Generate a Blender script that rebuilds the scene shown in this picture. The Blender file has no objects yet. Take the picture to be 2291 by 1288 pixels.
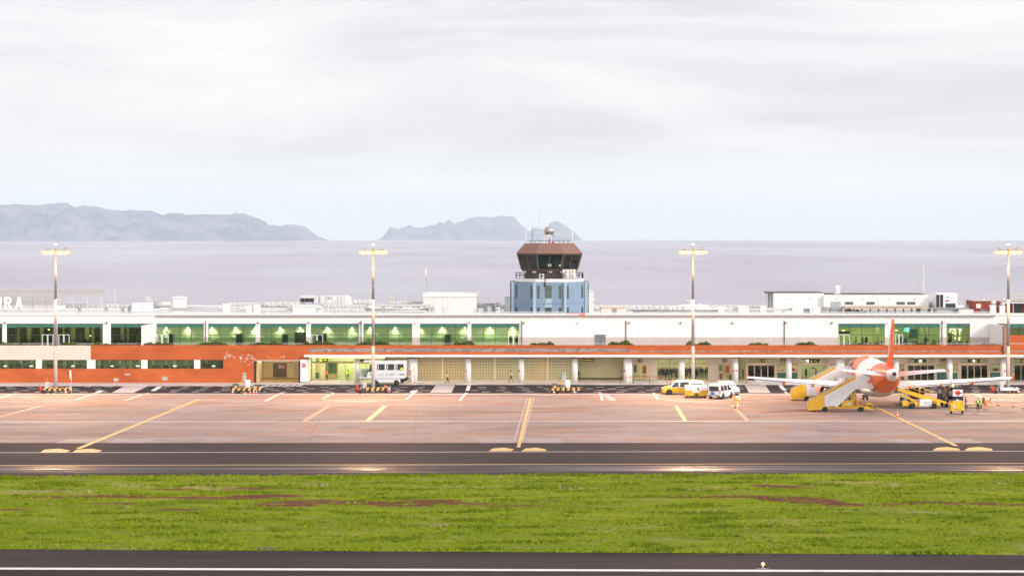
import bpy, bmesh, math, random
import numpy as np
from mathutils import Vector, Matrix
random.seed(7)
S = bpy.context.scene
R = math.radians
# ---------------------------------------------------------------- camera
F, CH, CX, HZ = 5300.0, 22.9, 1145.5, 511.0     # focal length in photo pixels, eye height, principal column, level row
cam_d = bpy.data.cameras.new('camera'); cam = bpy.data.objects.new('camera', cam_d)
S.collection.objects.link(cam); S.camera = cam
cam.location = (0, 0, CH); cam.rotation_euler = (R(90), 0, 0)
cam_d.sensor_width = 36; cam_d.lens = 36 * F / 2291
cam_d.shift_y = -(644 - HZ) / 2291
cam_d.clip_start = 1; cam_d.clip_end = 120000
# ---------------------------------------------------------------- exposure, world, sun
S.view_settings.view_transform = 'Standard'; S.view_settings.look = 'None'
S.view_settings.gamma = 1; S.view_settings.exposure = 0.75
try: S.view_settings.use_curve_mapping = False
except Exception: pass
S.render.engine = 'CYCLES'
S.cycles.max_bounces = 8; S.cycles.transparent_max_bounces = 16; S.cycles.volume_bounces = 1
SUN_EL, SUN_AZ = 26, 132          # azimuth clockwise from +Y: behind the camera, to the right
W = bpy.data.worlds.new('World'); S.world = W; W.use_nodes = True
nt = W.node_tree; N = nt.nodes; L = nt.links; N.clear()
def nd(tree, t, **kw):
    n = tree.nodes.new(t)
    for k, v in kw.items():
        if k in ('inp',):
            for a, b in v.items(): n.inputs[a].default_value = b
        else: setattr(n, k, v)
    return n
def ramp(n, stops):
    cr = n.color_ramp
    while len(cr.elements) > len(stops): cr.elements.remove(cr.elements[-1])
    while len(cr.elements) < len(stops): cr.elements.new(1)
    for e, (p, c) in zip(cr.elements, stops):
        e.position = p; e.color = c if len(c) == 4 else (*c, 1)
sky = nd(nt, 'ShaderNodeTexSky', sky_type='NISHITA', sun_disc=False)
sky.sun_elevation = R(SUN_EL); sky.sun_rotation = R(SUN_AZ)
tc = nd(nt, 'ShaderNodeTexCoord')
mp = nd(nt, 'ShaderNodeMapping'); mp.inputs['Scale'].default_value = (5.5, 5.5, 36)
L.new(tc.outputs['Generated'], mp.inputs['Vector'])
nz = nd(nt, 'ShaderNodeTexNoise', inp={'Scale': 1.0, 'Detail': 9, 'Roughness': .58, 'Distortion': .6})
L.new(mp.outputs[0], nz.inputs['Vector'])
cl = nd(nt, 'ShaderNodeValToRGB')                 # overcast: greyer and brighter streaks
ramp(cl, [(.34, (4.62, 4.48, 4.68)), (.49, (5.42, 5.28, 5.36)), (.63, (6.15, 6.0, 5.95))])
L.new(nz.outputs['Fac'], cl.inputs['Fac'])
sp = nd(nt, 'ShaderNodeSeparateXYZ'); L.new(tc.outputs['Generated'], sp.inputs[0])
# clear pale band low over the sea
hr = nd(nt, 'ShaderNodeMapRange', inp={'From Min': .004, 'From Max': .040, 'To Min': .85, 'To Max': 0}); hr.interpolation_type = 'SMOOTHSTEP'
L.new(sp.outputs['Z'], hr.inputs['Value'])
mh = nd(nt, 'ShaderNodeMix', data_type='RGBA'); mh.inputs['B'].default_value = (7.15, 7.4, 7.1, 1)
L.new(hr.outputs[0], mh.inputs['Factor']); L.new(cl.outputs[0], mh.inputs['A'])
# the sky behind the camera (towards the sun) is the bright side
br = nd(nt, 'ShaderNodeMapRange', inp={'From Min': -.9, 'From Max': .35, 'To Min': 1.8, 'To Max': 1.0}); br.interpolation_type = 'SMOOTHSTEP'
dt = nd(nt, 'ShaderNodeVectorMath', operation='DOT_PRODUCT'); dt.inputs[1].default_value = (-.55, .84, 0)
L.new(tc.outputs['Generated'], dt.inputs[0]); L.new(dt.outputs['Value'], br.inputs['Value'])
ml = nd(nt, 'ShaderNodeVectorMath', operation='SCALE')
L.new(mh.outputs['Result'], ml.inputs[0]); L.new(br.outputs[0], ml.inputs['Scale'])
# sunset pink in the clouds higher up, mirrored by the sea
pk = nd(nt, 'ShaderNodeMapRange', inp={'From Min': .10, 'From Max': .22, 'To Min': 0, 'To Max': 1}); pk.interpolation_type = 'SMOOTHSTEP'
L.new(sp.outputs['Z'], pk.inputs['Value'])
mk = nd(nt, 'ShaderNodeMix', data_type='RGBA', blend_type='MULTIPLY'); mk.inputs['B'].default_value = (1.26, 1.06, 1.14, 1)
pky = nd(nt, 'ShaderNodeMapRange', inp={'From Min': -.2, 'From Max': .4}); L.new(sp.outputs['Y'], pky.inputs['Value']); pkm = nd(nt, 'ShaderNodeMath', operation='MULTIPLY'); L.new(pk.outputs[0], pkm.inputs[0]); L.new(pky.outputs[0], pkm.inputs[1])
L.new(pkm.outputs[0], mk.inputs['Factor']); L.new(ml.outputs[0], mk.inputs['A']); mk.clamp_result = False
ml = mk
mx = nd(nt, 'ShaderNodeMix', data_type='RGBA'); mx.inputs['Factor'].default_value = .92
L.new(sky.outputs[0], mx.inputs['A']); L.new(ml.outputs['Result'], mx.inputs['B'])
bg = nd(nt, 'ShaderNodeBackground', inp={'Strength': .1}); L.new(mx.outputs['Result'], bg.inputs['Color'])
wo = nd(nt, 'ShaderNodeOutputWorld'); L.new(bg.outputs[0], wo.inputs['Surface'])
sd = bpy.data.lights.new('sun', 'SUN'); sd.energy = 1.5; sd.angle = R(14); sd.color = (1, .93, .84)
sun = bpy.data.objects.new('sun', sd); S.collection.objects.link(sun)
az = R(SUN_AZ); el = R(SUN_EL)
dirv = Vector((math.sin(az) * math.cos(el), math.cos(az) * math.cos(el), math.sin(el)))
sun.rotation_euler = dirv.to_track_quat('Z', 'Y').to_euler(); sun.location = dirv * 300

# ---------------------------------------------------------------- helpers
def P(px, py, d):                       # photo pixel at distance d -> world point
    return Vector(((px - CX) * d / F, d, CH - (py - HZ) * d / F))
def G(px, py, z=0.0):                   # photo pixel on the ground
    d = F * (CH - z) / (py - HZ)
    return Vector(((px - CX) * d / F, d, z))
def X(px, d): return (px - CX) * d / F
def Z(py, d): return CH - (py - HZ) * d / F
def srgb(r, g, b):
    f = lambda c: (c / 255 / 12.92) if c / 255 <= .04045 else ((c / 255 + .055) / 1.055) ** 2.4
    return (f(r), f(g), f(b))
def wloc(o):
    v = Vector((0, 0, 0))
    while o is not None: v += o.location; o = o.parent
    return v
class MB:
    def __init__(s): s.v = []; s.f = []; s.m = []; s.sm = []
    def face(s, idx, m=0, smooth=False): s.f.append(tuple(idx)); s.m.append(m); s.sm.append(smooth)
    def quad(s, a, b, c, d, m=0):
        i = len(s.v); s.v += [tuple(a), tuple(b), tuple(c), tuple(d)]; s.face((i, i+1, i+2, i+3), m)
    def poly(s, pts, m=0):
        i = len(s.v); s.v += [tuple(p) for p in pts]; s.face(range(i, i+len(pts)), m)
    def box(s, x0, x1, y0, y1, z0, z1, m=0, b=0.0):
        if x0 > x1: x0, x1 = x1, x0
        if y0 > y1: y0, y1 = y1, y0
        if z0 > z1: z0, z1 = z1, z0
        if b > 0:                        # box with chamfered upright and top edges
            b = min(b, (x1-x0)*.45, (y1-y0)*.45, (z1-z0)*.45)
            ring = lambda o, z: [(x0+b+o,y0+o,z),(x1-b-o,y0+o,z),(x1-o,y0+b+o,z),(x1-o,y1-b-o,z),(x1-b-o,y1-o,z),(x0+b+o,y1-o,z),(x0+o,y1-b-o,z),(x0+o,y0+b+o,z)]
            s.loft([ring(b*.7, z0), ring(0, z0+b), ring(0, z1-b), ring(b*.7, z1)], m, smooth=False); return s
        i = len(s.v)
        s.v += [(x0,y0,z0),(x1,y0,z0),(x1,y1,z0),(x0,y1,z0),(x0,y0,z1),(x1,y0,z1),(x1,y1,z1),(x0,y1,z1)]
        for q in ((0,3,2,1),(4,5,6,7),(0,1,5,4),(1,2,6,5),(2,3,7,6),(3,0,4,7)): s.face([i+k for k in q], m)
        return s
    def pbox(s, px0, py0, px1, py1, d, dep, m=0, b=0.0):   # box whose front face fills those photo pixels at distance d
        s.box(X(px0,d), X(px1,d), d, d+dep, Z(py0,d), Z(py1,d), m, b); return s
    def loft(s, rings, m=0, smooth=True, cap=True, mf=None):
        n = len(rings[0]); i = len(s.v)
        for r in rings: s.v += [tuple(p) for p in r]
        for k in range(len(rings)-1):
            for j in range(n):
                a = i+k*n+j; b = i+k*n+(j+1) % n
                s.face((a, b, b+n, a+n), mf(k, j) if mf else m, smooth)
        if cap:
            s.face([i+j for j in range(n)][::-1], mf(0, 0) if mf else m)
            s.face([i+(len(rings)-1)*n+j for j in range(n)], mf(len(rings)-2, 0) if mf else m)
        return s
    def tube(s, p0, p1, r0, r1=None, n=10, m=0, cap=True):
        p0 = Vector(p0); p1 = Vector(p1); r1 = r0 if r1 is None else r1
        d = (p1-p0).normalized(); u = d.orthogonal().normalized(); w = d.cross(u)
        ring = lambda p, r: [p + (u*math.cos(2*math.pi*k/n) + w*math.sin(2*math.pi*k/n))*r for k in range(n)]
        s.loft([ring(p0, r0), ring(p1, r1)], m, smooth=n > 6, cap=cap); return s
    def path(s, pts, r, n=6, m=0):
        for a, b in zip(pts[:-1], pts[1:]): s.tube(a, b, r, n=n, m=m)
        return s
    def lathe(s, prof, c=(0,0,0), n=20, m=0, axis='z', mf=None):
        c = Vector(c); rings = []
        for r, h in prof:
            rr = []
            for k in range(n):
                a = 2*math.pi*k/n; p = (r*math.cos(a), r*math.sin(a), h)
                if axis == 'y': p = (p[0], p[2], p[1])
                if axis == 'x': p = (p[2], p[0], p[1])
                rr.append(c + Vector(p))
            rings.append(rr)
        s.loft(rings, m, True, True, mf); return s
    def prism(s, pts, a, b, axis='x', m=0):     # 2-D outline extruded from a to b along axis; pts are the other two coords
        def mk(p, t):
            return {'x': (t, p[0], p[1]), 'y': (p[0], t, p[1]), 'z': (p[0], p[1], t)}[axis]
        s.loft([[mk(p, a) for p in pts], [mk(p, b) for p in pts]], m, smooth=False); return s
    def ell(s, c, rx, ry, rz, m=0, n=12, k=8):
        rings = []
        for i in range(k+1):
            t = math.pi*i/k; r = max(math.sin(t), .02)
            rings.append([(c[0]+rx*r*math.cos(2*math.pi*j/n), c[1]+ry*r*math.sin(2*math.pi*j/n), c[2]-rz*math.cos(t)) for j in range(n)])
        s.loft(rings, m); return s
    def build(s, name, mats, parent=None, world=False, **tags):
        me = bpy.data.meshes.new(name)
        v = s.v
        if world and parent is not None:
            w = wloc(parent); v = [(a-w.x, b-w.y, c-w.z) for a, b, c in v]
        me.from_pydata(v, [], s.f)
        if not isinstance(mats, (list, tuple)): mats = [mats]
        for m in mats: me.materials.append(m)
        me.polygons.foreach_set('material_index', s.m); me.polygons.foreach_set('use_smooth', s.sm)
        me.update()
        o = bpy.data.objects.new(name, me); S.collection.objects.link(o); o.parent = parent
        for k, t in tags.items(): o[k] = t
        return o
def split_build(mb, name, mats, parent=None, world=False, gap=.03, **tags):   # one object per separate piece
    n = len(mb.v); par = list(range(n))
    def fd(a):
        while par[a] != a: par[a] = par[par[a]]; a = par[a]
        return a
    for f in mb.f:
        for q in f[1:]: par[fd(q)] = fd(f[0])
    comp = {}
    for i in range(n): comp.setdefault(fd(i), []).append(i)
    ks = list(comp); bb = [(np.array([mb.v[i] for i in comp[k]]).min(0)-gap, np.array([mb.v[i] for i in comp[k]]).max(0)+gap) for k in ks]
    g = list(range(len(ks)))
    def fg(a):
        while g[a] != a: a = g[a]
        return a
    for a in range(len(ks)):
        for b in range(a):
            if (bb[a][0] <= bb[b][1]).all() and (bb[b][0] <= bb[a][1]).all(): g[fg(a)] = fg(b)
    where = {fg(i): None for i in range(len(ks))}; vg = {}
    for i, k in enumerate(ks):
        for v in comp[k]: vg[v] = fg(i)
    out = []
    for w in where:
        m2 = MB(); ix = {}
        for f, m, s_ in zip(mb.f, mb.m, mb.sm):
            if vg[f[0]] != w: continue
            for q in f:
                if q not in ix: ix[q] = len(m2.v); m2.v.append(mb.v[q])
            m2.face([ix[q] for q in f], m, s_)
        if m2.f: out.append(m2.build(name, mats, parent, world, **tags))
    return out
def thing(name, label, cat, loc=(0,0,0), rz=0, group=None):
    o = bpy.data.objects.new(name, None); S.collection.objects.link(o)
    o.location = loc; o.rotation_euler = (0, 0, rz); o.empty_display_size = .2
    o['label'] = label; o['category'] = cat
    if group: o['group'] = group
    return o
def tag(o, label, cat, group=None):
    o['label'] = label; o['category'] = cat
    if group: o['group'] = group
    return o
def recentre(o):                          # put a one-mesh thing's origin at its base
    vs = np.array([v.co[:] for v in o.data.vertices]); c = Vector(((vs[:,0].min()+vs[:,0].max())/2, (vs[:,1].min()+vs[:,1].max())/2, vs[:,2].min()))
    o.data.transform(Matrix.Translation(-c)); o.location = o.location + c
    return o
def solo(mb, name, mats, label, cat, group=None):
    return tag(recentre(mb.build(name, mats)), label, cat, group)
def struct(mb, name, mats): return mb.build(name, mats, kind='structure')
def copy_tree(root, loc, rz, label, group=None):
    c = root.copy(); S.collection.objects.link(c); c.location = loc; c.rotation_euler = (0, 0, rz); c['label'] = label
    if group: c['group'] = group
    for ch in root.children:
        k = ch.copy(); S.collection.objects.link(k); k.parent = c
        for g in ch.children:
            q = g.copy(); S.collection.objects.link(q); q.parent = k
    return c
def text_mesh(txt, size, loc, rot, depth=.01, align='CENTER'):
    cu = bpy.data.curves.new('t', 'FONT'); cu.body = txt; cu.size = size; cu.extrude = depth; cu.align_x = align; cu.align_y = 'CENTER'
    ob = bpy.data.objects.new('t', cu); S.collection.objects.link(ob)
    bpy.context.view_layer.update()
    me = bpy.data.meshes.new_from_object(ob.evaluated_get(bpy.context.evaluated_depsgraph_get()))
    bpy.data.objects.remove(ob); bpy.data.curves.remove(cu)
    me.transform(Matrix.Translation(loc) @ rot.to_matrix().to_4x4() if hasattr(rot, 'to_matrix') else Matrix.Translation(loc) @ rot)
    return me
from mathutils import Euler
FRONT = Euler((R(90), 0, 0))              # text facing -Y (the camera side)
def lettering(txt, size, loc, mat, parent, name='lettering', rot=FRONT, depth=.01, align='CENTER'):
    me = text_mesh(txt, size, Vector(loc), rot, depth, align); me.materials.clear(); me.materials.append(mat)
    o = bpy.data.objects.new(name, me); S.collection.objects.link(o); o.parent = parent
    return o
# ---------------------------------------------------------------- materials
_M = {}
def mat(name, col, rough=.55, metal=0, var=.12, scale=1.5, bump=0.0, coat=0, dirt=0, emit=None, estr=0, spec=None):
    if name in _M: return _M[name]
    m = bpy.data.materials.new(name); m.use_nodes = True; t = m.node_tree; b = t.nodes['Principled BSDF']
    b.inputs['Roughness'].default_value = rough; b.inputs['Metallic'].default_value = metal
    if coat: b.inputs['Coat Weight'].default_value = coat; b.inputs['Coat Roughness'].default_value = .12
    if spec is not None: b.inputs['Specular IOR Level'].default_value = spec
    g = nd(t, 'ShaderNodeNewGeometry')
    n1 = nd(t, 'ShaderNodeTexNoise', inp={'Scale': scale, 'Detail': 6, 'Roughness': .6}); t.links.new(g.outputs['Position'], n1.inputs['Vector'])
    c0 = tuple(max(0, c*(1-var)) for c in col); c1 = tuple(min(1, c*(1+var)) for c in col)
    r = nd(t, 'ShaderNodeValToRGB'); ramp(r, [(.3, c0), (.7, c1)]); t.links.new(n1.outputs['Fac'], r.inputs['Fac'])
    out = r.outputs[0]
    if dirt:                               # vertical rain streaks and grime
        mp = nd(t, 'ShaderNodeMapping'); mp.inputs['Scale'].default_value = (2.2, 2.2, .18); t.links.new(g.outputs['Position'], mp.inputs['Vector'])
        n2 = nd(t, 'ShaderNodeTexNoise', inp={'Scale': 1.3, 'Detail': 5, 'Roughness': .65}); t.links.new(mp.outputs[0], n2.inputs['Vector'])
        r2 = nd(t, 'ShaderNodeMapRange', inp={'From Min': .5, 'From Max': .78, 'To Min': 0, 'To Max': dirt}); t.links.new(n2.outputs['Fac'], r2.inputs['Value'])
        mm = nd(t, 'ShaderNodeMix', data_type='RGBA'); mm.inputs['B'].default_value = (col[0]*.45, col[1]*.42, col[2]*.4, 1)
        t.links.new(r2.outputs[0], mm.inputs['Factor']); t.links.new(out, mm.inputs['A']); out = mm.outputs['Result']
    t.links.new(out, b.inputs['Base Color'])
    if bump:
        n3 = nd(t, 'ShaderNodeTexNoise', inp={'Scale': scale*8, 'Detail': 4}); t.links.new(g.outputs['Position'], n3.inputs['Vector'])
        bp = nd(t, 'ShaderNodeBump', inp={'Strength': bump, 'Distance': .05}); t.links.new(n3.outputs['Fac'], bp.inputs['Height']); t.links.new(bp.outputs[0], b.inputs['Normal'])
    if emit: b.inputs['Emission Color'].default_value = (*emit, 1); b.inputs['Emission Strength'].default_value = estr
    _M[name] = m; return m
def glass(name, tint, refl=.9, rough=.03, f=1.45):
    if name in _M: return _M[name]
    m = bpy.data.materials.new(name); m.use_nodes = True; t = m.node_tree; t.nodes.clear()
    tr = nd(t, 'ShaderNodeBsdfTransparent'); tr.inputs[0].default_value = (*tint, 1)
    gl = nd(t, 'ShaderNodeBsdfGlossy', inp={'Roughness': rough}); gl.inputs['Color'].default_value = (refl, refl, refl, 1)
    fr = nd(t, 'ShaderNodeFresnel', inp={'IOR': f}); mxs = nd(t, 'ShaderNodeMixShader'); o = nd(t, 'ShaderNodeOutputMaterial')
    t.links.new(fr.outputs[0], mxs.inputs[0]); t.links.new(tr.outputs[0], mxs.inputs[1]); t.links.new(gl.outputs[0], mxs.inputs[2]); t.links.new(mxs.outputs[0], o.inputs[0])
    _M[name] = m; return m
def ground_mat(name, build):
    m = bpy.data.materials.new(name); m.use_nodes = True; t = m.node_tree; b = t.nodes['Principled BSDF']
    g = nd(t, 'ShaderNodeNewGeometry')
    def noise(scale, vs=(1,1,1), detail=6, rough=.6, dist=0):
        mp = nd(t, 'ShaderNodeMapping'); mp.inputs['Scale'].default_value = vs; t.links.new(g.outputs['Position'], mp.inputs['Vector'])
        n = nd(t, 'ShaderNodeTexNoise', inp={'Scale': scale, 'Detail': detail, 'Roughness': rough, 'Distortion': dist}); t.links.new(mp.outputs[0], n.inputs['Vector']); return n.outputs['Fac']
    def rng(v, a, bb, lo=0, hi=1):
        r = nd(t, 'ShaderNodeMapRange', inp={'From Min': a, 'From Max': bb, 'To Min': lo, 'To Max': hi}); t.links.new(v, r.inputs['Value']); return r.outputs[0]
    def mix(fac, a, bb):
        mm = nd(t, 'ShaderNodeMix', data_type='RGBA')
        if isinstance(fac, float): mm.inputs['Factor'].default_value = fac
        else: t.links.new(fac, mm.inputs['Factor'])
        for k, c in (('A', a), ('B', bb)):
            if isinstance(c, tuple): mm.inputs[k].default_value = (*c, 1)
            else: t.links.new(c, mm.inputs[k])
        return mm.outputs['Result']
    def mth(op, a, bb=None):
        q = nd(t, 'ShaderNodeMath', operation=op)
        for i, c in enumerate((a, bb)):
            if c is None: continue
            if isinstance(c, (int, float)): q.inputs[i].default_value = c
            else: t.links.new(c, q.inputs[i])
        return q.outputs[0]
    build(t, b, g, noise, rng, mix, mth); return m
white = mat('white_paint', (.78,.77,.74), .6, var=.03, scale=.4, dirt=.12)
wall_white = mat('white_render', (.80,.79,.76), .8, var=.03, scale=.3, bump=.1, dirt=.13)
cream = mat('cream_render', (.72,.62,.53), .85, var=.06, scale=.5, bump=.15, dirt=.1)
plinth = mat('beige_tile', (.47,.41,.37), .6, var=.06, scale=2, dirt=.1)
steel = mat('galvanised_steel', (.5,.51,.52), .45, .5, var=.15, scale=3)
ltgrey = mat('light_grey_metal', (.6,.6,.6), .5, var=.08, scale=2, dirt=.25)
grey = mat('mid_grey_metal', (.25,.26,.27), .5, var=.12)
dark = mat('dark_metal', (.035,.033,.035), .45, var=.2)
brownf = mat('bronze_frame', (.06,.045,.038), .45, .3, var=.1)
rubber = mat('tyre_rubber', (.02,.02,.021), .85, var=.2, scale=8)
yellow = mat('yellow_paint', (.78,.46,.015), .42, var=.08, scale=2, dirt=.25, coat=.3)
vyellow = mat('van_yellow', (.85,.53,.01), .3, var=.03, coat=.6)
vwhite = mat('vehicle_white', (.78,.78,.78), .3, var=.03, coat=.6, dirt=.06)
red = mat('red_paint', (.55,.03,.02), .45, var=.1)
orangep = mat('cone_orange', (.85,.12,.03), .5, var=.1)
conew = mat('cone_white', (.8,.8,.8), .5, var=.05)
black = mat('black_plastic', (.02,.02,.022), .5, var=.2)
navy = mat('navy_paint', (.015,.018,.05), .35, var=.15, coat=.4)
blue = mat('blue_decal', (.06,.25,.55), .35, var=.05)
hubm = mat('wheel_rim', (.45,.45,.46), .4, .6, var=.1)
wing = glass('vehicle_glass', (.16,.18,.19), f=1.5)
gl_green = glass('green_glass', (.76,.89,.76), f=1.46)
gl_teal = mat('teal_frosted_glass', (.03,.15,.105), .15, var=.06, spec=.8)
gl_clear = glass('clear_glass', (.86,.9,.84), f=1.4)
gl_dark = glass('dark_glass', (.16,.2,.17), f=1.5)
# ================================================================ SETTING
REARTH = 6.371e6; SEA0 = -53.7
# ---- sea: a sheet that follows the curve of the earth, so the horizon is where it should be
def sea_mat(t, b, g, noise, rng, mix, mth):
    big = noise(.0012, (1, .35, 1), 4); c = mix(rng(big, .38, .62), (.19,.17,.22), (.29,.26,.31))  # pale lilac base carries part of the sky's reflection as colour
    t.links.new(c, b.inputs['Base Color']); 
    t.links.new(rng(noise(.0009, (1, .2, 1), 3), .35, .65, .16, .30), b.inputs['Roughness'])
    h = mth('ADD', noise(.05, (.5, 1, 1), 8, .7), mth('MULTIPLY', noise(.006, (.4, 1, 1), 4), 2.5))
    bp = nd(t, 'ShaderNodeBump', inp={'Strength': .34, 'Distance': 2.0}); t.links.new(h, bp.inputs['Height']); t.links.new(bp.outputs[0], b.inputs['Normal'])
mb = MB(); rr = [300, 500, 800, 1300, 2200, 3600, 6000, 9000, 13000, 18000, 24000, 30000, 36000, 44000]
nA = 25
for r in rr:
    for k in range(nA):
        a = R(-42 + 84*k/(nA-1)); mb.v.append((r*math.sin(a), r*math.cos(a), SEA0 - r*r/(2*REARTH)))
for i in range(len(rr)-1):
    for k in range(nA-1):
        q = i*nA+k; mb.face((q, q+1, q+1+nA, q+nA), 0, True)
struct(mb, 'sea', ground_mat('sea_water', sea_mat))
# ---- islands
def island(name, prof, D, depth, label_seed, cA, cB):
    rnd = np.random.RandomState(label_seed)
    def im(t, b, g, noise, rng, mix, mth):
        c = mix(rng(noise(.0022, (1,1,.35), 8, .7, .8), .42, .58), cA, cB); t.links.new(c, b.inputs['Base Color']); b.inputs['Roughness'].default_value = .95  # blue of the hazy air is put into the rock colour
    from mathutils import noise as mn
    nx, ny = 320, 26
    xs = np.linspace(prof[0][0], prof[-1][0], nx); top = np.interp(xs, [p[0] for p in prof], [p[1] for p in prof]); top = np.array([tq-1.6*mn.fractal(Vector((xq*.11, label_seed, 0)), .7, 2.1, 4) if tq < 530 else tq for xq, tq in zip(xs, top)])
    base = SEA0 - D*D/(2*REARTH); mb = MB()
    for j in range(ny):
        v = j/(ny-1)
        for i in range(nx):
            x = X(xs[i], D)
            hz = Z(top[i], D) - base + 6
            y = D + (v-.62)*depth
            s = v/.62 if v < .62 else (1-v)/.38
            gul = mn.fractal(Vector((x*.0022, v*1.3, label_seed)), .9, 2.1, 5)
            s2 = max(0, min(1, s)) ** (.62 + .85*gul)
            jag = 1 + (.10*mn.fractal(Vector((x*.004, y*.003, 3.1)), .8, 2.2, 5))*(1-s2**4)
            mb.v.append((x + 60*mn.noise(Vector((v*5, x*.003, 0))), y + 220*mn.fractal(Vector((x*.0016, 7, v)), .9, 2, 4)*(1-s), base - 6 + hz*s2*jag))
    for j in range(ny-1):
        for i in range(nx-1):
            q = j*nx+i; mb.face((q, q+1, q+1+nx, q+nx), 0)
    struct(mb, name, ground_mat(name+'_hazed_rock', im))
pl = [(-160,470),(-60,462),(0,458),(40,456),(100,458),(120,455),(135,452),(152,454),(170,463),(190,459),(200,461),(212,460),(226,461),(240,466),(262,468),(280,471),(288,468),(312,471),(330,470),(342,472),(352,477),(368,480),(380,476),(395,475),(412,475),(425,478),(480,478),(515,479),(545,477),(562,482),(585,492),(595,501),(612,503),(632,505),(645,501),(672,504),(686,508),(695,518),(700,526),(708,528),(711,536),(716,534.5),(719,537.6)]
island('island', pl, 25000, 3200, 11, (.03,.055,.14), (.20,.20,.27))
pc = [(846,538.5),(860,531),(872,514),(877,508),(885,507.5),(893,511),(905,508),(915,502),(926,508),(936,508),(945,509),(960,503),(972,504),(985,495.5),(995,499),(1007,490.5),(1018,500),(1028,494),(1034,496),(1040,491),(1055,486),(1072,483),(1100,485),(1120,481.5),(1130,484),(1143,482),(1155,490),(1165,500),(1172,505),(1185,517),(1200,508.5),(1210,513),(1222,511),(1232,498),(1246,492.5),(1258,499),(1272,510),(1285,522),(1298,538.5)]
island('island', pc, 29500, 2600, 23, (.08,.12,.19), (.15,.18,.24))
# ---- airfield platform
def gz(name, pts, z, m, th=None):
    mb = MB(); mb.poly([(p[0], p[1], z) for p in pts]); return struct(mb, name, m)
def ground_soil(t, b, g, noise, rng, mix, mth):
    t.links.new(mix(rng(noise(.4), .4, .6), (.10,.09,.075), (.16,.14,.11)), b.inputs['Base Color'])
mb = MB()
mb.box(-420, 420, 20, 402, -8, -.05)
mb.loft([[(-420,402,-.05),(420,402,-.05),(420,402,-8),(-420,402,-8)], [(-470,470,-58),(470,470,-58),(470,470,-70),(-470,470,-70)]], 0, False)
struct(mb, 'ground', ground_mat('soil', ground_soil))
def asphalt(dark_c, light_c, seed, streak=.4, crack=0):
    def f(t, b, g, noise, rng, mix, mth):
        a = mix(rng(noise(.05, (.25, 1, 1), 6, .6), .35, .65), dark_c, light_c)
        a = mix(rng(noise(6, detail=3), .3, .7, 0, .35), a, tuple(c*1.5 for c in dark_c))
        st = noise(.22, (.05, 1, 1), 7, .7, .3)                      # long rubber and wear streaks along the way
        a = mix(rng(st, .5, .72, 0, streak), a, tuple(c*.5 for c in dark_c))
        st2 = noise(.3, (.04, 1.3, 1), 6, .7, .5)
        a = mix(rng(st2, .56, .8, 0, .35), a, tuple(min(1, c*1.9) for c in light_c))
        t.links.new(a, b.inputs['Base Color']); b.inputs['Roughness'].default_value = .82; b.inputs['Specular IOR Level'].default_value = .1
        t.links.new(rng(noise(.2, (.1, 1, 1)), .3, .7, .62, .9), b.inputs['Roughness'])
        if crack:                       # long wet patches along the taxiway edge
            sx = nd(t, 'ShaderNodeSeparateXYZ'); t.links.new(g.outputs['Position'], sx.inputs[0])
            bandm = mth('SUBTRACT', 1.0, mth('MINIMUM', 1.0, mth('MULTIPLY', mth('ABSOLUTE', mth('SUBTRACT', sx.outputs['Y'], 226.0)), .25)))
            wet = mth('MULTIPLY', mth('POWER', bandm, .5), rng(noise(.55, (.05, 3.2, 1), 5, .65, .2), .485, .585, 0, .9))
            rg = nd(t, 'ShaderNodeMix', data_type='FLOAT'); t.links.new(wet, rg.inputs['Factor']); rg.inputs['A'].default_value = .75; rg.inputs['B'].default_value = .14
            t.links.new(rg.outputs['Result'], b.inputs['Roughness']); t.links.new(rng(wet, 0, 1, .1, .75), b.inputs['Specular IOR Level'])
            t.links.new(mix(rng(noise(.25, (.06, 1, 1), 6, .7), .5, .7, 0, .5), a, (.16,.075,.045)), b.inputs['Base Color']) if False else None
        bp = nd(t, 'ShaderNodeBump', inp={'Strength': .3, 'Distance': .02}); t.links.new(noise(9), bp.inputs['Height']); t.links.new(bp.outputs[0], b.inputs['Normal'])
    return f
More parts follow.
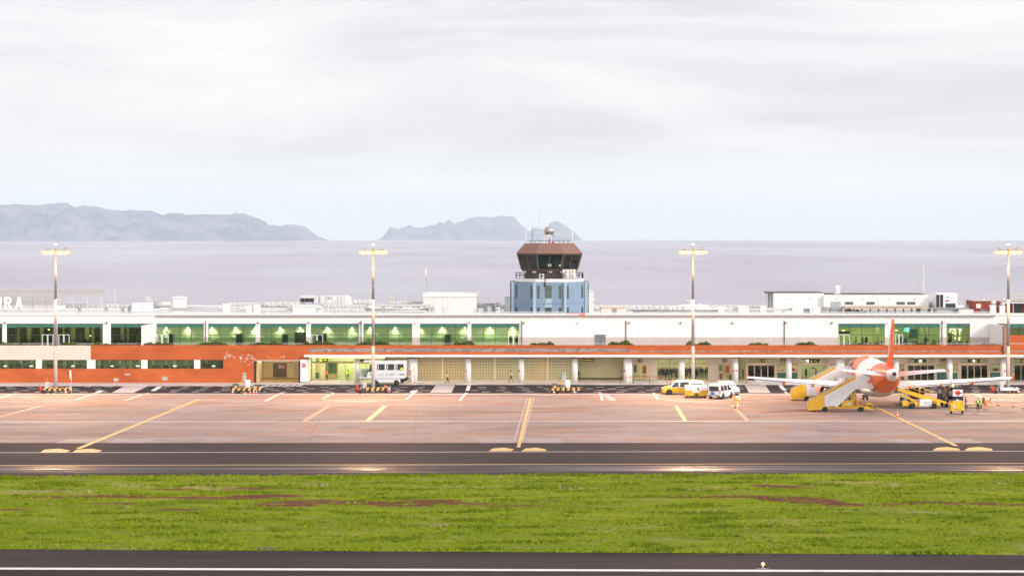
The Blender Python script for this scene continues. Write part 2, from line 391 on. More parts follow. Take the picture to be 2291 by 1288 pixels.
def concrete(t, b, g, noise, rng, mix, mth):
    a = mix(rng(noise(.06, (.5, 1, 1), 6, .62), .36, .64), (.27,.208,.185), (.355,.285,.255))
    a = mix(rng(noise(.16, (.55, 1, 1), 8, .68, .8), .50, .62, 0, .85), a, (.42,.19,.095))      # ochre rust and soil stains
    a = mix(rng(noise(.13, (.5, 1.1, 1), 8, .72, .6), .51, .64, 0, .75), a, (.15,.10,.08))    # oil and wear
    a = mix(rng(noise(.2, (.35, 1, 1), 8, .75), .52, .66, 0, .6), a, (.46,.42,.39))
    a = mix(rng(noise(7, detail=3), .3, .7, 0, .3), a, (.23,.19,.165))
    sx = nd(t, 'ShaderNodeSeparateXYZ'); t.links.new(g.outputs['Position'], sx.inputs[0])
    def joint(sock, pitch, wdt, off=0):
        m = mth('ABSOLUTE', mth('SUBTRACT', mth('FRACT', mth('MULTIPLY', mth('ADD', sock, off+1000.0*pitch), 1/pitch)), .5))
        return mth('GREATER_THAN', m, .5-wdt/pitch/2)
    sk = mth('ADD', sx.outputs['X'], mth('MULTIPLY', sx.outputs['Y'], .03))
    j = mth('MAXIMUM', joint(sk, 11.5, .10, 3), joint(sx.outputs['Y'], 9.3, .14, 2))
    a = mix(mth('MULTIPLY', j, .30), a, (.08,.065,.06))
    # slabs differ a little in tone
    wn = nd(t, 'ShaderNodeTexWhiteNoise', noise_dimensions='2D'); cb = nd(t, 'ShaderNodeCombineXYZ')
    t.links.new(mth('FLOOR', mth('MULTIPLY', mth('ADD', sk, 11503-5.75), 1/11.5)), cb.inputs[0]); t.links.new(mth('FLOOR', mth('MULTIPLY', mth('ADD', sx.outputs['Y'], 9302-4.65), 1/9.3)), cb.inputs[1])
    t.links.new(cb.outputs[0], wn.inputs['Vector'])
    a = mix(rng(wn.outputs['Value'], 0, 1, 0, .38), a, (.22,.18,.16))
    t.links.new(a, b.inputs['Base Color']); b.inputs['Specular IOR Level'].default_value = .2; t.links.new(rng(noise(.3, (.3,1,1)), .3, .7, .7, .95), b.inputs['Roughness'])
    bp = nd(t, 'ShaderNodeBump', inp={'Strength': .2, 'Distance': .02}); t.links.new(noise(6), bp.inputs['Height']); t.links.new(bp.outputs[0], b.inputs['Normal'])
m_road = ground_mat('road_asphalt', asphalt((.022,.016,.016), (.034,.025,.025), 1))
m_taxi = ground_mat('taxiway_asphalt', asphalt((.021,.016,.017), (.040,.030,.029), 2, .6, 1))
m_run = ground_mat('runway_asphalt', asphalt((.024,.0175,.018), (.038,.029,.029), 3, .8))
m_conc = ground_mat('apron_concrete', concrete)
def yy(py): return G(CX, py).y
XL, XR = -150, 150
def band(name, ya, yb, z, m, skew_near=0, skew_far=0):     # ya = far row, yb = near row
    a, b = yy(ya), yy(yb)
    return gz(name, [(XL, b, 0), (XR, b, 0), (XR, a, 0), (XL, a, 0)], z, m)
band('service_road', 857, 881.5, 0, m_road)
band('apron', 881.5, 990, 0, m_conc)
pA, pB = G(0, 1066), G(2291, 1059)           # taxiway runs very slightly askew to the apron
sl = (pB.y-pA.y)/(pB.x-pA.x)
def ty(x): return pA.y + sl*(x-pA.x)
gz('taxiway', [(XL, ty(XL)-.3, 0), (XR, ty(XR)-.3, 0), (XR, yy(990), 0), (XL, yy(990), 0)], 0, m_taxi)
rA, rB = G(0, 1228), G(2291, 1241); rsl = (rB.y-rA.y)/(rB.x-rA.x)
def ry(x): return rA.y + rsl*(x-rA.x)
gz('runway', [(XL, 40, 0), (XR, 40, 0), (XR, ry(XR)+.3, 0), (XL, ry(XL)+.3, 0)], 0, m_run)
# pavement in front of the terminal, a real kerb step
def paving(t, b, g, noise, rng, mix, mth):
    a = mix(rng(noise(.5, (.3, 2.2, 1), 6, .7, 1.2), .42, .58), (.68,.58,.54), (.38,.31,.28))
    a = mix(rng(noise(3), .4, .7, 0, .3), a, (.6,.55,.52)); t.links.new(a, b.inputs['Base Color']); b.inputs['Roughness'].default_value = .45
m_pave = ground_mat('paving', paving)
mb = MB(); mb.box(XL, XR, yy(860.5), 361.9, -.04, .12); struct(mb, 'pavement', m_pave)
mb = MB(); mb.box(XL, G(568,862).x, yy(863.5), yy(860.5)-.003, -.04, .12); struct(mb, 'pavement', m_pave)
mb = MB(); mb.box(XL, XR, yy(882.4), yy(881.2), .004, .05); struct(mb, 'kerb', ground_mat('kerb_stone', paving))
# ---- painted lines
def paint_mat(name, col, wear=.35):
    def f(t, b, g, noise, rng, mix, mth):
        a = mix(rng(noise(1.6, (.5,1,1), 8, .8), .46, .66, 0, wear), col, (.2,.16,.14)); t.links.new(a, b.inputs['Base Color']); b.inputs['Roughness'].default_value = .6
    return ground_mat(name, f)
pw = paint_mat('line_white', (.72,.70,.68), .5); pw2 = paint_mat('line_white_faded', (.46,.41,.39), .8); py_ = paint_mat('line_yellow', (.66,.44,.13), .75); pyf = paint_mat('line_yellow_faded', (.48,.29,.14), .8); prd = paint_mat('line_red', (.55,.16,.12), .4)
class Lines(MB):
    def seg(s, a, b, w, z=.006, m=0):            # a, b in photo pixels; w in metres across the line
        A, B = G(*a), G(*b); d = (B-A); d.z = 0; d.normalize(); n = Vector((-d.y, d.x, 0))*w/2
        s.quad((*(A-n)[:2], z), (*(B-n)[:2], z), (*(B+n)[:2], z), (*(A+n)[:2], z), m)
    def pl(s, pts, w, z=.006, m=0):
        for k, (a, b) in enumerate(zip(pts[:-1], pts[1:])): s.seg(a, b, w, z + .0015*(k % 2), m)
    def pp(s, pts, z=.006, m=0): s.poly([(*G(*p)[:2], z) for p in pts][::-1], m)
PM = [pw, py_, pyf, prd, pw2]
ln = Lines()
ln.seg((-60, 943.2), (2351, 941), .5, .006, 0)
for a, b, w, m in (((175,1003),(445,893),.60,1), ((1160,1000),(1187,890),.36,1), ((2140,997),(1950,905),.48,1), ((-60,948),(95,907),.5,2), ((678,943),(735,908),.6,2), ((820,943),(862,907),.62,1), ((1512,907),(1533,941),.5,1), ((1637,905),(1673,941),.5,2)):
    ln.seg(a, b, w, .010, m)
for dx in (-9, 9): ln.seg((1160+dx,985),(1187+dx*.8,890), .14, .006, 4)
for pts, w, m in (([(-20,895),(38,879)], .3, 0), ([(-30,896),(56,899),(170,894),(222,876)], .28, 0), ([(277,896),(333,878)], .3, 0), ([(592,897),(633,878)], .34, 0), ([(586,897),(626,878)], .3, 3),
    ([(721,892),(747,878)], .3, 0), ([(721,893),(811,898),(909,893),(929,876)], .28, 0), ([(1028,896),(1043,878)], .34, 0), ([(1034,897),(1048,879)], .3, 3), ([(1348,896),(1342,878)], .34, 0), ([(1342,896),(1337,879)], .3, 3),
    ([(1462,878),(1472,893)], .34, 0), ([(1470,893),(1560,898),(1656,893),(1640,877)], .28, 0), ([(1756,876),(1782,893)], .3, 0), ([(2175,880),(2216,894),(2291,898)], .28, 0), ([(2330,897),(2216,894)], .28, 0),
    ([(-40,912),(180,905),(600,897)], .3, 2), ([(592,898),(700,904),(790,909),(900,904),(1032,896)], .3, 2), ([(1346,898),(1450,904),(1560,910),(1700,903),(1780,898)], .3, 2), ([(2160,899),(2230,905),(2310,907)], .3, 2),
    ([(1352,880),(1372,896)], .9, 4), ([(1035,880),(1340,880)], .12, 4)):
    ln.pl(pts, w, .006, m)
for x0, x1 in ((0,180),(240,420),(700,800),(820,860),(1480,1640),(1700,1790),(2160,2291)):
    ln.seg((x0, 926.8), (x1, 926.6), .14, .006, 2)
# arrow heads
ln.pp([(222,873),(232,873),(224,878),(212,878)], .0095, 0); ln.pp([(921,873),(936,872.5),(930,878),(916,878)], .0095, 0)
# taxiway
ln.seg((-60, 1012), (2351, 1008.5), .32, .006, 0); ln.seg((-60, 1040.5), (2351, 1035.8), .42, .006, 1)
for c in (122, 1122, 2117):                        # pairs of pentagons either side of each lead-in line
    for a in ((0, -33, 32), (1, 0, 0)):
        pass
for x0, x1 in ((90,155),(162,226),(1093,1150),(1166,1222),(2086,2148),(2157,2221)):
    ytop = 1003 if x0 < 1000 else 1000.5 if x0 < 2000 else 999
    xm = (x0+x1)/2; lean = (CX-xm)*.012
    ln.pp([(x0, ytop+8), (x1-6*(xm < CX), ytop+8), (x1+lean*.2, ytop+4), (xm+lean*.4+6, ytop), (x0+10, ytop+2)], .006, 1)
for x0, x1 in ((112,200),(228,320),(1068,1150),(1180,1262),(2012,2098),(2124,2212)):   # four thin bars each
    for k in range(4):
        sk = (CX-(x0+x1)/2)*.009*(4-k)
        ln.seg((x0+sk+2*k, 982+k*2.6), (x1+sk-(k % 2)*4, 982+k*2.6), .48, .006, 4)
# road: lane dashes
rnd = random.Random(3)
for row, (yp, ln_, gap, off) in enumerate(((865.5,17,27,5),(869,17,31,0),(873.2,20,36,14),(876.2,16,34,8))):
    x = -80+off
    while x < 2360:
        if not any(a < x < b for a, b in ((235,345),(945,1030),(1655,1735))): ln.seg((x, yp), (x+ln_*(.8+.4*rnd.random()), yp), .45, .006, 0)
        x += ln_+gap
ln.seg((-60, 879.3), (2351, 879.3), .4, .006, 4); ln.seg((1230, 871), (1400, 871.4), .12, .006, 0); ln.seg((1350, 870.6), (1480, 871.2), .14, .006, 0)
for q in ([(277,863.9),(331,863.9),(298,878.2),(250,878.2)], [(975,861.2),(1018,861.2),(1010,878.2),(962,878.2)], [(1666,861.2),(1712,861.2),(1724,878.2),(1676,878.2)]):
    ln.pp(q, .009, 4)
    for k in range(5):
        y0 = q[0][1] + (878.2-q[0][1])*(k+.25)/5.; f = (y0-q[0][1])/(878.2-q[0][1])
        ln.seg((q[0][0]+(q[3][0]-q[0][0])*f, y0), (q[1][0]+(q[2][0]-q[1][0])*f, y0), .32, .013, 0)
for q in ([(352,864.2),(363,864.2),(348,874),(337,874)], [(1046,861.4),(1053.5,861.4),(1050,873.5),(1041.5,873.5)], [(1741,861.4),(1750,861.4),(1760,873.5),(1752,873.5)]): ln.pp(q, .009, 0)
for k in range(8):                                 # zebra outside the vehicle gateway
    x = 560+k*14.6; ln.pp([(x+9,860.9),(x+17,860.9),(x+8,863.8),(x-3,863.8)] if x > 575 else [(x+9,864),(x+17,864),(x+12,866.5),(x+3,866.5)], .009, 0)
# yellow lettering worn to dashes beside the stand lines, and stop bars
for cx_, n in ((470,3),(1240,3),(2000,2)):
    for rw in range(n):
        for k in range(9):
            x = cx_+rw*8-25+k*9.5+rnd.random()*3; w = 3+rnd.random()*4
            if rnd.random() < .85: ln.seg((x, 890+rw*3.6), (x+w, 890+rw*3.6), .2, .006, 1 if rnd.random() < .6 else 2)
ln.seg((1163, 891), (1205, 891), .2, .013, 1); ln.seg((1163, 894.5), (1205, 894.5), .2, .013, 1)
for x0, x1, y0 in ((1042,1080,887),(282,345,890)):
    ln.seg((x0+5, y0), (x1, y0), .16, .006, 4); ln.seg((x0, y0+4.5), (x1-5, y0+4.5), .16, .006, 4); ln.seg((x0+8, y0+2.2), (x1-8, y0+2.2), .35, .006, 2)
for x0, x1, y0, w in ((2010,2070,917,.5),(2040,2085,922,.5),(2205,2232,905,.4)): ln.seg((x0, y0), (x1, y0), w, .006, 2)
# runway edge line
ln.seg((-60, 1270.6), (2351, 1277.6), .92, .006, 0)
struct(ln, 'road_marking', PM)
# light streaks on the taxiway are wet patches; a dark gully cover in the grass edge
mb = MB(); a = G(570,1230); b_ = G(628,1226); mb.box(a.x, b_.x, a.y+.05, a.y+1.1, .0, .10); mb.box(a.x+.25, b_.x-.25, a.y+.3, a.y+.85, .10, .104, 1)
solo(mb, 'drain_cover', [mat('drain_stone', (.09,.08,.07), .9), dark], 'rectangular dark drain cover at the lower edge of the grass', 'drain')
# ---- grass strip: an undulating turf sheet plus tufts
from mathutils import noise as mn
def dirtness(x, y):
    v = 0
    for (px, py, rx, ry_) in ((110,1113,95,2.6),(230,1112,120,3.5),(330,1115,70,4),(470,1117,130,4),(600,1112,110,5),(640,1131,95,5),(700,1124,120,5),(820,1126,130,7),(900,1131,90,5),(960,1124,90,4),(1040,1128,120,4),(1130,1134,80,2),(1200,1122,60,1.5),(560,1096,70,3),(380,1097,50,2),(1530,1113,60,2),(1640,1113,110,3),(1750,1118,75,6.5),(1830,1124,70,8),(1900,1131,60,3.5),(2010,1130,60,3),(2080,1125,60,3),(2180,1128,90,2.6),(2260,1131,60,2.2),(1700,1088,30,2.5),(1760,1091,70,3),(2100,1063,25,1.5),(410,1212,20,1.8),(405,1143,60,2.5),(20,1142,60,2.5),(250,1128,60,2)):
        c = G(px, py); ex = (x-c.x)/(rx/F*c.y); ey = (y-c.y)/(ry_*c.y*c.y/(F*CH))
        v = max(v, 1.15-(ex*ex+ey*ey)**.5)
    return v*1.3 - .06 + min(1, max(0, v)*3)*.5*mn.fractal(Vector((x*.45, y*.28, 1.7)), .8, 2.1, 5)
def strawness(x, y):
    v = 0
    for (px, py, rx, ry_) in ((110,1102,130,5),(300,1090,90,4),(420,1094,90,5),(530,1095,100,6),(30,1105,60,4),(700,1087,60,3),(2010,1087,120,6),(1950,1082,100,4),(1560,1097,50,6),(1610,1092,40,5),(2240,1084,60,3),(1300,1095,90,3),(1000,1093,120,3),(2100,1150,150,2),(1600,1145,120,2)):
        c = G(px, py); ex = (x-c.x)/(rx/F*c.y); ey = (y-c.y)/(ry_*c.y*c.y/(F*CH))
        v = max(v, 1-(ex*ex+ey*ey)**.5)
    return v + .5*mn.fractal(Vector((x*.2+9, y*.3, 5.7)), .8, 2.1, 4)
gx = np.linspace(-110, 110, 460); mb = MB(); NY = 130; col = []
for x in gx:
    for j in range(NY+1):
        y = ry(x) + (ty(x)-ry(x))*j/NY
        z = .02 + .10*mn.fractal(Vector((x*.12, y*.35, 0)), .9, 2, 4) + .06
        e = min(j, NY-j)/5.; z = z*min(1, e)+.015
        mb.v.append((x, y, z)); d = dirtness(x, y); s_ = strawness(x, y)
        col.append((min(1, max(0, (d-.06)*3.2)), min(1, max(0, (s_-.02)*2.0)), 0, 1))
for i in range(len(gx)-1):
    for j in range(NY):
        q = i*(NY+1)+j; mb.face((q, q+NY+1, q+NY+2, q+1), 0, True)
def turf(t, b, g, noise, rng, mix, mth):
    va = nd(t, 'ShaderNodeVertexColor', layer_name='cover'); sc = nd(t, 'ShaderNodeSeparateColor'); t.links.new(va.outputs[0], sc.inputs[0])
    a = mix(rng(noise(.13, (.35, 1, 1), 5, .6), .38, .62), (.150,.20,.003), (.240,.285,.005))
    a = mix(rng(noise(.5, (.22, 1, 1), 8, .75, .4), .45, .7), a, (.09,.15,.004))
    a = mix(rng(noise(1.2, (.16, 1.6, 1), 8, .8, .3), .54, .76, 0, .8), a, (.22,.27,.02))
    sy = nd(t, 'ShaderNodeSeparateXYZ'); t.links.new(g.outputs['Position'], sy.inputs[0])
    a = mix(mth('MULTIPLY', rng(sy.outputs['Y'], 200, 172, 0, .6), rng(noise(.25, (.3,1,1)), .35, .6)), a, (.115,.185,.006))
    a = mix(mth('MULTIPLY', sc.outputs[1], rng(noise(1.5, (.3, 1, 1)), .35, .6)), a, (.30,.26,.10))
    a = mix(mth('MULTIPLY', sc.outputs[0], rng(noise(1.3, (.3, 1, 1), 8, .8), .36, .50)), a, (.13,.036,.024))
    t.links.new(a, b.inputs['Base Color']); b.inputs['Roughness'].default_value = .95; b.inputs['Specular IOR Level'].default_value = .1
    bp = nd(t, 'ShaderNodeBump', inp={'Strength': 1.0, 'Distance': .16}); t.links.new(noise(2.5, (.35,1,1), 8, .8), bp.inputs['Height']); t.links.new(bp.outputs[0], b.inputs['Normal'])
go = mb.build('grass_strip', ground_mat('turf', turf), kind='structure')
at = go.data.color_attributes.new('cover', 'FLOAT_COLOR', 'POINT'); at.data.foreach_set('color', np.array(col, dtype=np.float32).ravel())
# tufts
rs = np.random.RandomState(5); NT = 120000
tv = []; tf = []; tm = []
for k in range(NT):
    x = rs.uniform(-66, 66); f = rs.uniform(0, 1); y = ry(x) + (ty(x)-ry(x))*f
    if abs(x)*F/y > 1650: continue
    d = dirtness(x, y); 
    if d > .22 and rs.rand() < .9: continue
    s_ = strawness(x, y); dens = mn.fractal(Vector((x*.16, y*.45, 8)), .9, 2, 4)
    if rs.rand() > .6 + .5*dens: continue
    tall = 1 + 1.2*max(0, dens)
    mi = 3 if s_ > .45 and rs.rand() < .6 else (0 if dens > .3 else 1 if rs.rand() < .6 else 2)
    h = (.05 + .13*rs.rand())*tall*(1.6 if mi == 3 and rs.rand() < .1 else 1); w = .05+.13*rs.rand()
    for q in range(3):
        a = rs.uniform(0, math.pi); dx, dy = math.cos(a)*w, math.sin(a)*w*.6; i = len(tv)
        ox, oy = rs.uniform(-.15, .15), rs.uniform(-.15, .15); lx, ly = rs.uniform(-.12, .12), rs.uniform(-.1, .1)
        tv += [(x+ox-dx, y+oy-dy, .03), (x+ox+dx, y+oy+dy, .03), (x+ox+lx, y+oy+ly, .05+h)]; tf.append((i, i+1, i+2)); tm.append(mi)
me = bpy.data.meshes.new('grass'); me.from_pydata(tv, [], tf)
def leafmat(name, c, c2):
    def f(t, b, g, noise, rng, mix, mth):
        t.links.new(mix(rng(noise(1.1), .35, .65), c, c2), b.inputs['Base Color']); b.inputs['Roughness'].default_value = .8; b.inputs['Specular IOR Level'].default_value = .15
    return ground_mat(name, f)
GM = [leafmat('grass_dark', (.105,.155,.003), (.165,.215,.004)), leafmat('grass_mid', (.17,.22,.003), (.235,.275,.005)), leafmat('grass_pale', (.16,.23,.006), (.22,.28,.015)), leafmat('grass_straw', (.28,.25,.09), (.4,.34,.16))]
for m in GM: me.materials.append(m)
me.polygons.foreach_set('material_index', tm); o = bpy.data.objects.new('grass', me); S.collection.objects.link(o); o['kind'] = 'stuff'; tag(o, 'bright green tufted grass with dry straw patches covering the strip', 'grass')
# ---- haze: the sea air that pales the islands; their rock colour is blued as well
mb = MB(); mb.box(-46000, 46000, -2000, 46500, -230, 520)
hm = bpy.data.materials.new('sea_air'); hm.use_nodes = True; t = hm.node_tree; t.nodes.clear()
pv = nd(t, 'ShaderNodeVolumePrincipled', inp={'Density': 3.8e-5}); pv.inputs['Color'].default_value = (.81,.94,1,1)
oo = nd(t, 'ShaderNodeOutputMaterial'); t.links.new(pv.outputs[0], oo.inputs['Volume'])
hz_ = mb.build('haze', hm, kind='stuff'); hz_['label'] = 'thin pale blue sea haze over the water and far islands'
# ================================================================ TERMINAL
DF, DC, DB, DU = 350.6, 351.3, 357.0, 362.0     # parapet front, column line, ground-floor glass line, upper-floor wall
T = thing('terminal_building', 'long two-storey airport terminal with orange parapet, white upper wall and green glass bays', 'airport terminal', (0, DF, 0))
SPLIT = {'lower_wall','pier','render_patch','gateway_frame','gateway_wall','wall_panel','notice','cream_wall','gate_wall','interior_wall','interior_furniture','interior_column','lounge_furniture','lit_display','wall_base','upper_wall','lounge_back_wall','office_lamp','ceiling_lamp','soffit_lamp','corridor_lamp','gateway_lamp','expansion_joint','wall_joint','flaked_paint','stone_band','office_interior','office_furniture','interior_floor','entrance_screen','gate_header','rear_wall','parapet','grass_reflection','yellow_wall'}
def part(mb, name, mats, par=None, **k):
    if name in SPLIT:
        r = split_build(mb, name, mats, par or T, True, **k); return r[0]
    return mb.build(name, mats, par or T, world=True, **k)
def orange_f(t, b, g, noise, rng, mix, mth):
    a = mix(rng(noise(.18, (1,1,2.5), 6, .65), .35, .65), (.42,.085,.018), (.56,.128,.030))
    a = mix(rng(noise(.45, (.5,1,2.2), 7, .75, .6), .60, .78, 0, .6), a, (.28,.05,.014))
    a = mix(rng(noise(1.2, (.6,1,.5), 6, .7), .62, .8, 0, .3), a, (.75,.34,.2))
    t.links.new(a, b.inputs['Base Color']); b.inputs['Roughness'].default_value = .9
    bp = nd(t, 'ShaderNodeBump', inp={'Strength': .25, 'Distance': .02}); t.links.new(noise(6), bp.inputs['Height']); t.links.new(bp.outputs[0], b.inputs['Normal'])
m_or = ground_mat('orange_render', orange_f)
def stone_f(t, b, g, noise, rng, mix, mth):
    br = nd(t, 'ShaderNodeTexBrick', inp={'Scale': 1.0, 'Brick Width': .62, 'Row Height': .31, 'Mortar Size': .012}); br.inputs['Color1'].default_value = (.22,.16,.14,1); br.inputs['Color2'].default_value = (.42,.33,.29,1); br.inputs['Mortar'].default_value = (.12,.08,.07,1)
    sx = nd(t, 'ShaderNodeSeparateXYZ'); t.links.new(g.outputs['Position'], sx.inputs[0]); cb = nd(t, 'ShaderNodeCombineXYZ'); t.links.new(sx.outputs['X'], cb.inputs[0]); t.links.new(sx.outputs['Z'], cb.inputs[1]); t.links.new(cb.outputs[0], br.inputs['Vector'])
    a = mix(rng(noise(.7, (1,1,2), 5, .7), .4, .7, 0, .5), br.outputs['Color'], (.26,.18,.15))
    t.links.new(a, b.inputs['Base Color']); b.inputs['Roughness'].default_value = .8
m_stone = ground_mat('stone_cladding', stone_f)
def tilef(t, b, g, noise, rng, mix, mth):
    sx = nd(t, 'ShaderNodeSeparateXYZ'); t.links.new(g.outputs['Position'], sx.inputs[0]); cb = nd(t, 'ShaderNodeCombineXYZ'); t.links.new(sx.outputs['X'], cb.inputs[0]); t.links.new(sx.outputs['Z'], cb.inputs[1])
    br = nd(t, 'ShaderNodeTexBrick', inp={'Scale': 1.0, 'Brick Width': .8, 'Row Height': 1.4, 'Mortar Size': .012}); br.inputs['Color1'].default_value = (.50,.43,.39,1); br.inputs['Color2'].default_value = (.54,.47,.43,1); br.inputs['Mortar'].default_value = (.36,.30,.27,1); br.offset = 0
    t.links.new(cb.outputs[0], br.inputs['Vector']); t.links.new(mix(rng(noise(.6), .4, .7, 0, .3), br.outputs['Color'], (.44,.38,.35)), b.inputs['Base Color']); b.inputs['Roughness'].default_value = .6
m_tile = ground_mat('wall_tile', tilef)
lamp_warm = mat('lamp_warm', (.9,.85,.7), emit=(1,.86,.55), estr=9)
lamp_cool = mat('lamp_cool', (.9,.9,.85), emit=(1,.95,.8), estr=14)
room_g = mat('room_wall_pale', (.62,.60,.44), .8, var=.05, scale=.5)
room_c = mat('room_wall_cream', (.66,.55,.34), .8, var=.06, scale=.5)
room_floor = mat('room_floor', (.34,.29,.2), .25, var=.1, scale=1)
door_dk = mat('door_dark', (.03,.045,.035), .4, var=.2)
bands = [-95, 2400]
def spot(name, loc, power, ang, col=(1,.87,.6), tgt=(0,0,-1), r=.08, par=None, blend=.7):
    l = bpy.data.lights.new(name, 'SPOT'); l.energy = power; l.spot_size = R(ang); l.spot_blend = blend; l.color = col; l.shadow_soft_size = r
    o = bpy.data.objects.new(name, l); S.collection.objects.link(o); o.location = loc; o.rotation_euler = Vector(tgt).to_track_quat('-Z', 'Y').to_euler(); return o
def area(name, loc, power, sx, sy, col=(1,.88,.62), tgt=(0,0,-1)):
    l = bpy.data.lights.new(name, 'AREA'); l.shape = 'RECTANGLE'; l.size = sx; l.size_y = sy; l.energy = power; l.color = col
    o = bpy.data.objects.new(name, l); S.collection.objects.link(o); o.location = loc; o.rotation_euler = Vector(tgt).to_track_quat('-Z', 'Y').to_euler(); return o

# --- ground-floor front: orange wall with window strips, left part ---------------------------------
EDGE = 568
strips = [(-90,-12),(-8,80),(93.5,194.5),(213.5,316),(330,434),(448,499)]
mb = MB(); cur = -130
mb.pbox(203, 772, EDGE, 804.6, DF, .5); mb.pbox(-130, 824.3, EDGE, 856.4, DF, .5); mb.pbox(EDGE-.01, 772, 690, 805.5, DF, .5); mb.pbox(499, 804.6, EDGE, 824.3, DF, .5)
part(mb, 'lower_wall', m_or)
mb = MB(); mb.pbox(-130, 772.6, 203, 804.6, DF-.004, .5); part(mb, 'cream_panel', cream)
mb = MB()
for a, b in [(-12,-8),(80,93.5),(194.5,213.5),(316,330),(434,448)]: mb.pbox(a, 804.6, b, 824.3, DF-.01, .45)
part(mb, 'pier', white)
mb = MB()                                   # patched scars where render has come off
for q in ([(278,835.5),(291,835),(292,838),(284,839.6),(279,838)], [(254,846),(263,845.4),(267,848),(262,853),(254,852)], [(363,842),(370,840.8),(375,843),(375,850),(368,850.5),(361,848)]):
    mb.poly([P(x, y, DF-.006) for x, y in q][::-1])
part(mb, 'render_patch', mat('bare_plaster', (.46,.42,.38), .9, var=.2, scale=3))
mb = MB(); rnd = random.Random(9)
for k in range(46):                          # flaked white scars near the gateway
    cx_, cy_ = (513+rnd.gauss(0,8), 796+rnd.gauss(0,3.4)) if k % 2 else (560+rnd.gauss(0,9), 801+rnd.gauss(0,4.5))
    if k % 9 == 0: cx_, cy_ = 600+rnd.random()*40, 797+rnd.random()*4
    w = 1+rnd.random()*3.2; h = .5+rnd.random()*1.0
    if cx_ > 566 and cy_ > 804: continue
    mb.poly([P(cx_-w, cy_, DF-.006), P(cx_-w*.2, cy_+h, DF-.006), P(cx_+w, cy_+h*.3, DF-.006), P(cx_+w*.5, cy_-h, DF-.006)][::1])
part(mb, 'flaked_paint', mat('flake_white', (.72,.66,.6), .9))
for a, b in strips:
    n = 6 if b-a > 60 else 3
    mb = MB(); fr = .5
    mb.pbox(a, 804.6, b, 805.5, DF+.1, .12); mb.pbox(a, 823.4, b, 824.3, DF+.1, .12)
    for k in range(n+1):
        x = a+(b-a)*k/n; mb.pbox(max(a, x-.5), 805.5, min(b, x+.5), 823.4, DF+.1, .12)
    wdw = part(mb, 'window', brownf)
    mb = MB(); mb.pbox(a, 805, b, 824, DF+.15, .02); part(mb, 'pane', gl_green, wdw)
# room behind the strips: floor, back wall, desks and lit lamps
mb = MB(); mb.box(X(-130,DF), X(560,DF), DF+.52, DF+9, .05, .2); mb.box(X(-130,DF), X(560,DF), DF+.52, DF+9, 3.9, 4.1); mb.box(X(-130,DF), X(560,DF), DF+9, DF+9.2, .2, 3.9)
rnd = random.Random(4)
for k in range(26):
    x = -90+k*25+rnd.random()*10
    if x < 540: mb.pbox(x, 803, x+2.5+rnd.random()*4, 840, DF+3+rnd.random()*4, .4)
part(mb, 'office_interior', mat('office_interior', (.38,.40,.30), .8, var=.3, scale=.8))
mb = MB()
for k in range(44):
    x = -100+k*14.5+rnd.random()*8; w = 4+rnd.random()*9; y = 812+rnd.random()*6
    if x+w < 555: mb.pbox(x, y, x+w, 826, DF+1.5+rnd.random()*4, .8)
part(mb, 'office_furniture', mat('office_furniture', (.10,.11,.085), .6, var=.5, scale=1.2))
mb = MB()
for x in (12,70,163,250,308,391,478,-45): mb.ell(P(x, 818.4, DF+1.2), .28, .2, .07, n=10, k=6)
part(mb, 'office_lamp', mat('desk_lamp', (.9,.9,.7), emit=(1,1,.62), estr=3.2))
for x in (12,70,163,250,308,391,478): spot('office_light', P(x, 817.6, DF+1.2), 26, 150, (.95,1,.6), (0,.25,-1))

# --- parapet with stone band and the canopy edge -----------------------------------------------------
mb = MB(); mb.pbox(690, 772, 2400, 778.6, DF, .5); mb.pbox(690, 787.2, 2400, 793.8, DF, .5); mb.pbox(1405, 778.6, 2400, 783.6, DF, .5); mb.pbox(682, 772, 690, 793.8, DF-.002, .5)
part(mb, 'parapet', m_or)
mb = MB(); mb.pbox(690, 778.6, 1405, 787.2, DF+.03, .4); mb.pbox(1405, 783.6, 2400, 787.2, DF+.03, .4)
part(mb, 'stone_band', m_stone)
mb = MB(); mb.box(X(680,DF-.7), X(2400,DF-.7), DF-.7, DF+.02, Z(798.6,DF-.7), Z(793.6,DF-.7))
mb.box(X(690,DB), X(2400,DB), DF+.02, DB+.1, Z(798.6,DF-.7)+.02, Z(798.6,DF-.7)+.3)
part(mb, 'canopy', white)
mb = MB()
for x in (690, 950, 1262, 1405, 1716, 1972, 2103, 2244): mb.pbox(x, 774, x+.5, 793, DF-.004, .01)
part(mb, 'expansion_joint', brownf)
mb = MB(); mb.pbox(2246, 729, 2253, 800, DF-.35, .9); part(mb, 'corner_pier', mat('corner_pier', (.34,.2,.14), .8, var=.15))
# terrace slab
mb = MB(); mb.box(X(-130,DF), X(2400,DF), DF+.5, DU, 4.3, 4.75); part(mb, 'terrace_floor', plinth)
mb = MB()
zr = Z(768.2, DF+1.2)
mb.tube((X(-100,DF), DF+1.2, zr), (X(2400,DF), DF+1.2, zr), .04, n=6)
for k in range(84): x = X(-90+k*30, DF); mb.tube((x, DF+1.2, 4.7), (x, DF+1.2, zr), .025, n=5)
part(mb, 'terrace_rail', ltgrey)
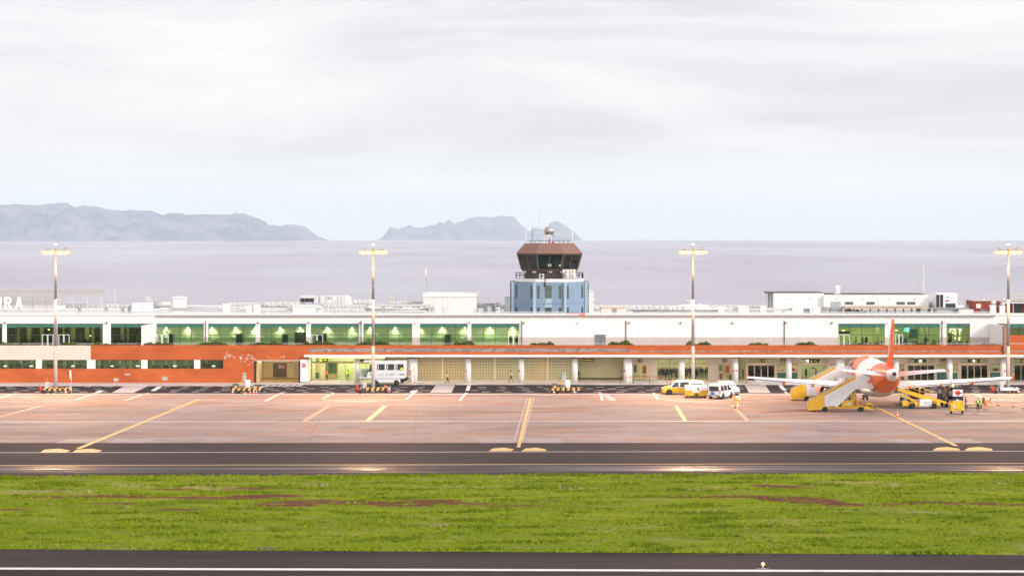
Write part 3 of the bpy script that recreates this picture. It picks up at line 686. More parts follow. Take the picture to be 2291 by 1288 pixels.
# --- gateway in the orange wall ------------------------------------------------------------------------
mb = MB()
mb.pbox(EDGE, 805.5, 672, 807, DF-.05, .5, 1); mb.pbox(568.5, 807, 573, 856.2, DF-.05, .6, 0); mb.pbox(668, 807, 672, 856.2, DF-.05, .6, 0)
part(mb, 'gateway_frame', [dark, ltgrey])
g0, g1 = X(573, DF), X(668, DF)
mb = MB(); mb.box(g0-.3, g0, DF+.5, DF+10.5, .14, 4.1); mb.box(g1, g1+.3, DF+.5, DF+10.5, .14, 4.1); mb.box(g0, g1, DF+10.5, DF+10.8, .14, 4.1); mb.box(g0-.3, g1+.3, DF+.5, DF+10.8, 4.1, 4.3)
part(mb, 'gateway_wall', room_c)
mb = MB(); mb.box(g0, g1, DF+.05, DF+10.5, .125, .14); part(mb, 'gateway_floor', mat('gateway_floor', (.30,.2,.08), .5, var=.15))
db = DF+10.5
mb = MB(); mb.pbox(611, 812, 641, 843, db-.08, .08); dd = part(mb, 'door', mat('gateway_door', (.14,.10,.07), .5))
mb = MB(); mb.pbox(625.7, 812, 626.2, 843, db-.09, .012); part(mb, 'seam', dark, dd)
mb = MB(); mb.pbox(623, 815.5, 629.5, 824, db-.10, .02, 0); mb.pbox(631, 817, 638, 823.5, db-.10, .02, 1); part(mb, 'notice', [mat('notice_blue', (.5,.5,.6)), mat('notice_red', (.6,.25,.2))], dd)
mb = MB(); mb.pbox(658, 813, 667, 838, db-.05, .05, 0); mb.pbox(650, 808, 653, 812, db-.05, .05, 1); mb.pbox(581, 811.5, 585, 815, db-.05, .05, 1); part(mb, 'wall_panel', [plinth, red])
area('gateway_light', (X(620,DF+5), DF+5, 4.0), 120, 5, 5, (1,.84,.52))
mb = MB()
for dx in (-2, 2): mb.box(X(620,DF+5)+dx-.1, X(620,DF+5)+dx+.1, DF+3, DF+7, 4.03, 4.1)
part(mb, 'gateway_lamp', lamp_warm)
mb = MB(); mb.pbox(672, 804, 688, 854, DF-.3, 6.9, 0); part(mb, 'white_pier', white)
# --- ground-floor set-back wall under the canopy ----------------------------------------------------------
ZT = Z(800.2, DB)
zt_px = 801.5
mb = MB()
segs = [(1290,1396,'cream'),(1396,1417.5,'c'),(1447,1470,'c'),(1584,1607,'c'),(1638,1652,'c')]
for a, b, _ in segs[1:]: mb.pbox(a, 799, b, 851.6, DB, .3)
mb.pbox(1417.5, 799, 1447, 812.8, DB, .3); mb.pbox(1607, 799, 1638, 813.3, DB, .3); mb.pbox(1470, 799, 1584, 801.8, DB, .3)
part(mb, 'cream_wall', cream)
mb = MB(); mb.pbox(1293, 799, 1396, 845, DB+2, .3); mb.pbox(1290, 799, 1293, 852, DB-1, 3); part(mb, 'yellow_wall', mat('yellow_wall', (.72,.68,.44), .8, var=.06, scale=.4))
mb = MB(); mb.pbox(1293, 845, 1396, 846, DB+1.95, .1); part(mb, 'skirting', dark)
# breeze-block screens
def breeze(t, b, g, noise, rng, mix, mth):
    sx = nd(t, 'ShaderNodeSeparateXYZ'); t.links.new(g.outputs['Position'], sx.inputs[0])
    fx = mth('ABSOLUTE', mth('SUBTRACT', mth('FRACT', mth('MULTIPLY', mth('ADD', sx.outputs['X'], 500), 1/.235)), .5)); fz = mth('ABSOLUTE', mth('SUBTRACT', mth('FRACT', mth('MULTIPLY', mth('ADD', sx.outputs['Z'], 50), 1/.235)), .5))
    hole = mth('MULTIPLY', mth('LESS_THAN', fx, .33), mth('LESS_THAN', fz, .33))
    wm = rng(noise(.25, (1,1,.2), 3), .45, .65)
    a = mix(hole, mix(wm, (.70,.66,.46), (.78,.64,.40)), mix(wm, (.15,.12,.07), (.36,.20,.08)))
    t.links.new(a, b.inputs['Base Color']); b.inputs['Roughness'].default_value = .4
m_bre = ground_mat('breeze_block', breeze)
for a, m_, b in ((865,None,914),(934,990,1040),(1054,1107.5,1160),(1173,1225.7,1279.5)):
    mb = MB()                                   # flat block slab; the shade in its holes is painted by the material
    mb.pbox(a, 800, b, 849, DB+.12, .15, 0)
    scr = part(mb, 'block_screen', m_bre)
    mb = MB()
    x = X(a, DB); x1 = X(b, DB)
    for q in ([m_] if m_ else []): mb.pbox(q-1.6, 799, q+1.6, 851, DB-.05, .17)
    mb.pbox(a, 810.8, (m_-1.6 if m_ else b), 812, DB-.03, .14); mb.pbox(a, 848.6, b, 849.8, DB-.03, .14)
    if m_: mb.pbox(m_+1.6, 810.8, b, 812, DB-.03, .14)
    part(mb, 'screen_frame', white, scr)
mb = MB(); mb.pbox(865, 849.8, 1290, 851.8, DB, .3); part(mb, 'screen_base', plinth)
# columns
for i, (a, b) in enumerate([(793,804.8),(913.6,934.2),(1040.3,1054),(1159.8,1173),(1279,1292.6),(1395.2,1414.6),(1518,1532),(1639,1652),(1758.8,1771.8),(1870,1890),(1999,2012),(2119,2132),(2238.7,2251.5),(2358,2371)]):
    mb = MB(); w = b-a; r = 6.6/F*DC
    c0 = X(a, DC)+r; c1 = X(b, DC)-r
    if w > 16:
        for c in (c0, c1): mb.tube((c, DC+.3, .1), (c, DC+.3, ZT+.2), r, n=20)
        mb.box(c0, c1, DC+.3-r+.02, DC+.3+r-.02, .1, ZT+.2)
    else: mb.tube(((c0+c1)/2, DC+.3, .1), ((c0+c1)/2, DC+.3, ZT+.2), (X(b,DC)-X(a,DC))/2, n=24)
    part(mb, 'column', white)
# glazed bays
def glazed(a, b, y0, y1, nx, ys=(), d=DB, frame=brownf, gl=gl_clear, w=.5, name='window', dep=.1):
    mb = MB()
    mb.pbox(a, y0, b, y0+w, d, dep); mb.pbox(a, y1-w, b, y1, d, dep)
    for k in range(nx+1):
        x = a+(b-a)*k/nx; mb.pbox(max(a, x-w/2), y0+w, min(b, x+w/2), y1-w, d, dep)
    for y in ys:
        for k in range(nx): mb.pbox(a+(b-a)*k/nx+w/2*(1 if k else 2), y-w/2, a+(b-a)*(k+1)/nx-w/2, y+w/2, d+.002, dep-.004)
    wd = part(mb, name, frame)
    mb = MB(); mb.pbox(a+.2, y0+.2, b-.2, y1-.2, d+dep/2-.01, .02); part(mb, 'pane', gl, wd); return wd
beigeF = mat('beige_frame', (.50,.42,.30), .5, var=.05)
# departure lounge window with the crowd
glazed(1470, 1584, 801.8, 851.4, 4, (813,), frame=dark, gl=gl_clear, w=.9)
for a, b in ((1417.5,1447),(1607,1638)): glazed(a, b, 813, 851.6, 2, frame=white, w=.7, name='door')
glazed(1652, 1668, 802.5, 851, 2, (812, 817), frame=beigeF, w=1.1, name='door')
mb = MB(); mb.pbox(1668, 800, 1671.5, 851.5, DB-.15, .4)
for q in (1671.5+119.2*k for k in range(6)):
    mb.pbox(q, 799, q+63, 802.6, DB, .3); mb.pbox(q, 811.4, q+63, 815.4, DB, .3); mb.pbox(q+63, 799, q+65, 851.6, DB, .3); mb.pbox(q-4 if q > 1680 else q-.01, 802.6, q+1.5, 851.6, DB, .3); mb.pbox(q+61.5, 802.6, q+63, 811.4, DB, .3); mb.pbox(q+61.5, 815.4, q+63, 851.6, DB, .3)
    mb.pbox(q+65, 799, q+115.2, 814.5, DB+.05, .3); mb.pbox(q+65, 829.5, q+115.2, 833, DB, .3); mb.pbox(q+65, 850, q+115.2, 851.6, DB, .3); mb.pbox(q+65, 814.5, q+67, 850, DB, .3); mb.pbox(q+113, 814.5, q+115.2, 850, DB, .3)
part(mb, 'gate_wall', mat('gate_wall', (.70,.58,.46), .7, var=.07, scale=.6))
for i, q in enumerate(1671.5+119.2*k for k in range(6)):
    glazed(q+1.5, q+61.5, 802.8, 811.2, 2, frame=dark, w=.9)
    glazed(q+1.5, q+61.5, 815.4, 851.4, 4, frame=beigeF, gl=gl_dark if i != 1 else gl_green, w=2.2, name='sliding_door')
    glazed(q+67, q+113, 814.7, 829.5, 2, frame=brownf, gl=gl_clear, w=.8)
    mb = MB(); mb.pbox(q+67, 833, q+113, 850, DB+.04, .1); part(mb, 'teal_panel', mat('teal_panel', (.05,.17,.13), .25, var=.1))
    mb = MB(); mb.pbox(q+25.5, 821, q+32.5, 824.6, DB-.04, .03); part(mb, 'door_notice', mat('door_notice', (.12,.07,.10), .5))
# the lit glass entrance, set in a splayed porch
mb = MB(); mb.pbox(688, 799, 696, 852, DB-.2, .25); part(mb, 'porch_wall', mat('porch_wall', (.55,.50,.2), .8))
glazed(697, 792, 802.5, 808.6, 3, frame=dark, gl=gl_green, w=.9)
glazed(698, 728, 811, 851, 2, frame=beigeF, w=1.2, name='door'); glazed(755, 791, 811, 851, 2, frame=beigeF, gl=gl_green, w=1.6, name='door')
glazed(804, 865, 802.5, 808.6, 2, frame=dark, gl=gl_dark, w=.9); glazed(804, 865, 811, 851, 4, frame=beigeF, gl=gl_green, w=1.6, name='door')
mb = MB(); mb.pbox(728, 811, 755, 851, DB+1.4, .15); mb.pbox(697, 808.6, 865, 811, DB, .2); part(mb, 'entrance_screen', mat('entrance_screen', (.60,.47,.25), .6, var=.1, scale=2))
# rooms behind
mb = MB()
for a, b, dep in ((697,866,7),(1396,1656,9),(1656,2400,8)):
    mb.box(X(a,DB), X(b,DB), DB+dep, DB+dep+.2, .12, 4.2); mb.box(X(a,DB)-.1, X(a,DB)+.05, DB+.35, DB+dep, .12, 4.2); mb.box(X(b,DB)-.25, X(b,DB)-.15, DB+.35, DB+dep, .12, 4.2)
part(mb, 'interior_wall', mat('lounge_wall', (.60,.55,.38), .8, var=.2, scale=.35))
mb = MB()
for a, b, dep in ((697,866,7),(1396,1656,9),(1656,2400,8)):
    mb.box(X(a,DB), X(b,DB), DB+.3, DB+dep, .125, .14); mb.box(X(a,DB), X(b,DB), DB+.31, DB+dep, 4.2, 4.3, 1)
part(mb, 'interior_floor', [room_floor, mat('ceiling_tile', (.5,.5,.42), .8)])
mb = MB(); rnd = random.Random(12)
for a, b, n in ((700,860,4),(1420,1640,8),(1660,2380,22)):
    for k in range(n):
        x = a+(b-a)*(k+.5)/n; xx = X(x, DB+3); mb.box(xx-.7, xx+.7, DB+1.6+(k % 2)*2.5, DB+1.8+(k % 2)*2.5, 4.12, 4.2)
part(mb, 'ceiling_lamp', lamp_cool)
for a, b, p_ in ((700,862,700),(1415,1500,260),(1500,1640,320),(1676,1740,60),(1790,1850,170),(1900,1990,60),(2030,2110,90),(2140,2240,80),(2260,2380,70)):
    area('lounge_light', (X((a+b)/2,DB+3.5), DB+3.5, 4.1), p_, X(b,DB)-X(a,DB), 4, (1,.92,.60))
# things inside the lounges: counters, display stands, posters
mb = MB(); rnd = random.Random(31)
for k in range(40):
    x = 1660+k*17.5+rnd.random()*9; w = 3+rnd.random()*8; y = 821+rnd.random()*12; mb.pbox(x, y, x+w, 850.5, DB+2+rnd.random()*5, .5, rnd.randrange(3))
for x0, x1, y0, y1, d_ in ((706,715,833,851,3),(735,752,812,835,1.2),(808,830,826,851,3),(845,860,830,851,2),(1418,1424,816,832,2.2),(1438,1446,818,835,3),(1608,1617,817,830,4),(1620,1632,818,834,5),(1610,1616,836,850,2),(1632,1637,838,849,1)):
    mb.pbox(x0, y0, x1, y1, DB+d_, .3, rnd.randrange(3))
part(mb, 'interior_furniture', [mat('furn_dark', (.05,.05,.04)), mat('furn_red', (.42,.06,.05)), mat('furn_green', (.10,.2,.08))])
# downlights in the canopy soffit (lit)
for x in (710, 760, 830, 890, 960, 1015, 1080, 1135, 1200, 1255, 1345, 1480, 1560, 1700, 1820, 1940, 2060, 2180):
    spot('canopy_light', (X(x,DF+3.4), DF+3.4, Z(798.6,DF-.7)-.05), 190, 150, (1,.92,.52) if x < 1400 else (1,.86,.6), (0,.12,-1), .15)
mb = MB()
for x in (710, 760, 830, 890, 960, 1015, 1080, 1135, 1200, 1255, 1345, 1480, 1560, 1700, 1820, 1940, 2060, 2180): mb.tube((X(x,DF+3.4), DF+3.4, Z(798.6,DF-.7)-.03), (X(x,DF+3.4), DF+3.4, Z(798.6,DF-.7)+.02), .13, n=10)
part(mb, 'soffit_lamp', lamp_warm)

# --- upper floor ------------------------------------------------------------------------------------------
U0 = 723.6; U1 = 771.6
bays = [(-115,5,4,'l'),(15,120.5,4,'l'),(128.5,230,4,'l'),(248,342,3,'l'),(350,455.5,4,'g'),(466,571.6,4,'g'),(582,685,4,'g'),(695.5,803,4,'g'),(813,922,4,'g'),(939.5,1046,4,'g'),(1054.5,1162,4,'g'),(1875.5,1979.6,4,'r'),(2000.5,2102.6,4,'r'),(2117.8,2170,2,'r')]
ZW = Z(706.5, DU)
mb = MB(); mt = MB()
def solid(a, b):
    mb.pbox(a, 706.5, b, 754, DU, .35); mb.pbox(a, 754, b, 754.01, DU, .35)
    mt.pbox(a, 753.9, b, 775, DU-.012, .36)
cur = -130
mb.pbox(-130, 706.5, 2400, U0, DU, .35)
for a, b, n, k in bays:
    mb.pbox(cur, U0, a, 753.9, DU, .35)
    (mt if k != 'l' else mb).pbox(cur, 753.9, a, 775, DU-(.012 if k != 'l' else 0), .36)
    cur = b
mb.pbox(cur, U0, 2232, 753.9, DU, .35); mt.pbox(cur, 753.9, 2232, 775, DU-.012, .36)
part(mb, 'upper_wall', wall_white); part(mt, 'wall_base', m_tile)
mb = MB(); mb.pbox(2256, 749.5, 2400, 775, DU-5, .3); part(mb, 'orange_panel', m_or)
mb = MB(); mb.pbox(2246, 708, 2400, 724, DU-5, .35); part(mb, 'upper_wall', wall_white)
# roof edge: white capping over a grey gutter line
mb = MB(); mb.box(X(-130,DU), X(2400,DU), DU-.25, DU+.4, Z(704.6,DU-.25), Z(700.4,DU-.25)); part(mb, 'roof_capping', white)
mb = MB(); mb.box(X(350,DU), X(2226,DU), DU-.40, DU+.1, Z(707.6,DU-.4), Z(704.7,DU-.4)); part(mb, 'gutter', mat('gutter_grey', (.30,.28,.27), .6, var=.1))
mb = MB(); zr_ = Z(702.5, DU); mb.box(X(-130,DU), X(2400,DU), DU+.4, 394, zr_-.7, zr_-.35); part(mb, 'roof', mat('roof_membrane', (.55,.55,.55), .8, var=.1, dirt=.3))
mb = MB(); mb.box(X(-130,DU), X(2400,DU), 393.6, 394, -5, zr_+.3); mb.box(X(-130,DU), X(-129,DU), DU, 393.6, 0, zr_); mb.box(X(2399,DU), X(2400,DU), DU, 393.6, 0, zr_); part(mb, 'rear_wall', wall_white)
# fins dividing the terrace
mb = MB(); 
def fin(xa, xb, name='fin_wall'):
    m_ = MB(); m_.prism([(DF+.3, 4.3), (DU, 4.3), (DU, Z(723.5,DU)), (DF+.3, Z(728.5,DF+.3))], xa, xb, 'x', 0); part(m_, name, wall_white)
fin(X(316,DF+.3), X(316,DF+.3)+.3); fin(X(2251,DF+.3)-.3, X(2251,DF+.3))
def bay(a, b, n, kind, d=DU, y0=U0, y1=U1+2):
    mb = MB(); w = .9
    mb.pbox(a, y0, b, y0+w, d+.04, .14); mb.pbox(a, y1-w, b, y1, d+.04, .14)
    for k in range(n+1):
        x = a+(b-a)*k/n; mb.pbox(max(a, x-w/2), y0+w, min(b, x+w/2), y1-w, d+.04, .14)
    for k in range(n): mb.pbox(a+(b-a)*k/n+w/2*(1 if k else 2), 748.6, a+(b-a)*(k+1)/n-w/2*(1 if k < n-1 else 2), 749.5, d+.045, .13)
    wd = part(mb, 'window', brownf)
    mb = MB(); mb.pbox(a+.3, y0+8.6, b-.3, y1-.3, d+.1, .02); part(mb, 'pane', gl_green if kind != 'l' else gl_lounge, wd)
    mb = MB(); mb.pbox(a+.3, y0+.3, b-.3, y0+8.6, d+.1, .02); part(mb, 'blind', gl_teal, wd)
gl_lounge = glass('lounge_glass', (.60,.72,.56), f=1.45)
for a, b, n, k in bays: bay(a, b, n, k)
bay(2256, 2330, 3, 'r', DU-5, 724, 749.5)
# corridor rooms
mb = MB()
mb.box(X(350,DU), X(1165,DU), DU+5.0, DU+5.2, 4.3, 9.4); mb.box(X(349,DU), X(350,DU), DU+.36, DU+5, 4.3, 9.4); mb.box(X(1165,DU), X(1166,DU), DU+.36, DU+5, 4.3, 9.4)
for x in (460,576.5,690,808,930,1050): mb.pbox(x-4.5, 724, x+4.5, 774, DU+.4, .1)
part(mb, 'corridor_wall', mat('corridor_wall', (.64,.65,.50), .8, var=.05, scale=.5))
mb = MB(); mb.box(X(-130,DU), X(2400,DU), DU+.35, DU+9, 4.3, 4.6, 0); mb.box(X(-130,DU), X(2400,DU), DU+.36, DU+9, 8.42, 8.6, 1); part(mb, 'upper_floor', [room_floor, mat('upper_ceiling', (.45,.47,.36), .8)])
mb = MB(); mb.pbox(352, 755.5, 1163, 756.6, DU+4.9, .06); mb.pbox(352, 760, 1163, 760.8, DU+4.9, .06); part(mb, 'grass_reflection', mat('grass_reflection_green', (.12,.3,.06), .4))  # green strips painting the grass reflected low in the panes
for a, b, y in ((378,387,747),(528,542,747),(630.5,644,747),(660,685,743),(706,730,746),(995,1008,747)):
    mb = MB(); mb.pbox(a, y, b, 776, DU+4.6, .35); part(mb, 'corridor_door', door_dk)
scal = [420,474,527,571,627,671,732,788,828,884,938,990,1040,1096,1147,372]
for x in scal: spot('corridor_light', P(x, 733.5, DU+4.55), 120, 120, (1,.97,.66), (0,.42,-1), .05, blend=.9)
mb = MB()
for x in scal: q = P(x, 733.2, DU+4.6); mb.tube(q, q+Vector((0,0,.1)), .12, n=8)
part(mb, 'corridor_lamp', lamp_warm)
for a, b in ((352,570),(580,800),(815,1045),(1050,1162)):
    area('corridor_fill', (X((a+b)/2,DU+2.2), DU+2.2, 8.3), 150, X(b,DU)-X(a,DU)-1, 2, (1,.98,.74))
# left lounge (dark) and right cafe (bright)
mb = MB(); mb.box(X(-130,DU), X(349,DU), DU+9, DU+9.2, 4.3, 9.4); mb.box(X(1870,DU), X(2400,DU), DU+8, DU+8.2, 4.3, 9.4, 1); mb.box(X(1869,DU), X(1870,DU), DU+.36, DU+8, 4.3, 9.4, 1)
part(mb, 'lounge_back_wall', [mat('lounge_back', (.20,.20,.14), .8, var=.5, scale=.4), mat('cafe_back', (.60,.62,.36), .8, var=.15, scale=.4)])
mb = MB()
for x, w in ((38,6),(60,9),(90,6),(140,4),(158,11),(190,10),(205,5),(224,6),(270,7),(284,5),(305,8)): mb.pbox(x, 730, x+w, 774, DU+5+(x % 3), .6)
for x, w in ((1960,8),(2060,5),(2071,5),(2140,4)): mb.pbox(x, 732, x+w, 774, DU+5, .6)
part(mb, 'interior_column', mat('interior_column', (.5,.46,.28), .8))
mb = MB(); rnd = random.Random(77)
for k in range(60):
    x = -100+k*7.2+rnd.random()*5; y = 757+rnd.random()*9
    if x < 340: mb.pbox(x, y, x+2+rnd.random()*7, 774, DU+1+rnd.random()*5, .5, rnd.randrange(3))
for k in range(7): x = (22,75,98,178,215,255,300)[k]; mb.pbox(x, 733+k % 3*2, x+9, 748, DU+6.5, .4, 0)
for k in range(34):
    x = 1880+k*8.8+rnd.random()*5; y = 759+rnd.random()*8
    if x < 2168: mb.pbox(x, y, x+2+rnd.random()*5, 774, DU+1.5+rnd.random()*4, .5, rnd.choice((0,1,1,3)))
mb.pbox(2024, 733, 2034, 742, DU+5.8, .2, 4); mb.pbox(2036, 736, 2053, 756, DU+6, .4, 2); mb.pbox(2122, 745, 2130, 764, DU+6, .3, 1); mb.pbox(1877, 740.5, 1901, 746, DU+.5, .3, 0)
part(mb, 'lounge_furniture', [mat('lounge_dark', (.03,.035,.03)), mat('lounge_brown', (.22,.10,.05)), mat('lounge_teal', (.02,.09,.09)), mat('lounge_grey', (.2,.2,.2)), mat('lit_screen', (.1,.3,.4), emit=(.25,.75,1), estr=1.2)])
mb = MB(); rnd = random.Random(15)
for k in range(22): x = 2124+rnd.random()*24; y = 736+rnd.random()*22; mb.pbox(x, y, x+1.5+rnd.random()*3, y+1+rnd.random()*2, DU+5.6, .1)
mb.pbox(2125, 735, 2150, 737, DU+5.6, .1); mb.pbox(107, 735.6, 111.5, 738.2, DU+3, .1); mb.pbox(200, 749.5, 204.5, 752, DU+3, .1); mb.pbox(1884, 738.5, 1890, 740, DU+3, .1); mb.pbox(2003, 737.5, 2008.5, 739.4, DU+3, .1)
part(mb, 'lit_display', mat('lit_display', (.9,.8,.6), emit=(1,.85,.6), estr=2.2))
area('office_fill', (X(200,DF+4), DF+4, 3.8), 620, 36, 5, (1,.97,.7)); area('lounge_upper_light', (X(120,DU+4), DU+4, 8.3), 420, 26, 4, (1,.9,.6)); area('cafe_light', (X(1930,DU+4), DU+4, 8.3), 240, 8, 4, (1,.95,.6)); area('cafe_light', (X(2060,DU+4), DU+4, 8.3), 160, 8, 4, (.9,1,.7)); area('cafe_light', (X(2144,DU+4), DU+4, 8.3), 70, 3, 4, (1,.92,.6)); area('cafe_light', (X(2290,DU+4), DU+1, 8.3), 60, 5, 4, (1,.95,.6))
# white-framed doors in the glass, grey service door, pipes, wall lamps
for a, b in ((94,106.4),(106.8,119),(131,142.5),(143,155),(351,362),(363,376.5),(697,709),(709.5,722.5),(1136.5,1148.5),(1149,1161),(1877,1888),(1889,1901),(2003,2011),(2012,2020)):
    mb = MB(); w = 1.1; d = DU-.03
    mb.pbox(a, 748, b, 748+w, d, .1); mb.pbox(a, 748+w, a+w, 774, d, .1); mb.pbox(b-w, 748+w, b, 774, d, .1)
    part(mb, 'terrace_door', white)
mb = MB(); mb.pbox(1330.5, 748, 1355, 776, DU-.06, .12); sdv = part(mb, 'service_door', mat('service_door', (.17,.165,.175), .5))
mb = MB(); mb.pbox(1342.5, 748.6, 1343.1, 776, DU-.07, .02); part(mb, 'seam', dark, sdv)
for x in (460,808,1167.3,1400.5,1755,2107.6):
    mb = MB(); mb.tube(P(x, 717.5, DU-.12), P(x, 774, DU-.12), .065, n=6); part(mb, 'downpipe', mat('downpipe', (.10,.085,.085), .5))
for x in (10,238,345,458,576.5,689.6,805,930.5,1050,1172,1293,1407.5,1523,1639,1758.5,1861,1986.5,2111.5):
    mb = MB(); g_ = x in (930.5,1293,1986.5,345,458,2111.5); mb.pbox(x-1.7, 721, x+1.7, 724, DU-.35, .35, 0, b=.03); part(mb, 'wall_lamp', ltgrey if g_ else dark)
mb = MB()
for x in (932,1359.5,1398.5,1862,226,574): mb.pbox(x, 706.6, x+.4, 753.8, DU-.003, .004)
part(mb, 'wall_joint', mat('joint_grey', (.4,.38,.36)))
# ================================================================ CONTROL TOWER
TD = 372.0; TX = X(1229, TD)
CT = thing('control_tower', 'blue octagonal control tower with brown-roofed glass cab rising behind the terminal roof', 'control tower', (TX, TD, 0))
RZ = Z(702.5, DU) - .35
def tz(py): return Z(py, TD)
def octr(w, z, c=(0,0)):
    r = w/2/math.cos(R(22.5)); return [(c[0]+r*math.cos(R(-112.5+45*k)), c[1]+r*math.sin(R(-112.5+45*k)), z) for k in range(8)]
BW = 160*TD/F
m_blue = mat('tower_blue', (.20,.275,.375), .8, var=.07, scale=.4, bump=.1, dirt=.12)
m_blue2 = mat('tower_pale_blue', (.33,.43,.53), .8, var=.05, scale=.5, dirt=.1)
mb = MB(); mb.loft([octr(BW, 5), octr(BW, tz(629.5))], 0, False); mb.loft([octr(BW+.12, tz(676.5)-.04), octr(BW+.12, tz(676.5)+.04)], 0, False); mb.build('body', m_blue, CT)
mb = MB(); hw = BW/2; mb.box(-hw-.55, hw+.55, -1.2, 3.2, 5, tz(629)); mb.build('side_wing', m_blue, CT)
o8 = octr(BW, 0)
def on_face(k, u, out):                       # point on octagon face k (0 = facing the camera), u 0..1 along it
    a, b = Vector(o8[k]), Vector(o8[(k+1) % 8]); p = a.lerp(b, u); n = Vector(((a+b)/2)[:]).normalized(); return p + n*out
def fbox(mb, k, u0, u1, z0, z1, out, m=0, inn=.15):
    a, b, c, d = on_face(k,u0,out), on_face(k,u1,out), on_face(k,u1,-inn), on_face(k,u0,-inn)
    mb.loft([[(p.x,p.y,z0) for p in (a,b,c,d)], [(p.x,p.y,z1) for p in (a,b,c,d)]], m, False)
for k in range(8):                            # corner pilasters
    c = Vector(o8[k]); n = c.normalized(); mb = MB(); mb.box(c.x-.22+n.x*.12, c.x+.22+n.x*.12, c.y-.22+n.y*.12, c.y+.22+n.y*.12, 5, tz(630)); mb.build('pilaster', m_blue2, CT)
for k in (7, 0, 1, 6, 2, 3, 5):
    for z1, z0 in ((tz(637), tz(665)), (tz(685), RZ-.5)):
        us = ((.08,.155),(.345,.555),(.80,.88)) if k == 0 else ((.10,.18),(.80,.875))
        for u0, u1 in us:
            mb = MB(); fbox(mb, k, u0, u1, z0, z1, .035); wf = mb.build('window', brownf, CT)
            du = .01
            mb = MB(); fbox(mb, k, u0+du, u1-du, z0+.07, z1-.55, .05); fbox(mb, k, u0+du, u1-du, z1-.47, z1-.07, .05); mb.build('pane', mat('tower_glass', (.03,.07,.04), .06, var=.4, scale=.6, spec=.9), wf)
mb = MB(); fbox(mb, 0, .335, .565, tz(685)-.002, tz(665), .06); mb.build('spandrel', m_blue2, CT)
for s in (-1, 1):
    for z1, z0 in ((tz(635), tz(663)), (tz(683), RZ-.5)):
        mb = MB(); x0, x1 = s*(hw+.08), s*(hw+.5); mb.box(x0, x1, -1.26, -1.1, z0, z1); wf = mb.build('window', brownf, CT)
        mb = MB(); mb.box(x0+s*.05, x1-s*.05, -1.28, -1.2, z0+.08, z1-.08); mb.build('pane', mat('tower_glass_green', (.06,.19,.11), .08, var=.2, spec=.9), wf)
SW = 151*TD/F
mb = MB(); mb.loft([octr(SW-.3, tz(630.5)), octr(SW, tz(629)), octr(SW, tz(622.5))], 0, False); mb.build('balcony_slab', white, CT)
mb = MB(); ro = octr(SW-.15, 0)
for zz in (tz(610), tz(615.5)):
    for k in range(8):
        a, b = ro[k], ro[(k+1) % 8]; mb.tube((a[0],a[1],zz), (b[0],b[1],zz), .035, n=5)
for k in range(8):
    for q in range(5):
        a = Vector(ro[k]).lerp(Vector(ro[(k+1) % 8]), q/5); mb.tube((a.x,a.y,tz(625)), (a.x,a.y,tz(609.5)), .045 if q else .07, n=5)
mb.build('balcony_rail', brownf, CT)
# cab
w_fl, w_b, w_t, w_e, w_r = 118*TD/F, 120*TD/F, 141*TD/F, 146*TD/F, 109*TD/F
z_fl, z_b, z_t, z_e, z_r = tz(624), tz(601.5), tz(568), tz(566), tz(544.3)
mb = MB(); mb.loft([octr(w_fl-.6, z_fl-.3), octr(w_fl-.5, tz(610)), octr(w_b, tz(608)), octr(w_b+.25, z_b)], 0, False); mb.build('cab_base', mat('cab_brown', (.055,.035,.03), .5, var=.15), CT)
rb, rt = octr(w_b+.2, z_b), octr(w_t, z_t)
mb = MB()
for k in range(8):
    mb.tube(rb[k], rt[k], .17, n=6)
    for u, r in ((.5, .08),):
        mb.tube(Vector(rb[k]).lerp(Vector(rb[(k+1)%8]), u), Vector(rt[k]).lerp(Vector(rt[(k+1)%8]), u), r if k not in (7,6) else .14, n=6)
    for rr_, r in ((rb, .09), (rt, .12)): mb.tube(rr_[k], rr_[(k+1)%8], r, n=6)
mb.build('cab_frame', mat('cab_frame', (.075,.05,.042), .5, var=.15), CT)
for k in range(8):
    mb = MB(); a, b, c, d = (Vector(p) for p in (rb[k], rb[(k+1)%8], rt[(k+1)%8], rt[k])); mb.quad(a, b, c, d); mb.build('cab_glass', glass('cab_glass', (.60,.78,.80), f=1.5), CT)
mb = MB(); mb.loft([octr(w_b-.6, z_b-.02), octr(w_b-.6, z_b+.05)], 0, False)
for k in range(8):
    if k in (3,4,5): continue
    a = on_face(k, .2, 0)*.0; 
    p = Vector(octr(w_b-1.6, z_b)[k]).lerp(Vector(octr(w_b-1.6, z_b)[(k+1)%8]), .5); mb.box(p.x-1.1, p.x+1.1, p.y-.35, p.y+.35, z_b, z_b+.45)
mb.loft([octr(3.6, z_b), octr(3.6, z_t)], 0, False)  # dark core, widened to darken the middle panes
mb.build('cab_interior', mat('cab_interior', (.04,.045,.045), .5, var=.3), CT)
mb = MB(); mb.box(-.25, .25, -2.9, -2.7, z_b+.45, z_b+.8); mb.box(1.5, 1.8, -2.7, -2.6, z_b+.45, z_b+.7); mb.build('desk_lamp', mat('cab_lamp', (.6,.5,.2), emit=(1,.75,.3), estr=.8), CT)
m_roofb = mat('cab_roof_brown', (.205,.11,.082), .6, var=.06, scale=1.5, dirt=.15)
mb = MB(); mb.loft([octr(w_e-.5, z_t-.02), octr(w_e, z_e-.05), octr(w_e, z_e+.06), octr(w_r, z_r)], 0, False); mb.build('cab_roof', m_roofb, CT)
mb = MB(); rr2 = octr(w_r-.3, 0)
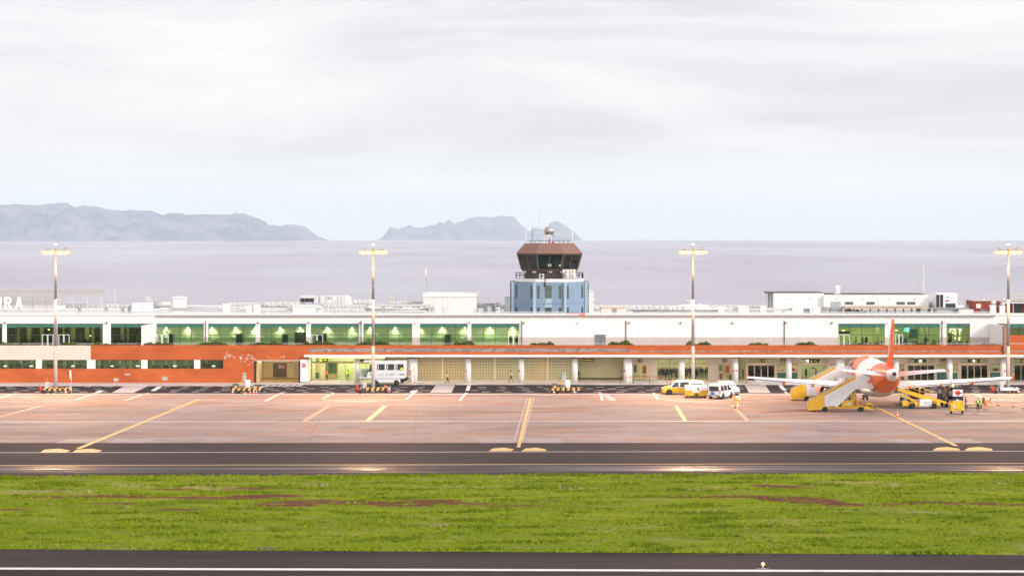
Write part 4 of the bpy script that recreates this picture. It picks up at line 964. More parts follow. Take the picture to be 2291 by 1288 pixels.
for k in range(8):
    a, b = rr2[k], rr2[(k+1)%8]
    mb.tube((a[0],a[1],z_r+.42), (b[0],b[1],z_r+.42), .03, n=5); mb.tube((a[0],a[1],z_r), (a[0],a[1],z_r+.42), .03, n=5)
    for q in (.33,.66): c = Vector(a).lerp(Vector(b), q); mb.tube((c.x,c.y,z_r), (c.x,c.y,z_r+.42), .025, n=5)
mb.build('roof_rail', brownf, CT)
mb = MB(); mb.path([(-.75,-hw-.1,tz(622)), (-.75,-hw-.1,tz(640))], .09); mb.build('downpipe', brownf, CT)
# things on the tower
def ac_unit(x, y, z, w, h, lab, fans=1):
    t = thing('air_conditioner', lab, 'air conditioner', (x, y, z), 0, 'air conditioners on the tower balcony')
    mb = MB(); mb.box(-w/2, w/2, -.2, .2, 0, h, b=.04); mb.build('casing', white, t)
    for k in range(fans):
        mb = MB(); zc = h*(k+.5)/fans; mb.lathe([(.26,-.215),(.30,-.215),(.30,-.19),(.26,-.19)], (0,0,zc), 14, axis='y'); mb.tube((0,-.21,zc), (0,-.2,zc), .24, n=14); mb.tube((0,-.225,zc),(0,-.2,zc),.07,n=8); mb.build('fan', grey if fans == 1 else plinth, t)
def tp(px, py, dy=-5.0): return (X(px, TD+dy), TD+dy, Z(py, TD+dy))
x, y, z = tp(1211.5, 622.5); ac_unit(x, y, z, .8, .68, 'single small air conditioner on the balcony below the tower cab front')
x, y, z = tp(1266, 622.5); ac_unit(x, y+.3, z, .95, 1.35, 'tall air conditioner on the tower balcony, the inner one of the pair', 2)
x, y, z = tp(1281, 622.5); ac_unit(x, y+1.0, z, .95, 1.35, 'tall air conditioner on the tower balcony, the outer one beside the rail corner', 2)
t = thing('radar_scanner', 'silver drum radar on a white and red lattice stand above the tower cab', 'radar', (X(1229,TD-1), TD-1, z_r))
mb = MB()
for sx in (-1, 1):
    for sy in (-1, 1): mb.tube((sx*.42, sy*.42, 0), (sx*.22, sy*.22, 1.15), .05, n=6)
for zz in (.4, .8):
    q = .42-.2*zz/1.15
    for a, b in (((-q,-q),(q,-q)),((q,-q),(q,q)),((q,q),(-q,q)),((-q,q),(-q,-q))): mb.tube((*a,zz), (*b,zz), .04, n=5)
mb.box(-.3,.3,-.3,.3,1.15,1.35); mb.build('lattice_stand', white, t)
mb = MB(); mb.tube((0,0,0),(0,0,.8),.09,n=8); mb.box(.35,.8,-.5,-.2,0,.18); mb.build('red_base', red, t)
mb = MB(); mb.tube((-.52,0,1.95), (.52,0,1.95), .60, n=22); mb.ell((-.5,0,1.95), .28,.58,.58, n=16); mb.ell((.5,0,1.95), .22,.58,.58, n=16); mb.tube((0,0,1.3),(0,0,1.6),.12,n=8); mb.build('drum', mat('radar_silver', (.42,.42,.40), .35, .7, var=.25, scale=4), t)
def mast(name, px, py0, py1, lab, r=.035, d=TD-2, cat='antenna', m=None, ball=None, grp=None, arms=()):
    mb = MB(); b = P(px, py1, d); tpp = P(px, py0, d); mb.tube(b, tpp, r, r*.6, n=6)
    for z_, w in arms: q = P(px, z_, d); mb.tube(q-Vector((w,0,0)), q+Vector((w,0,0)), r*.7, n=5); mb.tube(q+Vector((w,0,0)), q+Vector((w,0,.22)), r*.9, n=5); mb.tube(q-Vector((w,0,0)), q+Vector((-w,0,.22)), r*.9, n=5)
    if ball: mb.ell(P(px, ball[0], d), ball[1], ball[1], ball[2])
    return solo(mb, name, m or steel, lab, cat, grp)
for a in ((1177,508,544,'white wind vane mast at the roof corner of the tower cab, over its left rail',.06,(( 509,.28),)),(1187.5,522,544,'short thin whip aerial beside the wind vane mast on the cab roof',.03,()),(1191,508,544,'dark whip aerial on the cab roof, second from the wind vane mast',.04,()),(1207,468,544,'very tall thin whip aerial, highest point of the tower roof',.035,()),
          (1218.5,528,544,'stubby white aerial just before the radar stand',.06,()),(1237.5,519,544,'thin aerial rising right behind the radar drum',.04,()),(1242,525,544,'white canister aerial between the radar and the far cab roof corner',.05,()),(1250,523,544,'slim grey aerial past the white canister aerial on the cab roof',.03,()),(1280,516,544,'thick red and white aerial over the right corner of the cab roof',.09,((518,.01),))):
    mast('antenna', a[0], a[1], a[2], a[3], a[4], arms=a[5], m=white if a[4] > .055 else (dark if a[4] == .04 else steel), grp='aerials on the tower roof', ball=(526,.12,.3) if a[0] == 1242 else None)
for px, lab in ((1173,'group of short aerial rods on the balcony rail at its left'),(1195.5,'group of short aerial rods on the rail near the left cab corner'),(1231.5,'group of short aerial rods on the rail at mid front'),(1258,'group of short aerial rods on the rail by the air conditioners')):
    mb = MB(); b = Vector(tp(px, 609, -5.2))
    for k in range(4): mb.tube(b+Vector((-.24+.16*k,0,-.1)), b+Vector((-.24+.16*k,0,.22)), .022, n=5)
    mb.tube(b+Vector((-.3,0,.02)), b+Vector((.3,0,.02)), .02, n=5); solo(mb, 'rail_antenna', white, lab, 'antenna', 'aerial rods on the balcony rail')

# ================================================================ ROOFTOP THINGS
def rb_(mb, x0, yt, x1, d, dep, yb=None, m=0, b=0): mb.box(X(x0,d), X(x1,d), d, d+dep, RZ if yb is None else Z(yb,d), Z(yt,d), m, b)
def rooft(name, boxes, mats, lab, cat, grp=None, extra=None):
    mb = MB()
    for q in boxes: rb_(mb, *q[:5], **(q[5] if len(q) > 5 else {}))
    if extra: extra(mb)
    return solo(mb, name, mats, lab, cat, grp)
# screen of louvres and the letters standing in front of it
d0 = 368.5
sc_ = thing('louvre_screen', 'tall metal louvre screen on posts along the roof behind the white letters', 'screen', (X(100,d0), d0, RZ))
mb = MB()
for k in range(-2, 9): x = 10+k*30.8; mb.tube(P(x, 643.5, d0), (X(x,d0)+.01, d0, RZ), .055, n=5)
for k in range(-2, 9): x = 10+k*30.8; mb.tube(P(x, 650, d0), (X(x-2,d0), d0+2.2, RZ), .04, n=5)
mb.build('posts', ltgrey, sc_); sc_.children[-1].data.transform(Matrix.Translation(-Vector(sc_.location)))
mb = MB()
for y in (646, 650, 653, 658, 661, 667, 671.5, 675, 677): mb.tube(P(-80, y, d0), P(232.5, y, d0), .032 if y not in (646,658,661) else .05, n=5)
for x in (52, 83, 113.5, 144, 175, 206, 231): mb.tube(P(x+13, 646, d0), P(x+13, 677, d0), .02, n=4)
o = mb.build('rails', ltgrey, sc_); o.data.transform(Matrix.Translation(-Vector(sc_.location)))
mb = MB()
for k in range(12): y = 661+k*2.5; mb.box(X(-80,d0), X(121,d0), d0-.12, d0-.07, Z(y+1.55,d0), Z(y,d0))
for k in range(5): y = 646.5+k*2.9; mb.box(X(-80,d0), X(232,d0), d0-.10, d0-.07, Z(y+1.5,d0), Z(y,d0))
o = mb.build('slats', mat('louvre_slat', (.42,.38,.36), .6, var=.1), sc_); o.data.transform(Matrix.Translation(-Vector(sc_.location)))
mb = MB(); d1 = d0-1.6
for y in (692, 694.2, 699.5): mb.tube(P(-80, y, d1), P(121, y, d1), .05, n=5)
for k in range(7): x = -60+k*30; mb.tube(P(x, 692, d1), (X(x,d1), d1, RZ), .045, n=5)
for k in range(3): mb.tube(P(4+k*18, 691, d1), P(4+k*18, 693, d1), .05, n=5)
sg = thing('roof_sign', 'huge white capital letters IRA standing on a rail in front of the louvre screen', 'roof sign', (X(30,d1), d1, RZ))
o = mb.build('sign_rail', ltgrey, sg); o.data.transform(Matrix.Translation(-Vector(sg.location)))
def letter(boxes, polys=()):
    mb = MB(); e = 0
    for q in boxes: e += .006; mb.box(X(q[0],d1), X(q[2],d1), d1-.15+e, d1+.15-e, Z(q[3],d1), Z(q[1],d1))
    for q in polys: e += .006; mb.loft([[(X(x,d1), d1-.15+e, Z(y,d1)) for x, y in q], [(X(x,d1), d1+.15-e, Z(y,d1)) for x, y in q]], 0, False)
    o = mb.build('letter', white, sg); o.data.transform(Matrix.Translation(-Vector(sg.location)))
letter([(-2.2,664,3.4,691)])
letter([(10,664,15,691),(15,664,21,668.4),(15,675,20,679.3)], [[(21,664),(25.4,667),(26.3,671.5),(25.2,676),(21,679.3),(18,679.3),(18,675),(20.5,674),(21.3,671.5),(20.5,669),(20,668.4)],[(17.2,679.3),(22,679.3),(27,691),(21.8,691)]])
letter([(39.5,681.5,46,685)], [[(40,664),(45,664),(51.2,691),(46.2,691)],[(39.2,668),(40.6,664),(44.8,664),(39.2,691),(34.2,691)]])
rail_lab = 'thin white guard rail running along the front edge of the terminal roof'
mb = MB(); zr3 = Z(699.2, DU+.8)
for a, b in ((130, 1262), (1328, 2230)): 
    mb.tube((X(a,DU+.8), DU+.8, zr3+.12), (X(b,DU+.8), DU+.8, zr3+.12), .04, n=5)
    for k in range(int((b-a)/36)+1): x = a+36*k; mb.tube((X(x,DU+.8), DU+.8, RZ), (X(x,DU+.8), DU+.8, zr3+.12), .03, n=5)
solo(mb, 'roof_rail', white, rail_lab, 'railing')
duct_m = mat('duct_metal', (.55,.54,.52), .5, .4, var=.14, scale=2.5, dirt=.2)
def truss(name, x0, x1, yt, yb, d, lab, dep=1.2, legs=True):
    mb = MB(); zt_, zb_ = Z(yt,d), Z(yb,d); xa, xb = X(x0,d), X(x1,d); mb.box(xa, xb, d, d+dep, zb_, zt_)
    n = max(2, int((xb-xa)/(zt_-zb_)/1.1)); w = (xb-xa)/n
    for k in range(n):                    # pressed diamond stiffeners on the duct's face
        cx_ = xa+w*(k+.5); zc = (zt_+zb_)/2; i = len(mb.v); hx, hz2 = w*.48, (zt_-zb_)*.47
        mb.v += [(cx_-hx,d-.003,zc-hz2),(cx_+hx,d-.003,zc-hz2),(cx_+hx,d-.003,zc+hz2),(cx_-hx,d-.003,zc+hz2),(cx_,d-.10,zc)]
        for q in ((0,1,4),(1,2,4),(2,3,4),(3,0,4)): mb.face([i+j for j in q], (k+q[0]) % 2)
    for k in range(0, n+1, 2): x = min(max(xa+w*k, xa+.05), xb-.05); mb.box(x-.04, x+.04, d-.04, d+dep+.04, zb_-.02, zt_+.02, 0)
    if legs:
        for k in range(max(2, n//5)): x = xa+(xb-xa)*(k+.5)/max(2, n//5); mb.box(x-.25, x+.25, d+.2, d+.6, RZ, zb_, 0)
    return solo(mb, 'air_duct', [duct_m, ltgrey], lab, 'duct', 'ribbed air ducts on the terminal roof')
truss('a', 147, 266, 680, 689.5, 371, 'ribbed metal air duct with crossed faces next to the louvre screen')
truss('a', 266, 296, 681, 689.5, 373, 'short ribbed duct joining the two white cabinets')
truss('a', 510, 590, 676.5, 685, 379, 'low ribbed duct behind the paired white boxes'); truss('a', 590, 672, 675, 686, 377, 'plain long duct leading into the black-windowed plant unit')
truss('a', 722, 818, 681.5, 688.5, 372, 'ribbed duct below the big grey plant unit'); truss('a', 728, 812, 689.5, 697.5, 368, 'lower ribbed duct in front of another, beneath the big grey plant unit')
truss('a', 838, 955, 680.5, 686.5, 372, 'ribbed duct between the second lamp mast and the white gabled plant room'); truss('a', 869, 945, 673.5, 680, 378, 'higher ribbed duct under the small curved cowl by the gabled plant room'); truss('a', 960, 972, 680, 689, 369, 'very short ribbed duct in front of the gabled plant room')
truss('a', 1462, 1500, 683.5, 693, 381, 'ribbed duct with crossed faces behind the cream roof box',1.2); truss('a', 1500, 1560, 684, 694, 384, 'ribbed duct behind the third lamp mast'); truss('a', 1327, 1462, 682, 694, 387, 'long plain duct behind the cream roof box and the tower'); truss('a', 1590, 1702, 682, 690, 388, 'far plain duct near the long white plant building')
truss('a', 1700, 1772, 689, 695, 371, 'low plain duct in front of the long white plant building'); truss('a', 788, 832, 670, 680, 379, 'stepped duct leaving the big grey plant unit'); truss('a', 1105, 1140, 682, 692, 381, 'short duct tucked against the tower'); truss('a', 1068, 1086, 678.5, 688, 376, 'short duct on the side of the gabled plant room')
rooft('cabinet', [(295,677.5,318,371,2.2,dict(yb=697,b=.05)),(318.5,677.5,341,371,2.2,dict(yb=697,b=.05)),(297,697,339,371.3,1.6)], vwhite, 'pair of white ventilation cabinets joined together, under the curved cowl', 'cabinet')
def cowl(px, py, d, s, lab, flip=1):
    mb = MB(); pts = []; c = P(px, py, d)
    ring = []
    for k in range(9):
        a = R(180-90*k/8 if flip > 0 else 180-90*k/8); ring.append((math.cos(a), math.sin(a)))
    outer = [(x*s*flip*-1, z*s) for x, z in [(math.cos(R(t)), math.sin(R(t))) for t in range(0, 91, 11)]] + [(0, s*.45), (s*.45*-flip*-1*0, 0)]
    prof = [(s*math.cos(R(t))*flip, s*math.sin(R(t))) for t in range(0, 111, 10)] + [(s*.30*math.cos(R(t))*flip, s*.30*math.sin(R(t))) for t in range(110, -1, -22)]
    mb.loft([[(c.x+p[0]-s*.5*flip, d, c.z+p[1]) for p in prof], [(c.x+p[0]-s*.5*flip, d+1.1, c.z+p[1]) for p in prof]], 0, False)
    mb.box(c.x+s*.2*flip, c.x+s*.5*flip, d+.1, d+1, RZ, c.z)
    solo(mb, 'vent_cowl', duct_m, lab, 'vent cowl', 'curved vent cowls on the terminal roof')
cowl(335, 677, 372.5, 1.0, 'curved metal vent cowl above the pair of white cabinets'); cowl(877, 674, 380, .85, 'small curved vent cowl between the second lamp mast and the gabled plant room')
def elbow(mb): mb.tube(P(345,681,373), P(383,681,373), .5, n=14); mb.box(X(376,373), X(382,373), 372.7, 373.4, RZ, Z(684,373))
rooft('round_duct', [(343,677,356,374,1.5,dict(yb=690))], duct_m, 'round silver duct elbow between the white cabinets and the capped box', 'duct', extra=elbow)
rooft('roof_box', [(387,667,413,374,2.4),(385.5,664,414,373.8,2.8,dict(yb=667))], white, 'tall white box with a flat overhanging cap, left end of the roof pipes', 'roof box', 'white boxes on the terminal roof')
for a in ((498,680.5,513,'white box at the near end of the roof pipes, narrow and plain'),(550,685,564.5,'low white box of the close pair, the shorter one'),(567,683,581,'white box of the close pair, the taller one'),(958.5,685,970,'short white box at the left foot of the gabled plant room'),(971.5,679.5,984,'tall white box at the foot of the gabled plant room'),(1010,685,1022.5,'low white box before the right half of the gabled plant room'),(1607,690,1620.5,'low white box between the third lamp mast and the long plant building'),(1773,688.5,1797,'wide white box standing before the long white plant building'),(1820,688,1835,'white box near the door of the long plant building'),(1701.5,685,1714,'small white box set against the corner of the long plant building'),(1631,690,1649,'low pale box beside the ribbed caps past the third lamp mast')):
    rooft('roof_box', [(a[0],a[1],a[2],370,1.3,dict(b=.03)),(a[0]-.7,a[1]-.8,a[2]+.7,369.9,1.5,dict(yb=a[1]+.6))], white, a[3], 'roof box', 'white boxes on the terminal roof')
rooft('roof_box', [(655,685,705,367,3),(654,683.8,706,366.8,3.4,dict(yb=685.2))], wall_white, 'long low cream box right below the black-windowed plant unit', 'roof box')
rooft('roof_box', [(1345,687.5,1401,368,3),(1344,686.2,1402,367.8,3.4,dict(yb=687.6)),(1370,690.5,1380,367.9,.1,dict(yb=699,m=1))], [cream, grey], 'long low cream box with a square vent, next to the tower', 'roof box')
rooft('roof_box', [(1652,687,1676,368,2.5),(1651,685.6,1677,367.8,2.9,dict(yb=687.1))], wall_white, 'cream box with a lid between the low white boxes and the long plant building', 'roof box')
rooft('roof_box', [(1129,664,1141,380,3),(1128,662.4,1141.5,379.8,3.2,dict(yb=664))], white, 'tall white box partly hidden behind the left flank of the tower', 'roof box')
rooft('roof_box', [(1317,652,1328,379,3),(1316,650,1327,378.9,3.1,dict(yb=652)),(1326,666,1330,379.1,1,dict(yb=672))], white, 'tall white stair head emerging behind the right flank of the tower', 'roof box')
# pipes
mb = MB()
for y, d in ((686.5,378),(690,374),(694,371)): mb.tube(P(384,y,d), P(655,y,d), .11, n=8)
for x in (420,455,520,600,640): mb.box(X(x,374), X(x+2,374), 371, 378, RZ, Z(690,374)-.12)
solo(mb, 'roof_pipe', ltgrey, 'bundle of long silver pipes running from the capped white box to the cream box', 'pipes')
mb = MB()
for y, d, a, b in ((691,371,815,960),(695.5,369.5,820,960),(685,379,560,640)): mb.tube(P(a,y,d), P(b,y,d), .16, n=8)
for x in (840,880,920): mb.box(X(x,371), X(x+2,371), 369, 371.5, RZ, Z(695,371)-.1)
solo(mb, 'roof_pipe', duct_m, 'thick pale pipes lying before the white gabled plant room', 'pipes')
mb = MB()
for y, d in ((694.5,372),(697.5,370)): mb.tube(P(1415,y,d), P(1605,y,d), .10, n=8)
for x in (1430,1480,1530,1580): mb.box(X(x,372), X(x+2,372), 369.8, 372.3, RZ, Z(696.5,372))
solo(mb, 'roof_pipe', grey, 'dark thin pipes along the roof past the third lamp mast', 'pipes')
def cyl_vent(px, r, yt, d, lab, cap=True, m=None, par=None):
    mb = MB(); c = Vector((X(px,d), d, RZ)); h = Z(yt,d)-RZ; mb.tube(c, c+Vector((0,0,h)), r, n=16)
    if cap: mb.lathe([(r*1.25,0),(r*1.25,.12),(r*.5,.3)], c+Vector((0,0,h+.1)), 16); mb.tube(c+Vector((0,0,h)), c+Vector((0,0,h+.12)), r*.5, n=8)
    return solo(mb, 'roof_vent', m or ltgrey, lab, 'roof vent', 'round roof vents')
cyl_vent(715, .45, 691, 367, 'squat round steel vent right of the long cream box'); cyl_vent(647.5, .3, 691, 368, 'squat round vent at the left end of the long cream box'); cyl_vent(1114, .4, 693, 369, 'small capped vent left of the tower foot'); cyl_vent(994, .22, 686, 370, 'slender white post vent before the gabled plant room', cap=False)
# plant unit with black windows, big grey plant unit
t = thing('plant_unit', 'metal plant unit with three black window panels, joined to the grey unit', 'plant unit', (X(687,377), 377, RZ))
mb = MB(); rb_(mb, 671, 661, 703, 377, 2.2, yb=676); rb_(mb, 703, 662, 716, 377.3, 1.8, yb=678); rb_(mb, 676, 676, 680, 377.5, 1); rb_(mb, 697, 676, 701, 377.5, 1); o = mb.build('casing', ltgrey, t, ); o.data.transform(Matrix.Translation(-Vector(t.location)))
for k in range(3):
    mb = MB(); mb.box(X(672+k*10.3,377), X(681.6+k*10.3,377), 376.93, 377, Z(675.2,377), Z(667,377)); o = mb.build('panel', black, t); o.data.transform(Matrix.Translation(-Vector(t.location)))
mb = MB(); rb_(mb, 716, 661, 774, 377, 3, yb=681, b=.05); rb_(mb, 718, 681, 772, 377.4, 2)
for x in (729, 742, 754, 763): rb_(mb, x, 662, x+.8, 376.97, .1, yb=680.5, m=1)
rb_(mb, 733, 665, 738, 376.95, .1, yb=669, m=1); rb_(mb, 734, 672, 743, 376.95, .1, yb=676, m=2); rb_(mb, 745, 663, 753, 376.95, .1, yb=671, m=2)
mb.prism([(X(774,377), Z(681,377)), (X(787,377), Z(681,377)), (X(784,377), Z(667,377)), (X(776,377), Z(660.8,377)), (X(774,377), Z(660.8,377))], 377.1, 379.9, 'y', 2)
solo(mb, 'plant_unit', [ltgrey, grey, vwhite], 'large grey box-shaped plant unit with sloping end between two lamp masts', 'plant unit')
# gabled plant room
d = 374
t = thing('plant_room', 'white windowless plant room with sloped eaves left of the tower', 'plant room', (X(1010,d), d, RZ))
mb = MB(); rb_(mb, 947, 664, 1067, d, 7); o = mb.build('wall', mat('aged_white', (.72,.70,.67), .85, var=.05, dirt=.35), t); o.data.transform(Matrix.Translation(-Vector(t.location)))
mb = MB(); za, zb2 = Z(664,d), Z(655,d+1.4); xa, xb = X(946,d), X(1068,d)
mb.prism([(d-.15, za), (d+1.4, zb2), (d+7.2, zb2), (d+7.2, za)], xa, xb, 'x'); rb_(mb, 1066, 653.8, 1073, d+1, 6, yb=664); o = mb.build('roof', mat('aged_white_roof', (.70,.68,.65), .8, var=.06, dirt=.3), t); o.data.transform(Matrix.Translation(-Vector(t.location)))
t = thing('antenna_mast', 'lattice aerial mast with white tube aerial on the corner of the gabled plant room', 'antenna', (X(954,d), d+1, Z(655,d)))
mb = MB(); mb.path([P(954.5,656,d+1), P(954.5,622,d+1), P(952,620,d+1)], .05); mb.tube(P(954.5,655,d+1), P(965,631,d+1), .045, n=5); mb.tube(P(954.5,630,d+1), P(984,656,d+1), .012, n=4)
for k in range(5): mb.tube(P(953.5,624+k*5,d+1), P(956,628+k*5,d+1), .06, n=5)
o = mb.build('pole', steel, t); o.data.transform(Matrix.Translation(-Vector(t.location)))
mb = MB(); mb.tube(P(952,621,d+1), P(952,600.5,d+1), .10, n=8); o = mb.build('aerial', white, t); o.data.transform(Matrix.Translation(-Vector(t.location)))
mb = MB(); d = 373; rb_(mb, 1085.5, 679, 1106, d, 2, m=0); rb_(mb, 1090.5, 685, 1100, d-.05, .1, m=1); mb.tube(P(1085,679,d), P(1120,679,d), .06, n=6); mb.tube(P(1113,676,d), (X(1113,d), d, RZ), .09, n=6); rb_(mb, 1106, 686, 1121, d+1, 1.5, m=1); rb_(mb, 1070, 689, 1082, d+.3, .8, m=1)
solo(mb, 'roof_cabinet', [grey, ltgrey], 'dark grey cabinet with pale door next to the gabled plant room', 'cabinet')
mb = MB(); d = 369
for a, b, y in ((1500,1530,683),(1530,1545,680)): 
    for k in range(4): x = a+(b-a)*k/3; mb.tube(P(x, y, d+8), (X(x,d+8), d+8, RZ), .08, n=5); mb.tube(P(x, y+2, d+8), (X(x+7,d+8), d+8, RZ), .05, n=5)
mb.tube(P(1520,683,d+8), P(1582,682,d+8), .1, n=5); mb.tube(P(1536,671.5,d+8), P(1547,673,d+8), .06, n=5); mb.tube(P(1546,673,d+8), (X(1546,d+8), d+8, RZ), .14, n=6)
mb.tube(P(1565,680,d+8), (X(1590,d+8), d+8, RZ+.3), .12, n=5); mb.tube(P(1570,690,d+8), P(1625,688,d+8), .12, n=5)
solo(mb, 'roof_frame', white, 'tangle of white steel frames and struts beside the third lamp mast', 'frame')
# long plant building
d = 376
t = thing('plant_building', 'long white plant building with small dark windows on the roof towards the right', 'plant building', (X(1900,d), d, RZ))
L_ = lambda o: o.data.transform(Matrix.Translation(-Vector(t.location)))
mb = MB(); rb_(mb, 1731, 656, 1843, d+.8, 7.5, yb=None); rb_(mb, 1843, 660, 2078, d, 8.5); mb.prism([(X(1731,d+.8), RZ), (X(1731,d+.8), Z(656.5,d+.8)), (X(1720,d+8), Z(654.5,d+8)), (X(1720,d+8), RZ)][::-1], 0, 0, 'y') if False else None
rb_(mb, 1719.5, 655.5, 1731, d+3, 5); L_(mb.build('wall', wall_white, t))
mb = MB(); rb_(mb, 1719, 654.2, 1843, d+1.2, 7, yb=656.6); rb_(mb, 1843, 657.5, 2070, d+2, 6.4, yb=660.3); L_(mb.build('roof_edge', mat('tar_edge', (.09,.085,.08), .8, var=.3), t))
mb = MB(); rb_(mb, 1843, 664.6, 2078, d-.04, .08, yb=665.4); rb_(mb, 1851.5, 664, 1852.5, d-.06, .1); L_(mb.build('string_course', white, t))
for a, b in ((1890.5,1909),(1938.5,1957),(2006,2024.5),(2029.5,2048)):
    mb = MB(); rb_(mb, a-.7, 674.2, b+.7, d-.03, .08, yb=681.6); wf = mb.build('window', white, t); L_(wf)
    mb = MB(); rb_(mb, a, 675, b, d-.05, .05, yb=681); L_(mb.build('pane', mat('dull_pane', (.09,.11,.11), .2, var=.2), wf))
mb = MB(); rb_(mb, 1857.5, 674, 1881, d-.03, .08)
for k in range(5): rb_(mb, 1858+k*4.7, 674.5, 1862+k*4.7, d-.05, .05, m=1)
L_(mb.build('door', [ltgrey, mat('grille_pale', (.42,.42,.42), .6, var=.1)], t))
mb = MB()
for x in (1761,1812,1874,1932,1991,2048): rb_(mb, x-1.6, 666.6, x+1.6, (d if x > 1843 else d+.8)-.2, .2, yb=669.4, b=.05)
L_(mb.build('wall_lamps', ltgrey, t))
mb = MB(); rb_(mb, 1726, 663, 1729.5, d+2.9, .1, yb=688); mb.tube(P(1719.5,655,d+2.9), P(1719.5,688,d+2.9), .12, n=5); L_(mb.build('side_door', grey, t))
t = thing('pergola_frame', 'rust-stained concrete beam on dark posts before the plant building', 'frame', (X(1984,371), 371, RZ)); d = 371
mb = MB(); rb_(mb, 1890, 686.3, 2078, d, 4, yb=690.2); L_(mb.build('beam', mat('rusty_concrete', (.42,.33,.26), .9, var=.3, scale=1.2, dirt=.5), t))
for k in range(11): mb = MB(); x = 1890.5+k*18.6; rb_(mb, x, 690.2, x+2.2, d+.1, .5, yb=None); L_(mb.build('post', mat('rust_post', (.10,.05,.035), .8, var=.3), t))
for x, y, w in ((1893,692,14),(1914,694,10),(1933,697,8),(2052,690.8,8)):
    mb = MB(); rb_(mb, x, y, x+w, 373, 1.2, b=.05); mb.tube((X(x+w/2,373), 373.6, Z(y,373)), (X(x+w/2,373), 373.6, Z(y,373)+.1), .3, n=10, m=1)
    solo(mb, 'condenser_unit', [grey, dark], {1893:'dark condenser under the near end of the rusty beam, the widest one',1914:'dark condenser under the rusty beam, second from its near end',1933:'smallest dark condenser under the rusty beam',2052:'dark condenser under the far end of the rusty beam'}[x], 'condenser', 'condensers below the rusty beam')
rooft('roof_vent', [(1800,690,1812,372,1.5),(1840,687,1852,372,1.2)], [grey], 'low grey vents close to the door grille of the plant building', 'vent')
rooft('roof_box', [(1857,688,1885,372.5,2,dict(b=.1))], [grey], 'grey machine housing below the door grille of the plant building', 'machine')
mb = MB()
for dx in (0, 5.5): mb.tube(P(1871.5+dx,660,379), P(1871.5+dx,638.5,379), .19, n=12)
mb.box(X(1867,378), X(1881,378), 378, 380, Z(660,379), Z(656.5,379)); solo(mb, 'flue', white, 'pair of white flue pipes side by side on the plant building roof', 'chimney')
for px, y0, y1, d_, lab, r in ((1720.5,600,655,380,'tall thin aerial at the left corner of the plant building',.04),(1822.5,563,655,380,'tallest grey aerial over the plant building',.05),(1963,617,690,373,'thin aerial with a red-brown lower half in front of the plant building',.035),(2055,585,657,381,'grey aerial near the right end of the plant building, the darker of two',.05),(2066.5,592,660,379,'white aerial at the right end of the plant building',.06)):
    mast('antenna', px, y0, y1, lab, r, d=d_, m=white if r == .06 else steel, grp='aerials on the plant building')
# chiller
d = 374; t = thing('chiller', 'white rooftop chiller unit with dark louvred end and open panel', 'chiller', (X(2118,d), d, RZ))
mb = MB(); rb_(mb, 2094, 656, 2142, d, 4.5, yb=690, b=.06); rb_(mb, 2096, 690, 2140, d+.4, 3.5); L_(mb.build('casing', vwhite, t))
mb = MB()
for k in range(2): rb_(mb, 2094.8+k*8.5, 659, 2101.8+k*8.5, d-.04, .1, yb=687)
L_(mb.build('louvre', black, t)); mb = MB(); rb_(mb, 2115.5, 678.5, 2138, d-.04, .1, yb=687.5); L_(mb.build('opening', dark, t))
mb = MB(); rb_(mb, 2115, 671.5, 2124, d-.05, .1, yb=674.5); L_(mb.build('red_label', red, t)); mb = MB(); mb.ell(P(2120,664,d-.0), .22,.06,.1); L_(mb.build('badge', blue, t))
mb = MB(); rb_(mb, 2078, 688.5, 2160, 372, 1.5, yb=691); rb_(mb, 2080, 691, 2084, 372.4, .6); rb_(mb, 2150, 691, 2154, 372.4, .6); solo(mb, 'steel_platform', grey, 'flat steel platform carrying the chiller', 'platform')
mb = MB(); mb.tube(P(2078,682,379), P(2094,682,379), .55, n=14); mb.tube(P(2078,682,379), (X(2078,379), 379, RZ), .4, n=12); solo(mb, 'round_duct', duct_m, 'round silver duct between the plant building and the chiller', 'duct')
mb = MB()
for y in (674.5, 681, 688): mb.tube(P(2143,y,377), P(2157,y,377), .03, n=4)
for x in (2143,2150,2157): mb.tube(P(x,674.5,377), (X(x,377), 377, RZ), .03, n=4)
solo(mb, 'guard_rail', ltgrey, 'small grey guard rail between chiller and brick-red hut', 'railing'); rooft('roof_box', [(2160,683,2169,376,1.2),(2146,692,2178,371,6)], ltgrey, 'grey box and low plinth between the chiller and the brick-red hut', 'roof box')
# brick-red hut
d = 372.5; t = thing('roof_hut', 'brick-red flat-roofed hut at the right end of the roof', 'hut', (X(2235,d), d, RZ))
mb = MB(); rb_(mb, 2178, 673.5, 2400, d, 6); L_(mb.build('wall', mat('brick_red_wall', (.26,.05,.025), .85, var=.12), t))
mb = MB(); rb_(mb, 2177, 671.8, 2400, d-.15, 6.3, yb=673.6); L_(mb.build('roof_edge', plinth, t)); mb = MB(); rb_(mb, 2184, 679.5, 2194.5, d-.15, .15, yb=689.5); L_(mb.build('panel', cream, t))
mb = MB(); rb_(mb, 2242, 676, 2400, d-2.2, 2.1, yb=678.5); mb.tube(P(2267,678,d-2.1), (X(2267,d-2.1), d-2.1, RZ), .06, n=5); L_(mb.build('awning', ltgrey, t))
mb = MB(); rb_(mb, 2268, 679, 2287, d-.04, .05); L_(mb.build('opening', dark, t))
mb = MB(); d2 = 369.5; mb.path([P(2270,670,d2+6), P(2275,660,d2+6), P(2300,657,d2+6)], .12); mb.tube(P(2262,657,d2+6), P(2300,659,d2+6), .06, n=5); mb.tube(P(2262,661,d2+6), P(2300,664,d2+6), .05, n=5); mb.tube(P(2283,658,d2+6), P(2283,671,d2+6), .05, n=5)
solo(mb, 'duct_frame', duct_m, 'bent grey pipework over the red hut at the frame edge', 'pipes')
t = None
